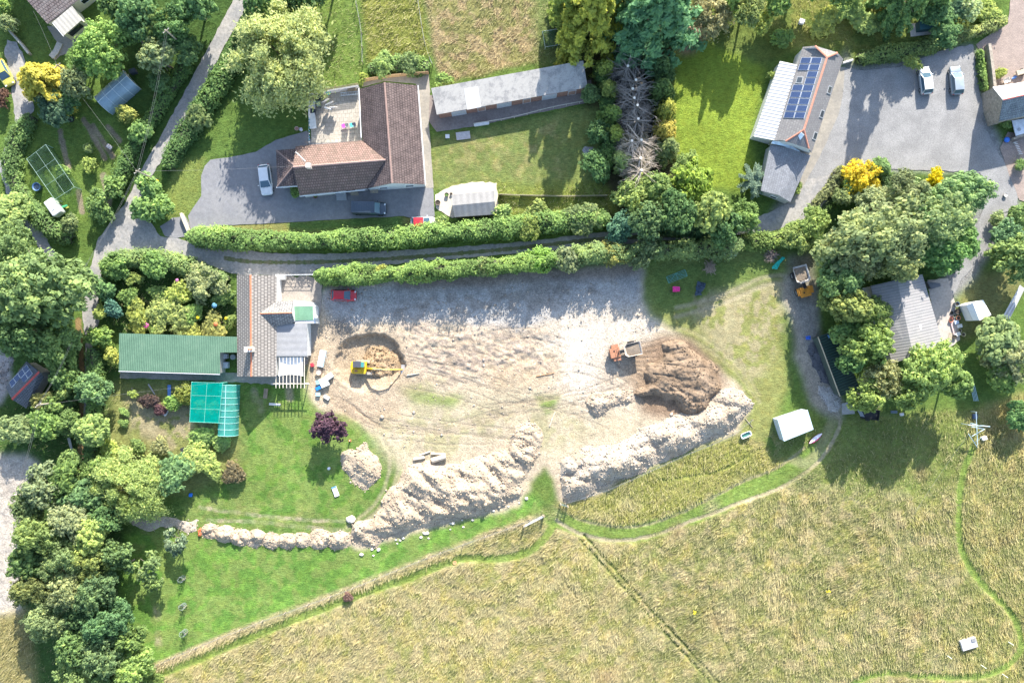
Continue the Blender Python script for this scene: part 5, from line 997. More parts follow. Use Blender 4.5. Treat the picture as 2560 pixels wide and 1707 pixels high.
rock('large squarish pale boulder at the end of the lawn track', 878, 1297, .6, (.55, .49, .42), 3)
rock('dark stone lying on scraped ground above the purple tree', 955, 1042, .3, (.40, .31, .23), 4)
rock('small pale stone on grass beyond the fence end at the woodland', 349, 1658, .35, (.6, .58, .54), 5)
def rubble():
    rg = np.random.RandomState(5); poly = [(830, 800), (1000, 780), (1400, 760), (1600, 770), (1640, 850), (1600, 960), (1460, 1060), (1330, 1060), (1260, 1060), (980, 1130), (900, 1050), (800, 1010), (790, 880)]
    px = rg.uniform(780, 1650, 5200); py = rg.uniform(690, 1140, 5200); k = inside(poly, px, py) | ((py < 800) & (px > 810) & (px < 1600) & (py > 705)); k &= fbm(px / 30, py / 30, 3, 3) + rg.rand(len(px)) * .5 > .72; px, py = px[k], py[k]; n = len(px)
    z = np.array([gz(a, b) for a, b in zip(px, py)]); sz = .055 * rg.lognormal(0, .5, n); o = np.array([(1, 0, 0), (0, 1, 0), (-1, 0, 0), (0, -1, 0), (0, 0, .8), (0, 0, -.8)]); b = o[None] * (1 + rg.uniform(-.4, .4, (n, 6, 1))) * sz[:, None, None]
    V = b + np.stack([(px - 1280) * S, (853.5 - py) * S, z + sz * .2], -1)[:, None, :]; tri = np.array([(0, 1, 4), (1, 2, 4), (2, 3, 4), (3, 0, 4), (1, 0, 5), (2, 1, 5), (3, 2, 5), (0, 3, 5)])
    me = mesh_np('rubble', V.reshape(-1, 3), (tri[None] + (np.arange(n) * 6)[:, None, None]).reshape(-1, 3)); me.materials.append(M((.36, .30, .24), .9, 0, .45, 2)); ob = bpy.data.objects.new('rubble', me); COL.objects.link(ob); ob['kind'] = 'stuff'; ob['label'] = 'loose stones and clods scattered over the building site'
rubble()
rng = random.Random(8)
for i in range(26):
    t_ = rng.random(); x = 900 + 440 * t_ + rng.uniform(-8, 8); y = 1378 - 140 * t_ + rng.uniform(-4, 16) + (6 if i % 3 else 0)
    rock('pale stone fallen on the grass below the rubble heaps', x, y, rng.uniform(.12, .26), (.6, .54, .46), 20 + i, 'stones fallen below the rubble heaps', 'stone', 'stone')
# ------------------------------------------------------------------ fences, gates, poles
WIRE = M((.3, .3, .29), .5, .5); POSTM = M((.30, .25, .19), .9, 0, .3, 5)
def fence(name, label, pts, gap=50, h=1.15, r=.06, wires=3, mat=None, rail=None, cat='fence', spread=.0):
    mat = mat or POSTM; v0 = P(*pts[0]); t = thing(name, label, cat, (v0.x, v0.y, 0)); sp = []; acc = 0
    q = smooth_line(pts, 3); sp.append(q[0])
    for i in range(1, len(q)):
        acc += math.hypot(q[i][0] - q[i - 1][0], q[i][1] - q[i - 1][1])
        if acc >= gap: sp.append(q[i]); acc = 0
    if acc > gap * .4: sp.append(q[-1])
    g = [P(x, y) + Vector((0, 0, gz(x, y))) for x, y in sp]
    for p in g: MB().tube(p - Vector((0, 0, .1)), p + Vector((0, 0, h)), r, r * .85).build('post', mat, t, world=True)
    m = MB()
    for k in range(wires):
        z = h * (.35 + .6 * k / max(1, wires - 1))
        for i in range(len(g) - 1): m.tube(g[i] + Vector((0, 0, z)), g[i + 1] + Vector((0, 0, z)), .012, n=4)
    if wires: m.build('wire', WIRE, t, world=True)
    if rail:
        m = MB()
        for z in rail:
            for i in range(len(g) - 1):
                a, b = g[i], g[i + 1]; d = b - a; m.box(((a.x + b.x) / 2, (a.y + b.y) / 2, z), (d.length, .06, .12), math.atan2(d.y, d.x))
        m.build('rail', mat, t, world=True)
    return t
fence('wire_fence', 'long wire fence between the bright lower lawn and the rough meadow', [(380, 1664), (520, 1604), (640, 1556), (760, 1512), (880, 1468), (1010, 1415), (1140, 1365), (1260, 1322), (1356, 1286)], 58)
fence('wire_fence', 'wire fence at the foot of the longest rubble bank', [(1412, 1256), (1520, 1222), (1640, 1168), (1740, 1124), (1800, 1100), (1868, 1062), (1880, 1040)], 56)
fence('wire_fence', 'old post and wire fence between the two small top paddocks', [(889, -20), (893, 16), (905, 80), (908, 150), (909, 172)], 34, 1.3, .07)
fence('wire_fence', 'overgrown wire fence along the brown paddock', [(1044, -10), (1054, 60), (1066, 125), (1082, 165)], 40, 1.2, .06)
fence('rail_fence', 'low pale rail fence along the concrete apron of the long shed', [(1186, 313), (1280, 297), (1380, 272), (1484, 252), (1495, 244)], 32, .95, .05, 0, M((.5, .46, .38), .8), (.85,))
def picket(name, label, pts, h, mat, step=2.2):
    v0 = P(*pts[0]); t = thing(name, label, 'fence', (v0.x, v0.y, 0)); q = smooth_line(pts, step); m = MB()
    for i, (x, y) in enumerate(q):
        v = P(x, y); z = gz(x, y); m.box((v.x, v.y, z + h / 2), (.09, .05, h * (1 + .06 * (i % 2))))
    m.build('pale', mat, t, world=True); m = MB()
    for z in (.3, h * .8):
        for i in range(len(q) - 1): m.tube(P(*q[i]) + Vector((0, 0, z)), P(*q[i + 1]) + Vector((0, 0, z)), .035, n=4)
    m.build('rail', mat, t, world=True); return t
picket('picket_fence', 'weathered paling fence along the top of the rough bank by the lane hedge', [(1247, 488), (1300, 490), (1400, 492), (1517, 491)], 1.0, M((.42, .37, .27), .9, 0, .3, 5))
picket('picket_fence', 'close-boarded fence and tan rail behind the bungalow gable', [(910, 205), (980, 194), (1072, 186)], 1.3, M((.40, .27, .15), .85, 0, .2, 5), 1.6)
t = thing('patio_screen', 'white rendered patio wall with dark slats along two sides of the terrace', 'wall', base_loc(776, 240)); m = MB()
for a, b, h in (((776, 241), (899, 220), 1.1), ((777, 240), (777, 296), 1.1)):
    a, b = P(*a), P(*b); d = b - a; m.box(((a.x + b.x) / 2, (a.y + b.y) / 2, h / 2), (d.length, .2, h), math.atan2(d.y, d.x))
m.build('masonry', M((.62, .6, .58), .8), t, world=True); m = MB()
for i in range(46): v = P(776 + 123 * i / 45, 238.5 - 21 * i / 45); m.box((v.x, v.y, 1.3), (.1, .03, 1.0), .17)
m.build('slat', M((.33, .26, .17), .85), t, world=True)
t = thing('bunting', 'string of coloured pennants along the open side of the patio', 'bunting', base_loc(773, 330)); q = [P(772, 290 + i * 7, 1.7 - .25 * math.sin(i / 10 * math.pi)) for i in range(11)]
MB().path(q, .012, 4).build('string', WHITE, t, world=True); m1, m2 = MB(), MB()
for i in range(20): a = q[i // 2].lerp(q[i // 2 + 1], .5 * (i % 2)); (m1 if i % 3 else m2).face([a, a + Vector((.0, -.24, 0)), a + Vector((.16 * (-1) ** i, -.12, -.26))])
m1.build('pennant', M((.05, .25, .33), .7), t, world=True); m2.build('pennant', WHITE, t, world=True)
for x, y, nm in ((771, 289, 'post'), (772, 361, 'post')): MB().tube(P(x, y, 0), P(x, y, 0) + Vector((0, 0, 1.75)), .04).build('post', TIMBER, t, world=True)
def bar_gate(name, label, a, b, h, mat, flat=False, bars=5, cat='gate'):
    A, B = P(*a), P(*b); d = B - A; Lg = d.length; t = thing(name, label, cat, (A.x, A.y, gz(*a) if not flat else gz(*a) + .04), math.atan2(d.y, d.x)); f = (lambda x, z: (x, z, .03)) if flat else (lambda x, z: (x, 0, z + .08))
    m = MB()
    for i in range(bars): m.tube(f(0, h * i / (bars - 1)), f(Lg, h * i / (bars - 1)), .038 if i == bars - 1 else .03, n=6)
    m.build('bar', mat, t); m = MB()
    for x in (0, Lg): m.tube(f(x, 0), f(x, h), .04)
    m.tube(f(0, 0), f(Lg * .5, h), .028); m.tube(f(Lg, 0), f(Lg * .5, h), .028); m.tube(f(Lg * .5, 0), f(Lg * .5, h), .028); m.build('brace', mat, t)
    if not flat:
        for x in (-.15, Lg + .15): MB().box((x, 0, h * .55), (.16, .16, h * 1.15)).build('gate_post', mat if name == 'white_gate' else POSTM, t)
    return t
bar_gate('white_gate', 'white five-bar gate closing the cottage drive off the lane', (705, 689), (785, 688), 1.25, WHITE)
bar_gate('field_gate', 'pale metal field gate standing open at the end of the long fence', (1357, 1288), (1312, 1311), 1.2, M((.55, .56, .56), .5, .3))
bar_gate('field_gate', 'narrow dark gate at the fence corner below the rubble bank', (1403, 1258), (1416, 1262), 1.25, M((.10, .13, .11), .7))
bar_gate('field_gate', 'green metal gate lying flat in shaded grass below the hedge', (1672, 708), (1718, 690), 1.0, M((.12, .32, .26), .55), True, 6)
def pole(label, top, foot, h, wires_to=()):
    f = P(*foot); tp = P(top[0], top[1], h); t = thing('utility_pole', label, 'utility pole', (f.x, f.y, 0), 0, 'overhead line poles'); tp.x = f.x + (tp.x - f.x) * .25; tp.y = f.y + (tp.y - f.y) * .25
    MB().tube(f - Vector((0, 0, .2)), Vector((tp.x, tp.y, h)), .14, .10, 10).build('pole', M((.36, .31, .25), .9, 0, .25, 4), t, world=True)
    m = MB(); m.box((tp.x, tp.y, h - .35), (1.1, .09, .1), .7)
    m.build('crossarm', M((.3, .26, .2), .9), t, world=True)
    for s in (-.45, .45): MB().lathe([(.04, 0), (.06, .06), (.03, .14)], (tp.x + s * math.cos(.7), tp.y + s * math.sin(.7), h - .3)).build('insulator', M((.7, .7, .68), .3), t, world=True)
    return Vector((tp.x, tp.y, h - .15))
p1 = pole('utility pole among pale trees left of the narrow road', (415, 88), (474, 127), 8.6); p2 = pole('utility pole above the road junction with a yellow stay guard', (345, 431), (392, 450), 6.8); p3 = pole('short utility pole rising beside the golden conifer', (146, 166), (176, 184), 3.9); p4 = pole('pale utility pole leaning in view over the trees by the solar workshop', (98, 1014), (152, 1004), 6.2)
p5 = pole('utility pole stump seen over the scrub left of the road', (147, 771), (183, 772), 4.4)
MB_ = MB(); MB_.tube(P(370, 442, 2.3), P(396, 453, .05), .11); o = MB_.build('stay_guard', M((.65, .6, .05), .6), None); tag(o, 'yellow plastic stay guard beside the junction pole', 'stay guard')
def wire(label, a, b, sag=.7, n=1):
    m = MB()
    for k in range(n):
        o_ = Vector((.3 * k, .25 * k, 0)); m.path([a.lerp(b, i / 16) + o_ - Vector((0, 0, sag * 4 * (i / 16) * (1 - i / 16))) for i in range(17)], .010, 4)
    o = m.build('overhead_wire', M((.22, .22, .21), .6), None); tag(o, label, 'wire', 'overhead wires')
wire('paired overhead wires from the pale-tree pole to the junction pole', p1, p2, .6, 2); wire('overhead wire from the short pole to the junction pole', p3, p2, .5); wire('overhead wire from the short pole to the corner house', p3, P(83, 28, 4.5), .3)
wire('overhead wire from junction pole south over the oak', p2, P(190, 700, 6.5) , .6, 2); wire('overhead wires over the scrub to the leaning pole', P(175, 860, 6.5), p4, .5, 2); wire('overhead wires from the leaning pole to the stony ground', p4, P(45, 1205, 5.5), .5, 2)
wire('thin wire from the leaning pole across the kitchen garden to the cottage', p4, P(628, 945, 4.5), 1.2); wire('overhead wire from the junction pole to the bungalow', p2, P(735, 415, 4.6), .8); wire('sagging wire across the meadow corner', P(2422, 1085, 4.5), P(2285, 1285, 5.5), .3)
# ------------------------------------------------------------------ patio and garden furniture
def grp(name, label, cat, px, py, rz=0, z=None, group=None): v = P(px, py); return thing(name, label, cat, (v.x, v.y, gz(px, py) if z is None else z), rz, group)
def lounge(label, px, py, rz, col, z=.04):
    t = grp('folding_chair', label, 'chair', px, py, rz, z, 'folding chairs on the patio'); c = M(col, .7); m = MB(); m.slab([(-.26, -.25, .42), (.26, -.25, .42), (.26, .25, .40), (-.26, .25, .40)], .03); m.build('seat', c, t); m = MB(); m.slab([(-.26, .25, .42), (.26, .25, .42), (.26, .55, 1.05), (-.26, .55, 1.05)], .03); m.build('backrest', c, t)
    for s in (-.26, .26): MB().tube((s, -.3, 0), (s, .4, .62), .018).build('leg', STEEL, t); MB().tube((s, .35, 0), (s, -.28, .55), .018).build('leg', STEEL, t)
lounge('pink folding chair on the sunny patio, leftmost of the row', 860, 316, R(200), (.62, .08, .42)); lounge('black and white folding chair beside the pink one', 868, 315, R(190), (.12, .13, .14)); lounge('turquoise folding chair on the patio', 880, 314, R(195), (.08, .55, .5)); lounge('dark navy folding chair nearest the bungalow eaves', 886, 313, R(190), (.03, .04, .07))
def table(label, px, py, sx, sy, h, rz, top, leg=None, name='table', z=.04, round_=False):
    t = grp(name, label, 'table', px, py, rz, z); m = MB()
    if round_: m.lathe([(sx, h - .05), (sx, h)], (0, 0, 0), 24)
    else: m.box((0, 0, h - .03), (sx, sy, .06))
    m.build('tabletop', top, t, bevel=.01)
    for x in (-1, 1):
        for y in (-1, 1): MB().tube((x * sx * (.42 if not round_ else .5), y * sy * (.42 if not round_ else .5), 0), (x * sx * .42, y * sy * .42, h - .05), .03).build('leg', leg or STEEL, t)
    return t
table('round turquoise table by the slatted patio wall', 824, 236, .36, .36, .75, 0, M((.02, .55, .50), .4), round_=True); table('long white table against the left edge of the patio', 784, 306, 1.0, 2.3, .72, .12, WHITE); table('narrow grey-white garden table between black boxes', 785, 265, .7, 1.25, .7, .03, M((.55, .55, .57), .6))
def crate(name, label, px, py, sx, sy, h, rz, mat, cat, z=None, lidm=None, group=None):
    t = grp(name, label, cat, px, py, rz, z, group); MB().box((0, 0, h / 2), (sx, sy, h)).build('box', mat, t, bevel=.03); MB().box((0, 0, h + .025), (sx * 1.05, sy * 1.05, .05)).build('lid', lidm or mat, t, bevel=.02); return t
crate('storage_box', 'large black storage box in the shaded patio corner', 801, 247, 1.25, .75, .7, .17, M((.035, .045, .055), .6), 'storage box', .04); crate('storage_box', 'black cushion box below the grey-white garden table', 784, 282, .8, .75, .65, -.1, M((.04, .05, .065), .6), 'storage box', .04); crate('barbecue', 'dark barbecue trolley with silver lid on the patio', 799, 264, .55, .8, .85, 0, M((.06, .09, .09), .5), 'barbecue', .04, M((.3, .4, .4), .3, .6))
t = grp('laundry_airer', 'rotary airer hung with white sheets on the patio', 'airer', 830, 272, .3, .04); MB().tube((0, 0, 0), (0, 0, 1.9), .03).build('mast', STEEL, t)
for i in range(4): a = i * math.pi / 2; MB().tube((0, 0, 1.35), (1.1 * math.cos(a), 1.1 * math.sin(a), 1.85), .02).build('arm', STEEL, t)
for i, (a, b) in enumerate((((-.9, .7), (.1, 1.0)), ((-.5, .2), (.7, .4)), ((.0, -.3), (.8, -.5)), ((-.7, -.1), (.2, -.7)))):
    m = MB(); V = []; 
    for k in range(9):
        u = k / 8; x = a[0] + (b[0] - a[0]) * u; y = a[1] + (b[1] - a[1]) * u; V += [(x - .13 + .04 * math.sin(k * 2), y - .1, 1.8 - .3 * (k % 2) * .3), (x, y, 1.87), (x + .2, y + .15 + .05 * math.sin(k * 3), .95 + .1 * math.sin(k + i))]
    m.add(V, [(k * 3 + j, k * 3 + 3 + j, k * 3 + 4 + j, k * 3 + 1 + j) for k in range(8) for j in range(2)]); m.build('sheet', WHITE, t, smooth=True)
def ladder(label, a, b, z, wd, mat, n=10):
    A, B = P(*a) + Vector((0, 0, z)), P(*b) + Vector((0, 0, z)); d = B - A; t = thing('ladder', label, 'ladder', (A.x, A.y, z), math.atan2(d.y, d.x)); m = MB()
    for s in (-wd / 2, wd / 2): m.box((d.length / 2, s, 0), (d.length, .05, .07))
    m.build('stile', mat, t); m = MB()
    for i in range(n): m.tube((d.length * (i + .5) / n, -wd / 2, 0), (d.length * (i + .5) / n, wd / 2, 0), .022)
    m.build('rung', mat, t)
ladder('pale aluminium ladder laid along the slatted patio wall', (853, 239), (897, 235), .55, .42, M((.6, .66, .7), .35, .4))
crate('log_store', 'wooden pallet stack beside the aluminium ladder', 881, 227, 1.2, .55, .7, .17, TIMBER, 'pallets', .04)
def pallet(label, px, py, rz, tilt):
    t = grp('pallet', label, 'pallet', px, py, rz, .03); m = MB()
    for i in range(6): p_ = Vector((-.5 + i * .2, 0, .55)); m.box(p_, (.11, 1.0 * .45, .025), 0, R(tilt))
    m.build('board', PALEWOOD, t); m = MB()
    for y in (-.45, .0, .45): m.box((0, y * .45, .55 + y * math.sin(R(tilt)) * .4 - .05), (1.15, .08, .08))
    m.build('bearer', PALEWOOD, t)
pallet('upright pallet leaning on the bungalow by the steps', 888, 486, .0, 55); pallet('small reddish pallet under the bungalow gable end', 937, 480, .0, 20)
def pot(label, px, py, r, h, mat, plant=None, z=None, group='pots and planters'):
    t = grp('flowerpot', label, 'flowerpot', px, py, 0, z, group); MB().lathe([(r * .72, 0), (r, h), (r * 1.06, h), (r * .9, h - .02), (r * .8, h * .75)], (0, 0, 0), 16).build('pot', mat, t, smooth=True)
    m = MB(); m.lathe([(r * .86, h * .8), (r * .86, h * .82)], (0, 0, 0), 12); m.build('soil', plant or M((.05, .04, .03), .95), t); return t
GRN = M((.08, .14, .03), .8, 0, .4, 8); BLKP = M((.03, .03, .035), .5)
pot('red flowerpot against the white bungalow front', 790, 492, .3, .4, M((.4, .05, .04), .6), GRN); pot('green planted tub on the shed pad, upper one', 1117, 488, .3, .45, BLKP, GRN); pot('dark brown tub at the edge of the shed pad', 1095, 508, .38, .5, M((.13, .10, .08), .8))
pot('small black pot by the garden shed corner', 1128, 486, .2, .35, BLKP); pot('white flowerpot on the gravel drive near the yard corner', 2511, 488, .3, .4, M((.6, .58, .55), .7), M((.45, .4, .35), .9)); pot('terracotta planter on the square stone wall', 2472, 296, .3, .5, TERRA, GRN, .95)
for x, y, r, h, mt, lb in ((2386, 761, .36, .9, M((.2, .25, .3), .6), 'blue-grey water butt above the pots'), (2391, 779, .42, .5, BLKP, 'widest black pot of the cluster by the white tent'), (2375, 801, .30, .4, M((.5, .13, .08), .6), 'terracotta pot at the left of the cluster'), (2393, 795, .33, .4, M((.58, .24, .14), .7), 'pale terracotta pot in the middle of the cluster'), (2377, 794, .22, .3, M((.4, .06, .08), .6), 'dark red pot behind the left terracotta pot'), (2384, 790, .24, .3, M((.33, .36, .28), .7), 'sage green pot among the terracotta pots'), (2384, 842, .31, .4, BLKP, 'round black pot at the bottom of the cluster'), (2406, 836, .30, .35, M((.5, .48, .3), .7), 'cream ring-shaped pot at the lower right of the cluster'), (2398, 827, .26, .3, M((.4, .38, .25), .7), 'small olive pot in the lower cluster'), (2378, 782, .25, .2, BLKP, 'small dark tray left of the widest black pot')): pot(lb, x, y, r, h, mt)
crate('plastic_crate', 'pale blue plastic tub among the pots', 2389, 806, .6, .5, .35, .3, M((.4, .48, .62), .5), 'crate'); crate('plastic_crate', 'white tub lying near the pots', 2397, 815, .7, .5, .3, .2, WHITE, 'crate'); crate('plastic_crate', 'white slab of insulation below the pots', 2392, 836, .9, .5, .25, .5, WHITE, 'crate')
o = MB().box((0, 0, .12), (.16, 2.0, .2)).build('plank', M((.55, .42, .42), .8), None); o.location = (*PX(2380, 822), 0); o.rotation_euler = (0, 0, .25); tag(o, 'pinkish plank lying between the flowerpots', 'plank')
pallet('dark pallet beside the lowest black pot', 2371, 842, 1.5, 0)
# --- site and field clutter
t = grp('bathtub', 'white bathtub used as a trough beyond the longest rubble bank', 'bathtub', 1863, 1086, R(24)); V = []
for z, fx in ((0, .8), (.55, 1.0), (.57, .9), (.15, .7)):
    for i in range(16): a = 2 * math.pi * i / 16; c_, s_ = math.cos(a), math.sin(a); V.append((.85 * fx * math.copysign(abs(c_) ** .5, c_), .4 * fx * math.copysign(abs(s_) ** .5, s_), z))
MB().add(V, [(j * 16 + i, j * 16 + (i + 1) % 16, (j + 1) * 16 + (i + 1) % 16, (j + 1) * 16 + i) for j in range(3) for i in range(16)] + [tuple(range(15, -1, -1))]).build('tub', M((.7, .72, .7), .3), t); MB().box((0, 0, .3), (1.15, .5, .02)).build('water', M_glass((.08, .22, .18), .05), t)
def cone(label, px, py):
    t = grp('traffic_cone', label, 'traffic cone', px, py); MB().box((0, 0, .02), (.36, .36, .04)).build('base', M((.5, .14, .04), .6), t); MB().lathe([(.13, .04), (.03, .72)], (0, 0, 0), 14).build('cone', M((.62, .2, .06), .6), t, smooth=True)
    MB().lathe([(.095, .3), (.065, .48)], (0, 0, .01), 14).build('sleeve', WHITE, t)
cone('orange traffic cone on the lawn above the small oval heap', 875, 1101)
def logp(label, a, b, r, mat, z=0):
    A, B = P(*a), P(*b); za = gz(*a); o = MB().tube(A + Vector((0, 0, za + r + z)), B + Vector((0, 0, gz(*b) + r + z)), r, r * .9, 12).build('concrete_pipe', mat, None, smooth=False); tag(o, label, 'pipe', 'pipes lying above the furrowed heap')
PIP = M((.50, .43, .33), .85, 0, .25, 4)
logp('thickest pale pipe lying above the furrowed heap', (1080, 1150), (1115, 1140), .42, PIP); logp('pale pipe lying along the top of the pipe group', (1078, 1133), (1114, 1135), .2, PIP); logp('slim pipe at the lower left of the pipe group', (1034, 1148), (1063, 1143), .2, PIP); logp('thin tilted pipe at the upper left of the pipe group', (1048, 1138), (1076, 1128), .13, PIP); logp('slim grey pipe touching the lower left pipe', (1036, 1144), (1060, 1140), .12, PIP)
def timber(label, a, b, r, mat, name='timber', cat='timber', z=.0):
    A, B = P(*a), P(*b); o = MB().tube(A + Vector((0, 0, gz(*a) + r + z)), B + Vector((0, 0, gz(*b) + r + z)), r, r * .7, 7).build(name, mat, None); tag(o, label, cat); return o
timber('long pale pole on scraped ground right of the pit', (1018, 938), (1049, 933), .1, PIP); timber('dark branch lying on the white chalk ground', (1340, 941), (1386, 932), .07, M((.35, .2, .1), .9)); timber('bleached plank on the beige track beside the heaps', (1374, 1065), (1388, 1028), .09, PIP); timber('post lying across the fence line near the bathtub', (1863, 1046), (1881, 1068), .06, POSTM); timber('cut log at the woodland edge at the bottom', (284, 1710), (303, 1694), .22, M((.3, .2, .12), .9), 'log', 'log')
t = grp('concrete_cover', 'square concrete well cover standing in the rough meadow', 'cover', 2418, 1606, R(17)); MB().box((0, 0, .3), (2.35, 1.5, .62)).build('slab', M((.42, .40, .40), .85, 0, .1), t, bevel=.03); MB().box((.75, .45, .66), (.6, .5, .1)).build('hatch', M((.22, .22, .22), .6), t)
t = grp('drain_cover', 'white-framed drain cover on the lawn below the small oval heap', 'cover', 839, 1228, R(-70)); MB().box((0, 0, .1), (1.5, .7, .24)).build('frame', M((.66, .66, .66), .7), t, bevel=.02); MB().box((.1, 0, .23), (.6, .5, .05)).build('hatch', M((.38, .36, .36), .7), t); MB().box((-.68, 0, .22), (.18, .7, .06)).build('blue_edge', M((.08, .25, .55), .6), t)
o = MB().lathe([(.2, 0), (.22, .3), (.1, .5)], (0, 0, 0)).build('water_can', M((.6, .64, .7), .5), None); o.location = (*PX(823, 1170), 0); tag(o, 'small white and blue container on the lawn under the purple tree', 'container')
o = MB().box((0, 0, .2), (.5, .55, .4)).build('plastic_barrel', M((.02, .16, .6), .4), None, bevel=.1); o.location = (*PX(478, 1236), 0); tag(o, 'bright blue tub on the grass beside the pale tree', 'tub')
t = grp('bench', 'pale garden bench on the lawn below the cottage pergola', 'bench', 689, 1010, R(-4)); MB().box((0, 0, .42), (1.7, .35, .05)).build('seat', M((.55, .52, .5), .7), t)
for s in (-.7, .7): MB().box((s, 0, .2), (.08, .3, .4)).build('leg', PALEWOOD, t)
t = grp('bench', 'dark wooden bench in the cottage shade above the pale bench', 'bench', 666, 983, R(84)); MB().box((0, 0, .42), (1.5, .6, .05)).build('seat', TIMBER, t)
for s in (-.6, .6): MB().box((s, 0, .2), (.08, .5, .4)).build('leg', TIMBER, t)
o = MB().lathe([(.28, 0), (.3, .06), (.2, .07), (.18, .02)], (0, 0, 0), 18).build('feed_ring', M((.62, .3, .14), .7), None); o.location = (*PX(1137, 1406), gz(1137, 1406) + .1); tag(o, 'orange rubber ring lying on the mown strip under the fence', 'ring')
for x, y, lb in ((1733, 1526, 'yellow flowering ragwort in the meadow, left one'), (2067, 1474, 'yellow flowering ragwort in the meadow, right one')):
    t = grp('ragwort', lb, 'wild flower', x, y); m = MB(); r_ = random.Random(x)
    for i in range(14): a = r_.uniform(0, 6.28); d = r_.uniform(0, .3); m.lathe([(.06, .75), (.07, .78)], (d * math.cos(a), d * math.sin(a), r_.uniform(-.1, .1)), 6)
    m.build('flower_head', M((.75, .6, .02), .8), t); MB().tube((0, 0, 0), (0, 0, .75), .03).build('stem', GRN, t)
def guard(label, top, foot, h, mat, mesh=False, group='tree guards and stakes'):
    f = P(*foot); t = thing('tree_guard', label, 'tree guard', (f.x, f.y, gz(*foot)), 0, group)
    if mesh:
        m = MB()
        for i in range(10): a = i * .628; m.tube((.38 * math.cos(a), .38 * math.sin(a), 0), (.42 * math.cos(a), .42 * math.sin(a), h), .012, n=4)
        for k in range(5): m.path([(.40 * math.cos(i * .628), .40 * math.sin(i * .628), h * (k + .2) / 4.4) for i in range(11)], .012, 4)
        m.build('mesh', M((.45, .5, .52), .5, .3), t); MB().tube((.4, 0, 0), (.4, 0, h * 1.05), .035).build('stake', POSTM, t)
        r_ = random.Random(h * 100); q = MB()
        for i in range(60): c_ = Vector((r_.gauss(0, .16), r_.gauss(0, .16), r_.uniform(.4, h + .3))); d = Vector((r_.uniform(-1, 1), r_.uniform(-1, 1), r_.uniform(-.3, 1))).normalized(); s_ = d.orthogonal() * .1; q.face([c_ - s_, c_ + d * .1, c_ + s_, c_ - d * .1])
        q.build('sapling', M((.09, .13, .05), .8), t)
    else: MB().tube((0, 0, 0), (.02, .0, h), .06, .055, 10).build('tube', mat, t)
GT = M((.66, .7, .62), .6)
guard('white tube guard by the concrete cover, nearest to it', None, (2367, 1637), 1.3, GT); guard('white tube guard on the mown curve below the concrete cover', None, (2452, 1661), 1.3, GT); guard('white tube guard highest on the mown curve', None, (2521, 1604), 1.2, GT); guard('white tube guard nearest the bottom right corner', None, (2506, 1684), 1.3, GT)
guard('wire mesh tree guard on the lower lawn, middle one', None, (461, 1512), 1.3, None, True); guard('wire mesh tree guard on the lower lawn, nearest the fence', None, (464, 1577), 1.45, None, True); guard('wire mesh tree guard in the shadow of the fruit trees', None, (458, 1444), 1.2, None, True)
# --- clutter between cottage and pit
crate('water_tank', 'pale blue tank lying in the clutter by the pit', 806, 896, .9, 2.4, .5, -.2, M((.50, .62, .66), .5), 'tank'); crate('bulk_bag', 'white bulk bag in the clutter beside the pit', 812, 955, 1.2, 1.3, .6, .4, WHITE, 'bag'); crate('bulk_bag', 'grey rubble sack leaning by the pit edge', 825, 940, 1.0, .8, .5, .6, M((.42, .42, .42), .8), 'bag')
crate('barrel', 'bright blue barrel in the clutter below the pergola', 797, 970, .7, .45, .5, .5, M((.02, .2, .65), .4), 'barrel'); crate('barrel', 'light blue drum just above the bright blue barrel', 799, 955, .8, .6, .55, .2, M((.25, .48, .62), .5), 'drum'); crate('plastic_crate', 'pale blue box standing on the lawn edge', 796, 985, .6, .5, .4, 0, M((.45, .65, .75), .5), 'crate')
t = grp('garden_machine', 'small red petrol machine on the yard by the pergola', 'machine', 782, 912, .3); MB().box((0, 0, .35), (.5, .6, .35)).build('engine', M((.55, .04, .06), .4), t, bevel=.08); MB().path([(0, -.3, .3), (0, -.9, .9)], .03).build('handle', BLACK, t)
for s in (-.25, .25): wheel(t, .0, s, .16, .08)
pot('round brown tub with rubble in the yard clutter', 798, 930, .47, .45, M((.33, .24, .18), .8), M((.48, .38, .32), .9, 0, .4, 6)); crate('sink', 'white sink propped on the lawn edge by the pit', 817, 993, .9, .45, .35, -.6, WHITE, 'sink')
t = grp('clothes_airer', 'folded metal airer frame standing by the pit', 'airer', 819, 885, .4); m = MB()
for i in range(4): a = i * 1.57; m.tube((0, 0, 1.2), (.75 * math.cos(a), .75 * math.sin(a), 1.5), .025)
m.build('arm', STEEL, t); MB().tube((0, 0, 0), (0, 0, 1.5), .03).build('mast', STEEL, t)
t = grp('lamp_post', 'white-topped lamp post in the cottage yard', 'lamp post', 800, 794); MB().tube((0, 0, 0), (0, 0, 2.6), .06).build('post', PALEWOOD, t); MB().lathe([(.25, 2.6), (.3, 2.75), (.12, 2.9)], (0, 0, 0)).build('lamp_head', WHITE, t)
MB().box((*P(708, 693, .6)[:2], .6), (1.4, .7, 1.1)); crate('storage_box', 'white box standing at the cottage corner by the white gate', 705, 694, 1.3, .7, 1.1, 0, WHITE, 'box')
crate('oil_tank', 'dark green oil tank on a concrete base by the garden hedge', 2307, 70, 2.3, 1.35, 1.35, .1, M((.03, .09, .10), .5), 'oil tank', .1); o = MB().box((0, 0, .05), (3.2, 1.9, .14), .12).build('concrete_slab', M((.5, .46, .43), .9), None); o.location = (*PX(2301, 74), 0); tag(o, 'concrete base beneath the dark green oil tank', 'concrete base')
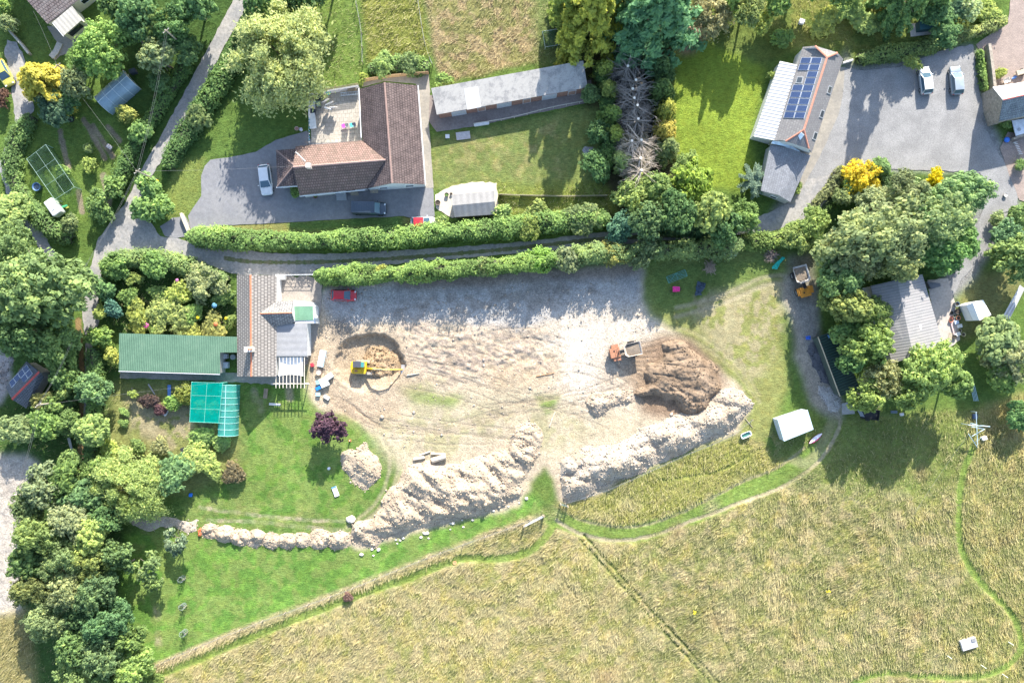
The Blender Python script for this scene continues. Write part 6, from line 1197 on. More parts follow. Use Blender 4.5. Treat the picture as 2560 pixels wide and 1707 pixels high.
crate('feed_trough', 'long white trough on the rail fence by the long shed', 1204, 311, 2.2, .45, .4, .15, WHITE, 'trough'); crate('concrete_block', 'flat grey paving slab pile on the lawn by the long shed', 1158, 340, 2.0, 1.1, .15, .12, M((.42, .39, .38), .9), 'paving slabs'); crate('concrete_block', 'small white block on the lawn left of the paving slabs', 1119, 342, .6, .55, .2, .05, WHITE, 'block')
crate('box', 'small white hive box in the long grass of the top garden', 2002, 57, .75, .7, .5, -.3, WHITE, 'box'); crate('compost_bin', 'dark round-lidded composter in the kitchen garden', 463, 1123, .7, .7, .8, .3, BLKP, 'compost bin'); crate('box', 'white box in the kitchen garden by the red shrub', 414, 1030, .75, .85, .4, -.5, M((.6, .61, .63), .6), 'box')
o = MB().box((0, 0, .05), (.5, 2.4, .1)).build('blue_sheet', M((.10, .22, .5), .5, 0, .5, 6), None); o.location = (*PX(424, 982), .05); tag(o, 'narrow blue sheet laid on the vegetable bed', 'sheet')
timber('grey board lying in the kitchen garden', (372, 960), (388, 986), .12, M((.4, .38, .36), .9)); timber('upright bean pole frame in the kitchen garden', (330, 968), (334, 992), .06, PALEWOOD)
t = grp('caravan', 'white touring caravan roof at the hedge corner of the allotment', 'caravan', 146, 522, R(-55)); MB().box((0, 0, .95), (2.6, 1.5, 1.5)).build('body', WHITE, t, bevel=.2); MB().box((.2, 0, 1.74), (.6, .5, .08)).build('roof_hatch', M((.6, .62, .63), .5), t)
for s in (-1, 1): wheel(t, -.1, s * .7, .3, .2)
pot('blue water butt by the wire fruit cage', 100, 470, .6, 1.0, M((.08, .16, .33), .5), M((.03, .05, .08), .4))
t = grp('garden_toy', 'green and yellow plastic toy by the white caravan', 'toy', 164, 517, .3); MB().box((0, 0, .3), (.9, .3, .3)).build('slide', M((.1, .5, .25), .5), t, bevel=.05); MB().box((.3, -.25, .2), (.4, .3, .3)).build('step', M((.6, .55, .1), .5), t, bevel=.05)
t = grp('garden_barbecue', 'old metal barbecue on the vegetable plot', 'barbecue', 279, 370, -.6); MB().box((0, 0, .7), (.9, .6, .25)).build('bowl', M((.3, .28, .28), .5), t, bevel=.05)
for x in (-.35, .35):
    for y in (-.2, .2): MB().tube((x, y, 0), (x, y, .6), .025).build('leg', BLACK, t)
o = MB().lathe([(.2, .0), (.42, .04), (.46, .14), (.42, .22), (.2, .2)], (0, 0, 0), 18).build('tyre', TYRE, None, smooth=True); o.location = (*PX(180, 299), gz(180, 299) + .1); tag(o, 'old car tyre lying below the dark bush on the allotment', 'tyre')
crate('bin', 'pair of dark wheelie bins beyond the polytunnel door', 337, 182, .9, .6, .9, .3, M((.05, .06, .08), .6), 'bin')
# football goal-like frame, frames, tarps
cage('net_cage', 'thin white framed netting goal lying in the shaded paddock corner', [(1356, 79), (1423, 69), (1428, 108), (1363, 118)], .9, M_net((.1, .2, .16), .18), M((.5, .6, .6), .5), (1, 1), 'goal')
o = MB().path([P(1428, 108, .2), P(1433, 130, .1), P(1440, 142, .1), P(1450, 151, .1)], .05).build('hose', M((.5, .55, .53), .5), None); tag(o, 'pale hose trailing from the netting goal to the shed', 'hose')
o = MB().tube(P(1462, 172, 1.0), P(1486, 158, 1.2), .07).build('gate_rail', STEEL, None); tag(o, 'grey rail at the end wall of the long shed', 'rail')
t = grp('climbing_frame', 'skeletal pale metal climbing frame at the meadow edge', 'climbing frame', 2440, 1070); m = MB()
for a, b in (((2421, 1062, 2.2), (2475, 1066, 2.4)), ((2428, 1066, 2.0), (2460, 1072, 2.1)), ((2440, 1030, 1.6), (2444, 1112, 1.6)), ((2421, 1084, 1.8), (2444, 1118, .1)), ((2430, 1090, 1.6), (2462, 1072, 1.8)), ((2436, 1106, .2), (2452, 1094, 1.6)), ((2426, 1058, 2.2), (2440, 1060, 1.6))): m.tube(P(*a), P(*b), .05)
m.build('frame', M((.55, .68, .72), .45, .3), t, world=True)
for x, y, h in ((2442, 1030, 1.6), (2443, 1062, 1.7), (2474, 1066, 2.4), (2423, 1062, 2.2)): v = P(x, y, h); MB().tube((v.x, v.y, 0), v, .05).build('leg', M((.5, .6, .64), .45, .3), t, world=True)
crate('box', 'white tub beside the skeletal climbing frame', 2456, 1094, .7, .5, .5, .3, WHITE, 'tub'); crate('toolbox', 'blue-black box under the climbing frame top', 2435, 1040, .6, .7, .4, 0, M((.06, .09, .16), .5), 'box'); crate('box', 'small white crate on shaded grass right of the black trailer', 2252, 1035, .5, .4, .35, .2, M((.6, .56, .56), .6), 'crate'); crate('plastic_crate', 'dark bin bag near the small white crate', 2233, 1029, .9, .4, .3, 0, M((.1, .13, .15), .6), 'bag')
def crumple(name, label, cat, poly, hmax, mat, seed):
    xs = [p[0] for p in poly]; ys = [p[1] for p in poly]; X, Y = np.meshgrid(np.arange(min(xs), max(xs) + 1, 1.2), np.arange(min(ys), max(ys) + 1, 1.2), indexing='ij'); ins = inside(poly, X + 2 * (vnoise(X / 5, Y / 5, seed) - .5), Y); d = dist_line(poly, X, Y, True)
    h = hmax * np.clip(d / 6, 0, 1) ** .5 * (.3 + 1.1 * np.abs(fbm(X / 7, Y / 4, seed, 3) - .5) * 2) + .05; n1, n2 = X.shape; idx = np.arange(n1 * n2).reshape(n1, n2); F = np.stack([idx[1:, :-1], idx[:-1, :-1], idx[:-1, 1:], idx[1:, 1:]], -1).reshape(-1, 4); F = F[ins.ravel()[F].all(1)]
    V = np.stack([(X - 1280) * S, (853.5 - Y) * S, h + .05], -1).reshape(-1, 3); used = np.unique(F); mp = np.full(len(V), -1); mp[used] = np.arange(len(used)); V = V[used]; c = V.mean(0); c[2] = 0; me = mesh_np(name, V - c, mp[F], False); me.materials.append(mat); o = bpy.data.objects.new(name, me); COL.objects.link(o); o.location = c; tag(o, label, cat); return o
crumple('tarpaulin', 'crumpled dark blue tarpaulin on shaded grass beside the pink wheelbarrow', 'tarpaulin', [(1742, 702), (1764, 708), (1762, 720), (1752, 732), (1755, 738), (1735, 740), (1738, 720)], .8, M((.035, .06, .095), .35, 0, .3), 5); crumple('plastic_slide', 'teal plastic slide lying by the dead brushwood under the hedge', 'slide', [(1930, 664), (1955, 641), (1963, 645), (1950, 660), (1942, 675), (1928, 672)], .5, M((.02, .42, .33), .4, 0, .2), 6); crumple('blue_tarpaulin', 'blue tarpaulin over the end of the dark green tin shed', 'tarpaulin', [(2048, 838), (2090, 828), (2088, 836), (2052, 846)], .4, M((.05, .16, .33), .45), 7).location.z = 2.75
o = crumple('plastic_bag', 'bright blue bag on the gravel track beside the tin shed', 'bag', [(2012, 840), (2026, 838), (2026, 850), (2012, 850)], .5, M((.03, .12, .55), .5), 8)
t = grp('kayak', 'pink and white canoe lying beside the box shelter', 'canoe', 2037, 1095, R(38)); prof = [(-1.2, .05), (-.7, .28), (0, .36), (.7, .28), (1.2, .05)]; V = []
for x, w_ in prof: V += [(x, -w_, .32), (x, -w_ * .5, .05), (x, w_ * .5, .05), (x, w_, .32)]
MB().add(V, [(i * 4 + j, (i + 1) * 4 + j, (i + 1) * 4 + j + 1, i * 4 + j + 1) for i in range(4) for j in range(3)]).build('hull', M((.7, .04, .22), .4), t); MB().slab([(x, -w_ * .6, .34) for x, w_ in prof] + [(x, w_ * .9, .34) for x, w_ in prof[::-1]], .03).build('deck', M((.7, .65, .68), .4), t)
def brush(name, label, px, py, r, h, n, mat, seed, cat='brushwood'):
    t = grp(name, label, cat, px, py); rg = random.Random(seed); m = MB()
    for i in range(n):
        a = rg.uniform(0, 6.28); d = rg.uniform(0, r * .6); c_ = Vector((d * math.cos(a), d * math.sin(a), rg.uniform(.05, h))); b = rg.uniform(0, 6.28); l = rg.uniform(.4, 1.0) * r; q = Vector((math.cos(b), math.sin(b), rg.uniform(-.3, .3))) * l; m.tube(c_ - q * .6, c_ + q * .6, rg.uniform(.02, .05), .015, 5)
    m.build('branches', mat, t)
BRW = M((.33, .25, .19), .9, 0, .4, 4)
brush('brush_pile', 'pile of cut branches on shaded grass below the hedge', 1772, 670, 1.3, .8, 90, BRW, 4); brush('brush_pile', 'dark stack of old brushwood at the hedge foot by the teal slide', 1926, 640, 1.5, .9, 90, M((.2, .16, .14), .9, 0, .4, 4), 5); brush('timber_stack', 'jumble of scrap wood behind the black trailer', 2186, 1012, 1.0, .7, 30, BRW, 6, 'scrap wood')
t = grp('pipe_bundle', 'bundle of grey pipes leaning in shaded grass right of the lime trees', 'pipes', 2434, 980)
for i in range(4): MB().tube(P(2424 + i * 3.2, 958) + Vector((0, 0, .12)), P(2434 + i * 3.5, 1002) + Vector((0, 0, .12)), .05).build('pipe', M((.3, .42, .44), .5), t, world=True)
t = grp('rail_stack', 'grey rails lying on the shaded verge left of the road', 'rails', 177, 1105)
for i in range(4): MB().tube(P(169 + i * 3, 1092) + Vector((0, 0, .1 + .1 * i)), P(178 + i * 2.4, 1124) + Vector((0, 0, .1 + .1 * i)), .06).build('rail', M((.42, .41, .39), .8), t, world=True)
MB().slab(Q([(2505, 794, 1.0), (2523, 800, 1.3), (2562, 722, 1.3), (2550, 712, 1.0)]), .05).build('tin_roof', M_rib((.55, .56, .57), ang((2505, 794, 1), (2550, 712, 1)), .4, .4, .2, .8, .5, dirt=(.2, .2, .2), dirt_amt=.7), None); tag(bpy.data.objects['tin_roof'], 'narrow weathered tin roof under the trees at the right edge', 'roof sheet')
MB().slab(Q([(2318, 704, 1.2), (2350, 708, 1.4), (2352, 716, 1.3), (2328, 723, 1.2)]), 1.1).build('lidded_bin', M((.14, .14, .15), .7), None); tag(bpy.data.objects['lidded_bin'], 'dark flat-lidded bin against the tin barn wall', 'bin')
barrow('pale wheelbarrow heaped with sacks on the brick yard', 2516, 201, 20, (.62, .58, .52)); t = grp('garden_cart', 'small wooden cart with a white wheel on the brick yard', 'cart', 2546, 184, .3); MB().box((0, 0, .5), (1.2, .7, .35)).build('tray', M((.42, .35, .27), .8), t, bevel=.02); wheel(t, .45, -.45, .26, .1); wheel(t, .45, .45, .26, .1); MB().path([(-.6, 0, .5), (-1.2, 0, .7)], .03).build('handle', PALEWOOD, t)
o = crumple('blue_sacks', 'blue sacks lying between wheelbarrow and cart on the brick yard', 'sacks', [(2525, 197), (2534, 190), (2545, 190), (2538, 198), (2528, 202)], .4, M((.08, .2, .5), .6), 12)
o = MB().lathe([(.1, 0), (.38, .12), (.42, .3), (.38, .42), (.1, .5)], (0, 0, 0), 16).build('paddling_pool', M((.03, .16, .6), .4), None, smooth=True); o.location = (*PX(2514, 351), .03); tag(o, 'round bright blue cover on the brick path', 'cover')
o = crumple('sack', 'crumpled whitish sack at the drive edge left of the patio', 'sack', [(748, 320), (758, 319), (759, 328), (754, 331), (748, 327)], .35, M((.55, .54, .6), .7), 14); pot('cream flowerpot at the drive edge beside the whitish sack', 743, 323, .3, .35, M((.5, .42, .35), .8), M((.35, .18, .15), .9))
t = grp('dustbins', 'dustbin and boxes in the notch between green shed and cottage', 'bins', 570, 905); 
for x, y, sx, sy, c_ in ((565, 890, .9, .7, (.5, .52, .54)), (568, 912, .8, .9, (.45, .5, .53))): MB().box((*P(x, y)[:2], .5), (sx, sy, .9)).build('bin', M(c_, .5), t, world=True, bevel=.05)
MB().lathe([(.35, 0), (.4, .8), (.3, .82)], P(586, 892)).build('tub', M((.3, .32, .3), .7), t, world=True)
o = wall_run('gate_wall', 'short pale stone wall at the mouth of the asphalt drive', [(457, 536), (463, 552), (474, 578)], .8, .35, M((.5, .44, .34), .9, 0, .3, 4, .6)); wall_run('garden_wall', 'thin pale wall beside the left lane below the corner house', [(14, 50), (34, 86), (60, 115), (78, 138)], .8, .3, M((.4, .37, .31), .9, 0, .3, 4, .6)); wall_run('garden_steps', 'stone edging steps below the sunroom of the corner house', [(150, 112), (142, 130), (132, 142)], .25, .9, M((.42, .39, .34), .9, 0, .2, 4), 'steps')
wall_run('courtyard_edging', 'low concrete kerb between gravel courtyard and garden hedge', [(2105, 160), (2128, 153)], .6, .3, M((.5, .48, .45), .9))
crumple('barrier', 'torn orange barrier netting at the left end of the mound row', 'barrier', [(495, 1324), (502, 1316), (506, 1320), (504, 1340), (497, 1340)], .8, M((.6, .15, .06), .7), 15)
# ------------------------------------------------------------------ trees, shrubs, hedges
def leaf_mat():
    m, t, b = nodes('leaves'); at = t.nodes.new('ShaderNodeAttribute'); at.attribute_name = 'lv'; oi = t.nodes.new('ShaderNodeObjectInfo')
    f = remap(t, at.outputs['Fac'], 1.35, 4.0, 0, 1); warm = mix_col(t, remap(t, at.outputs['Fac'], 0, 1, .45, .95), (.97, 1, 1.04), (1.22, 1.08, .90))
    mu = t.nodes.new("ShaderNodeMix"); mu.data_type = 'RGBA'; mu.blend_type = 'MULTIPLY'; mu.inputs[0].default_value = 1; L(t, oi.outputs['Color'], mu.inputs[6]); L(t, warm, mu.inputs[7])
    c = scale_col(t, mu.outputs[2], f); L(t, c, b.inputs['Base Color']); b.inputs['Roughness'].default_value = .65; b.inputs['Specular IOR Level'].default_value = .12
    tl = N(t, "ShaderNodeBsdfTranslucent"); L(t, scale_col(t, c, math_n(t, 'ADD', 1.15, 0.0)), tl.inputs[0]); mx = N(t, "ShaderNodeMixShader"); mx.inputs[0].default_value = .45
    L(t, b.outputs[0], mx.inputs[1]); L(t, tl.outputs[0], mx.inputs[2]); L(t, mx.outputs[0], t.nodes['Material Output'].inputs[0]); return m
LEAF = leaf_mat(); BARK = M((.22, .18, .14), .95, 0, .3, 4, .5); DEADW = M((.31, .275, .24), .9, 0, .3, 5)
def leaf_mesh(name, C, Nn, size, aspect, lv, rng, fold=True):
    """rhombic leaf sprays at C facing Nn"""
    n = len(C); Nn = Nn / (np.linalg.norm(Nn, axis=1, keepdims=True) + 1e-9); r = rng.normal(size=(n, 3)); u = np.cross(Nn, r); u /= np.linalg.norm(u, axis=1, keepdims=True) + 1e-9; v = np.cross(Nn, u)
    s = size[:, None]; a = C - u * s * aspect; b = C - v * s * .55 + Nn * s * .12; c = C + u * s * aspect; d = C + v * s * .55 + Nn * s * .12
    V = np.stack([a, b, c, d], 1).reshape(-1, 3); me = mesh_np(name, V, np.arange(4 * n).reshape(n, 4)); attr_f(me, 'lv', np.repeat(lv, 4)); me.materials.append(LEAF); return me
def sph(n, rng): v = rng.normal(size=(n, 3)); return v / np.linalg.norm(v, axis=1, keepdims=True)
def crown_broad(seed, Rm, n, leaf, zs=.72, lobes=18, lob=(.30, .46), spread=.62, airy=0.0):
    """limbs carry sprays of leaves; sprays overlap into an uneven crown with gaps"""
    rng = np.random.RandomState(seed); lc = sph(lobes, rng); lc[:, 2] = np.abs(lc[:, 2]) * .9 - .25; lc *= (spread * rng.uniform(.45, 1.12, lobes) ** .6)[:, None]; lr = rng.uniform(lob[0], lob[1], lobes)
    lc = np.concatenate([lc, [[0, 0, .1]]]); lr = np.append(lr, .45 - airy * .3); q = 46; ns = len(lr) * q; kk = np.repeat(np.arange(len(lr)), q); sd_ = sph(ns, rng); fl = (sd_[:, 2] < -.1) & (rng.rand(ns) < .8); sd_[fl, 2] *= -1
    sc = lc[kk] + sd_ * (lr[kk] * rng.uniform(.45, 1.2, ns))[:, None]; sr = lr[kk] * rng.uniform(.13, .36, ns); w_ = sr ** 1.6 * (rng.uniform(.4, 1, ns)); k = rng.choice(ns, n, p=w_ / w_.sum())
    g_ = sph(n, rng); low = (g_[:, 2] < -.15) & (rng.rand(n) < .8); g_[low, 2] *= -1; gd = g_.copy(); g_ = g_ * (rng.uniform(.45, 1, n) ** .5)[:, None]; g_[:, 2] *= .75; C = sc[k] + g_ * sr[k][:, None]; C[:, 2] = C[:, 2] * zs; d = sd_[k]; C = C * Rm; out = C / (np.linalg.norm(C, axis=1, keepdims=True) + 1e-6); rad = np.linalg.norm(g_, axis=1)
    lv = np.clip(.5 + rng.normal(0, .15, n) + .20 * (rng.rand(ns)[k] - .5) * 2 + .12 * (rng.rand(len(lr))[kk[k]] - .5) * 2, 0, 1)
    nn = gd * .8 + d * .2 + rng.normal(0, .26, (n, 3)) + np.array([.05, .25, .45]); return leaf_mesh('crown', C, nn, leaf * rng.uniform(.55, 1.4, n), .95, lv, rng)
def crown_conifer(seed, Rm, Hm, n, leaf, top=.0):
    rng = np.random.RandomState(seed); nb = 170; tb = rng.uniform(0, 1, nb) ** .8; az = rng.uniform(0, 6.283, nb); ln = (1 - tb) ** .75 * rng.uniform(.75, 1.15, nb) * Rm + .12 * Rm; p = ln / ln.sum(); k = rng.choice(nb, n, p=p); f = rng.uniform(.15, 1, n) ** .6
    sway = rng.normal(0, .16, n) * (1.1 - f) + rng.normal(0, .05, n); a = az[k] + sway; r = ln[k] * f; z = (tb[k] - .45) * Hm + rng.normal(0, .12, n) * Rm * .3 - .12 * Hm * f ** 2 * .8 + .10 * Hm * f
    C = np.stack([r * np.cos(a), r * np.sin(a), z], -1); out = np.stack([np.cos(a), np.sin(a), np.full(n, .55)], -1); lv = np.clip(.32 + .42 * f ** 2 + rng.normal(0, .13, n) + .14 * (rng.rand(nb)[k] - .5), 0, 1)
    return leaf_mesh('crown', C, out * .5 + rng.normal(0, .4, (n, 3)) + np.array([.05, .25, .5]), leaf * rng.uniform(.5, 1.4, n), 1.25, lv, rng)
def crown_feather(seed, Rm, n, leaf):
    rng = np.random.RandomState(seed); nb = 95; d = sph(nb, rng); d[:, 2] = np.abs(d[:, 2]) * .8 - .1; o = d * (Rm * rng.uniform(.35, .9, nb))[:, None]; o[:, 2] *= .75; k = rng.randint(0, nb, n); f = rng.rand(n); L_ = Rm * rng.uniform(.25, .45, nb)[k]
    h = np.stack([d[k, 0], d[k, 1], np.zeros(n)], -1); h /= np.linalg.norm(h, axis=1, keepdims=True) + 1e-6; C = o[k] + h * (L_ * f * .6)[:, None] + rng.normal(0, .07, (n, 3)) * Rm * (.5 + f[:, None]); C[:, 2] -= L_ * f ** 2 * .8
    lv = np.clip(.5 + rng.normal(0, .2, n) + .2 * (rng.rand(nb)[k] - .5), 0, 1); return leaf_mesh('crown', C, h * .4 + rng.normal(0, .4, (n, 3)) + np.array([.05, .3, .5]), leaf * rng.uniform(.5, 1.5, n), 1.4, lv, rng)
def crown_spiky(seed, Rm, n):
    rng = np.random.RandomState(seed); nb = 26; az = rng.uniform(0, 6.283, nb); el = rng.uniform(.1, 1.2, nb); k = rng.randint(0, nb, n); f = rng.uniform(.1, 1, n); c = np.cos(el[k]); C = np.stack([np.cos(az[k]) * c, np.sin(az[k]) * c, np.sin(el[k])], -1) * (Rm * f)[:, None]; C[:, 2] -= Rm * .5 * f ** 2; side = np.stack([-np.sin(az[k]), np.cos(az[k]), np.zeros(n)], -1); C += side * (rng.uniform(-1, 1, n) * .16 * Rm * (1.15 - f))[:, None]
    return leaf_mesh('crown', C, rng.normal(0, .3, (n, 3)) + np.array([0, 0, 1.]), .2 * rng.uniform(.6, 1.3, n), 1.4, np.clip(.45 + rng.normal(0, .2, n), 0, 1), rng)
LIB = {}
LIB['big'] = [(crown_broad(s, 6.5, n_, l_, z_, lo, lb, sp), 6.5) for s, n_, l_, z_, lo, lb, sp in ((1, 14000, .26, .72, 26, (.22, .38), .72), (2, 13000, .30, .66, 18, (.24, .46), .70), (3, 16000, .235, .8, 34, (.18, .32), .78), (4, 12500, .28, .7, 22, (.2, .42), .8))]
LIB['mid'] = [(crown_broad(s, 3.4, n_, l_, z_, lo, lb, sp), 3.4) for s, n_, l_, z_, lo, lb, sp in ((11, 5200, .24, .75, 16, (.26, .42), .66), (12, 7000, .19, .8, 20, (.22, .36), .74), (13, 4600, .27, .7, 12, (.26, .46), .7), (14, 8000, .17, .72, 24, (.18, .34), .78), (15, 5600, .23, .85, 14, (.22, .44), .8), (16, 6200, .21, .66, 18, (.24, .38), .72))]
LIB['small'] = [(crown_broad(s, 1.7, 1900, .18, .8, 11, (.3, .46), .6), 1.7) for s in (21, 22, 23)]
LIB['laurel'] = [(crown_broad(s, 2.0, 1500, .26, .8, 12, (.3, .46), .62), 2.0) for s in (25, 26)]
LIB['open'] = [(crown_broad(s, 2.6, 2100, .19, .6, 11, (.16, .26), .78, .9), 2.6) for s in (31, 32)]
LIB['conifer'] = [(crown_conifer(s, 4.8, 11, 15000, .25), 4.8) for s in (41, 42)]
LIB['conifer_small'] = [(crown_conifer(s, 2.0, 4.5, 4200, .17), 2.0) for s in (43, 44)]
LIB['willow'] = [(crown_feather(s, 6.5, 42000, .15), 6.5) for s in (51,)]
LIB['feather'] = [(crown_feather(s, 2.6, 6500, .13), 2.6) for s in (52, 53)]
LIB['spiky'] = [(crown_spiky(61, 2.2, 2600), 2.2)]
PRNG = random.Random(99); PN = {}
def trunk_mesh(th, r, cz):
    m = MB(); a = PRNG.uniform(0, 6); top = Vector((r * .08 * math.cos(a), r * .08 * math.sin(a), th)); tr = max(.05, r * .055)
    m.path([Vector((0, 0, -.2)), top * .5 + Vector((.03 * r, 0, 0)), top], tr * 1.25, 8, tr * .7)
    for i in range(6): b = a + i * 1.05; e = top + Vector((math.cos(b) * r * .55, math.sin(b) * r * .55, r * PRNG.uniform(.15, .5))); m.path([top * PRNG.uniform(.7, .95), top.lerp(e, .5) + Vector((0, 0, .1 * r)), e], tr * .5, 5, tr * .15)
    return m
GM = (.092, .130, .042); GD = (.06, .098, .038); GL = (.118, .150, .048); GYL = (.145, .165, .048); GP = (.175, .19, .095); GB = (.092, .12, .050); GG = (.115, .132, .064); GOLD = (.24, .20, .02); YEL_ = (.32, .26, .012)
def tree(px, py, r, h, kind, col, label, group=None, name='tree', cat='tree', zf=.55, vs=None):
    con = kind.startswith('conifer'); zf = .45 if con else zf; r = r * 1.07; zc = h * zf; lib = LIB[kind]; i = PN.get(kind, 0); PN[kind] = i + 1; me, R0 = lib[i % len(lib)]; k = S * (1 - zc / H); rm = r * k; ctr = P(px, py, zc); g = gz(px, py)
    t = thing(name, label, cat, (ctr.x, ctr.y, g), 0, group); trunk_mesh(max(.3, zc - rm * .3), rm, zc).build('trunk', BARK, t)
    c = bpy.data.objects.new('crown', me); link(c, t); s = rm / R0; sz = vs if vs else (h * .97 / (11 if kind == 'conifer' else 4.5)) if con else min(1.7, max(.55, (h - zc) / (rm * .62))) * s; q_ = PRNG.uniform(.88, 1.16); c.scale = (s * q_, s / q_ * PRNG.uniform(.97, 1.06), sz); c.rotation_euler = (PRNG.uniform(-.16, .16), PRNG.uniform(-.16, .16), PRNG.uniform(0, 6.28)); c.location = (0, 0, zc)
    j = PRNG.uniform(.88, 1.12); j *= 1.2 if kind == 'big' else 1.02; c.color = (col[0] * j * PRNG.uniform(.92, 1.08), col[1] * j, col[2] * j * PRNG.uniform(.9, 1.1), 1); return t
def shrub(px, py, r, h, kind, col, label, group=None, name='shrub', cat='shrub'): return tree(px, py, r, h, kind, col, label, group, name, cat, .5)
def hedge(name, label, pts, wd, h, col, seed, leaf=.17, dens=46, group=None, lump=.3, gaps=None):
    rng = np.random.RandomState(seed); q = np.array([PX(*p) for p in smooth_line(pts, 6)]); seg = np.hypot(*(q[1:] - q[:-1]).T); cum = np.concatenate([[0], np.cumsum(seg)]); Lh = cum[-1]; n = int(Lh * (wd + 1.6 * h) * dens * .7)
    s = rng.uniform(0, Lh, n); x = np.interp(s, cum, q[:, 0]); y = np.interp(s, cum, q[:, 1]); ii = np.clip(np.searchsorted(cum, s) - 1, 0, len(seg) - 1); tg = (q[1:] - q[:-1])[ii] / seg[ii][:, None]; nr = np.stack([-tg[:, 1], tg[:, 0]], -1)
    a = rng.uniform(-.15, math.pi + .15, n); e = np.minimum(np.minimum(s, Lh - s) / (wd * .5) + .25, 1) ** .5; lm = 1 + lump * (fbm(s / 1.5, a * 1.2, seed, 3) - .5) * 2; wv = 1 + .42 * (fbm(s / 4, s * 0, seed + 3, 3) - .5) * 2; rad = rng.uniform(.5, 1, n) ** .45; far = rng.rand(n) < .06; rad[far] *= 1.18
    off = np.cos(a) * wd * .5 * lm * wv * rad * e; z = np.abs(np.sin(a)) ** .6 * h * lm * rad * (.75 + .25 * e); core = rad < .78; C = np.stack([x + nr[:, 0] * off, y + nr[:, 1] * off, np.maximum(z * (1 + .25 * (fbm(s / 3, s * 0 + 4, seed + 9, 2) - .5)), .05)], -1); out = np.stack([nr[:, 0] * np.cos(a), nr[:, 1] * np.cos(a), np.sin(a)], -1)
    lv = np.clip(.5 + rng.normal(0, .17, n) + .85 * (fbm(s / 2.6, a * .7, seed + 5, 3) - .5) + .1 * (rad - .8), 0, 1); c0 = C.mean(0); c0[2] = 0
    me = leaf_mesh(name, C - c0, out * .7 + rng.normal(0, .35, (n, 3)) + np.array([.05, .25, .4]), leaf * rng.uniform(.55, 1.4, n) * np.where(core, 2.3, 1), .95, lv, rng); o = bpy.data.objects.new(name, me); COL.objects.link(o); o.location = c0; o.color = (*col, 1); tag(o, label, 'hedge', group)  # inner leaves oversized so that less sun passes through the hedge
    core_ = MB(); pr = [(-.3, .1), (-.26, .6), (0, .74), (.26, .6), (.3, .1)]; V = []; nq = len(q)  # solid core added unseen inside the leaves to stop light leaking through
    for i in range(nq):
        t_ = q[min(i + 1, nq - 1)] - q[max(i - 1, 0)]; t_ = t_ / (np.hypot(*t_) + 1e-9); k_ = .45 if i in (0, nq - 1) else 1
        V += [(q[i][0] - t_[1] * a_ * wd * k_ - c0[0], q[i][1] + t_[0] * a_ * wd * k_ - c0[1], b_ * h * (.7 + .3 * k_)) for a_, b_ in pr]
    core_.add(V, [(i * 5 + j, (i + 1) * 5 + j, (i + 1) * 5 + j + 1, i * 5 + j + 1) for i in range(nq - 1) for j in range(4)]); core_.build('branches', M((.05, .055, .03), .95, 0, .4, 4), o); return o
hedge('hedge', 'long clipped hedge between bungalow drive and lane', [(478, 592), (640, 602), (800, 604), (960, 596), (1120, 584), (1280, 570), (1400, 556), (1520, 548)], 3.0, 3.1, (.080, .122, .038), 1)
hedge('hedge', 'hedge along the lane above the building site, beside the red car', [(797, 694), (900, 690), (1020, 684), (1140, 674), (1260, 664), (1390, 652)], 2.6, 4.3, (.082, .122, .036), 2, lump=.5)
hedge('hedge', 'rougher hedge continuing along the lane behind the shaded grass', [(1385, 652), (1500, 638), (1620, 628), (1740, 624), (1840, 610)], 3.1, 4.2, (.075, .105, .042), 3, lump=.5)
hedge('hedge', 'hedge in front of the grey-green tree mass where the lane climbs', [(1840, 606), (1900, 604), (1960, 590), (2020, 566)], 2.6, 2.0, (.088, .12, .035), 4)
hedge('hedge', 'rough hedge between narrow road and bungalow garden', [(640, 60), (596, 140), (552, 210), (512, 272), (476, 330), (446, 378), (424, 424)], 3.0, 2.2, (.052, .088, .03), 5)
hedge('hedge', 'bushy bank on the allotment side of the narrow road', [(478, 150), (430, 230), (378, 310), (340, 372), (318, 420), (296, 470)], 2.4, 1.9, (.055, .092, .030), 6)
hedge('hedge', 'hedge between left lane and allotment', [(88, 292), (52, 350), (38, 410), (52, 470), (90, 530), (140, 575), (190, 600)], 2.8, 2.0, (.068, .105, .036), 7)
hedge('hedge', 'hedge crowning the cottage flower garden above the lane', [(262, 668), (320, 650), (400, 646), (470, 668), (530, 690), (574, 706)], 2.8, 2.2, (.085, .118, .045), 8)
hedge('hedge', 'clipped hedge between gravel courtyard and top garden', [(2138, 152), (2200, 140), (2270, 130), (2340, 112)], 2.6, 1.9, (.085, .115, .04), 9)
hedge('hedge', 'feathery hedge below the brick yard entrance', [(2372, 98), (2420, 86), (2470, 70), (2505, 52)], 2.2, 1.6, (.11, .13, .05), 10)
hedge('hedge', 'narrow planted strip along the drystone wall', [(2444, 128), (2448, 170), (2456, 230)], 1.0, 1.1, (.08, .12, .035), 11)
hedge('hedge', 'scrubby hedge right of the lower road, beside the kitchen garden', [(240, 870), (246, 960), (240, 1040), (236, 1120), (228, 1190)], 2.4, 2.2, (.06, .098, .032), 12)
hedge('hedge', 'scrubby bank left of the lower road', [(185, 830), (180, 920), (176, 1010), (180, 1090)], 2.4, 2.0, (.055, .09, .03), 13)
hedge('hedge', 'dark shrub bank below the topped conifers', [(1560, 520), (1620, 540), (1690, 560), (1760, 572), (1840, 566)], 3.6, 3.2, (.04, .072, .03), 14)
hedge('hedge', 'weedy shrub belt between the top paddocks and bungalow', [(925, 178), (970, 168), (1020, 166), (1075, 172)], 2.8, 1.5, (.075, .115, .04), 15)
hedge('hedge', 'bushes at the lane end of the golden shrub bank', [(2052, 560), (2030, 520), (2074, 470), (2104, 420)], 1.6, 1.2, (.09, .10, .045), 16)
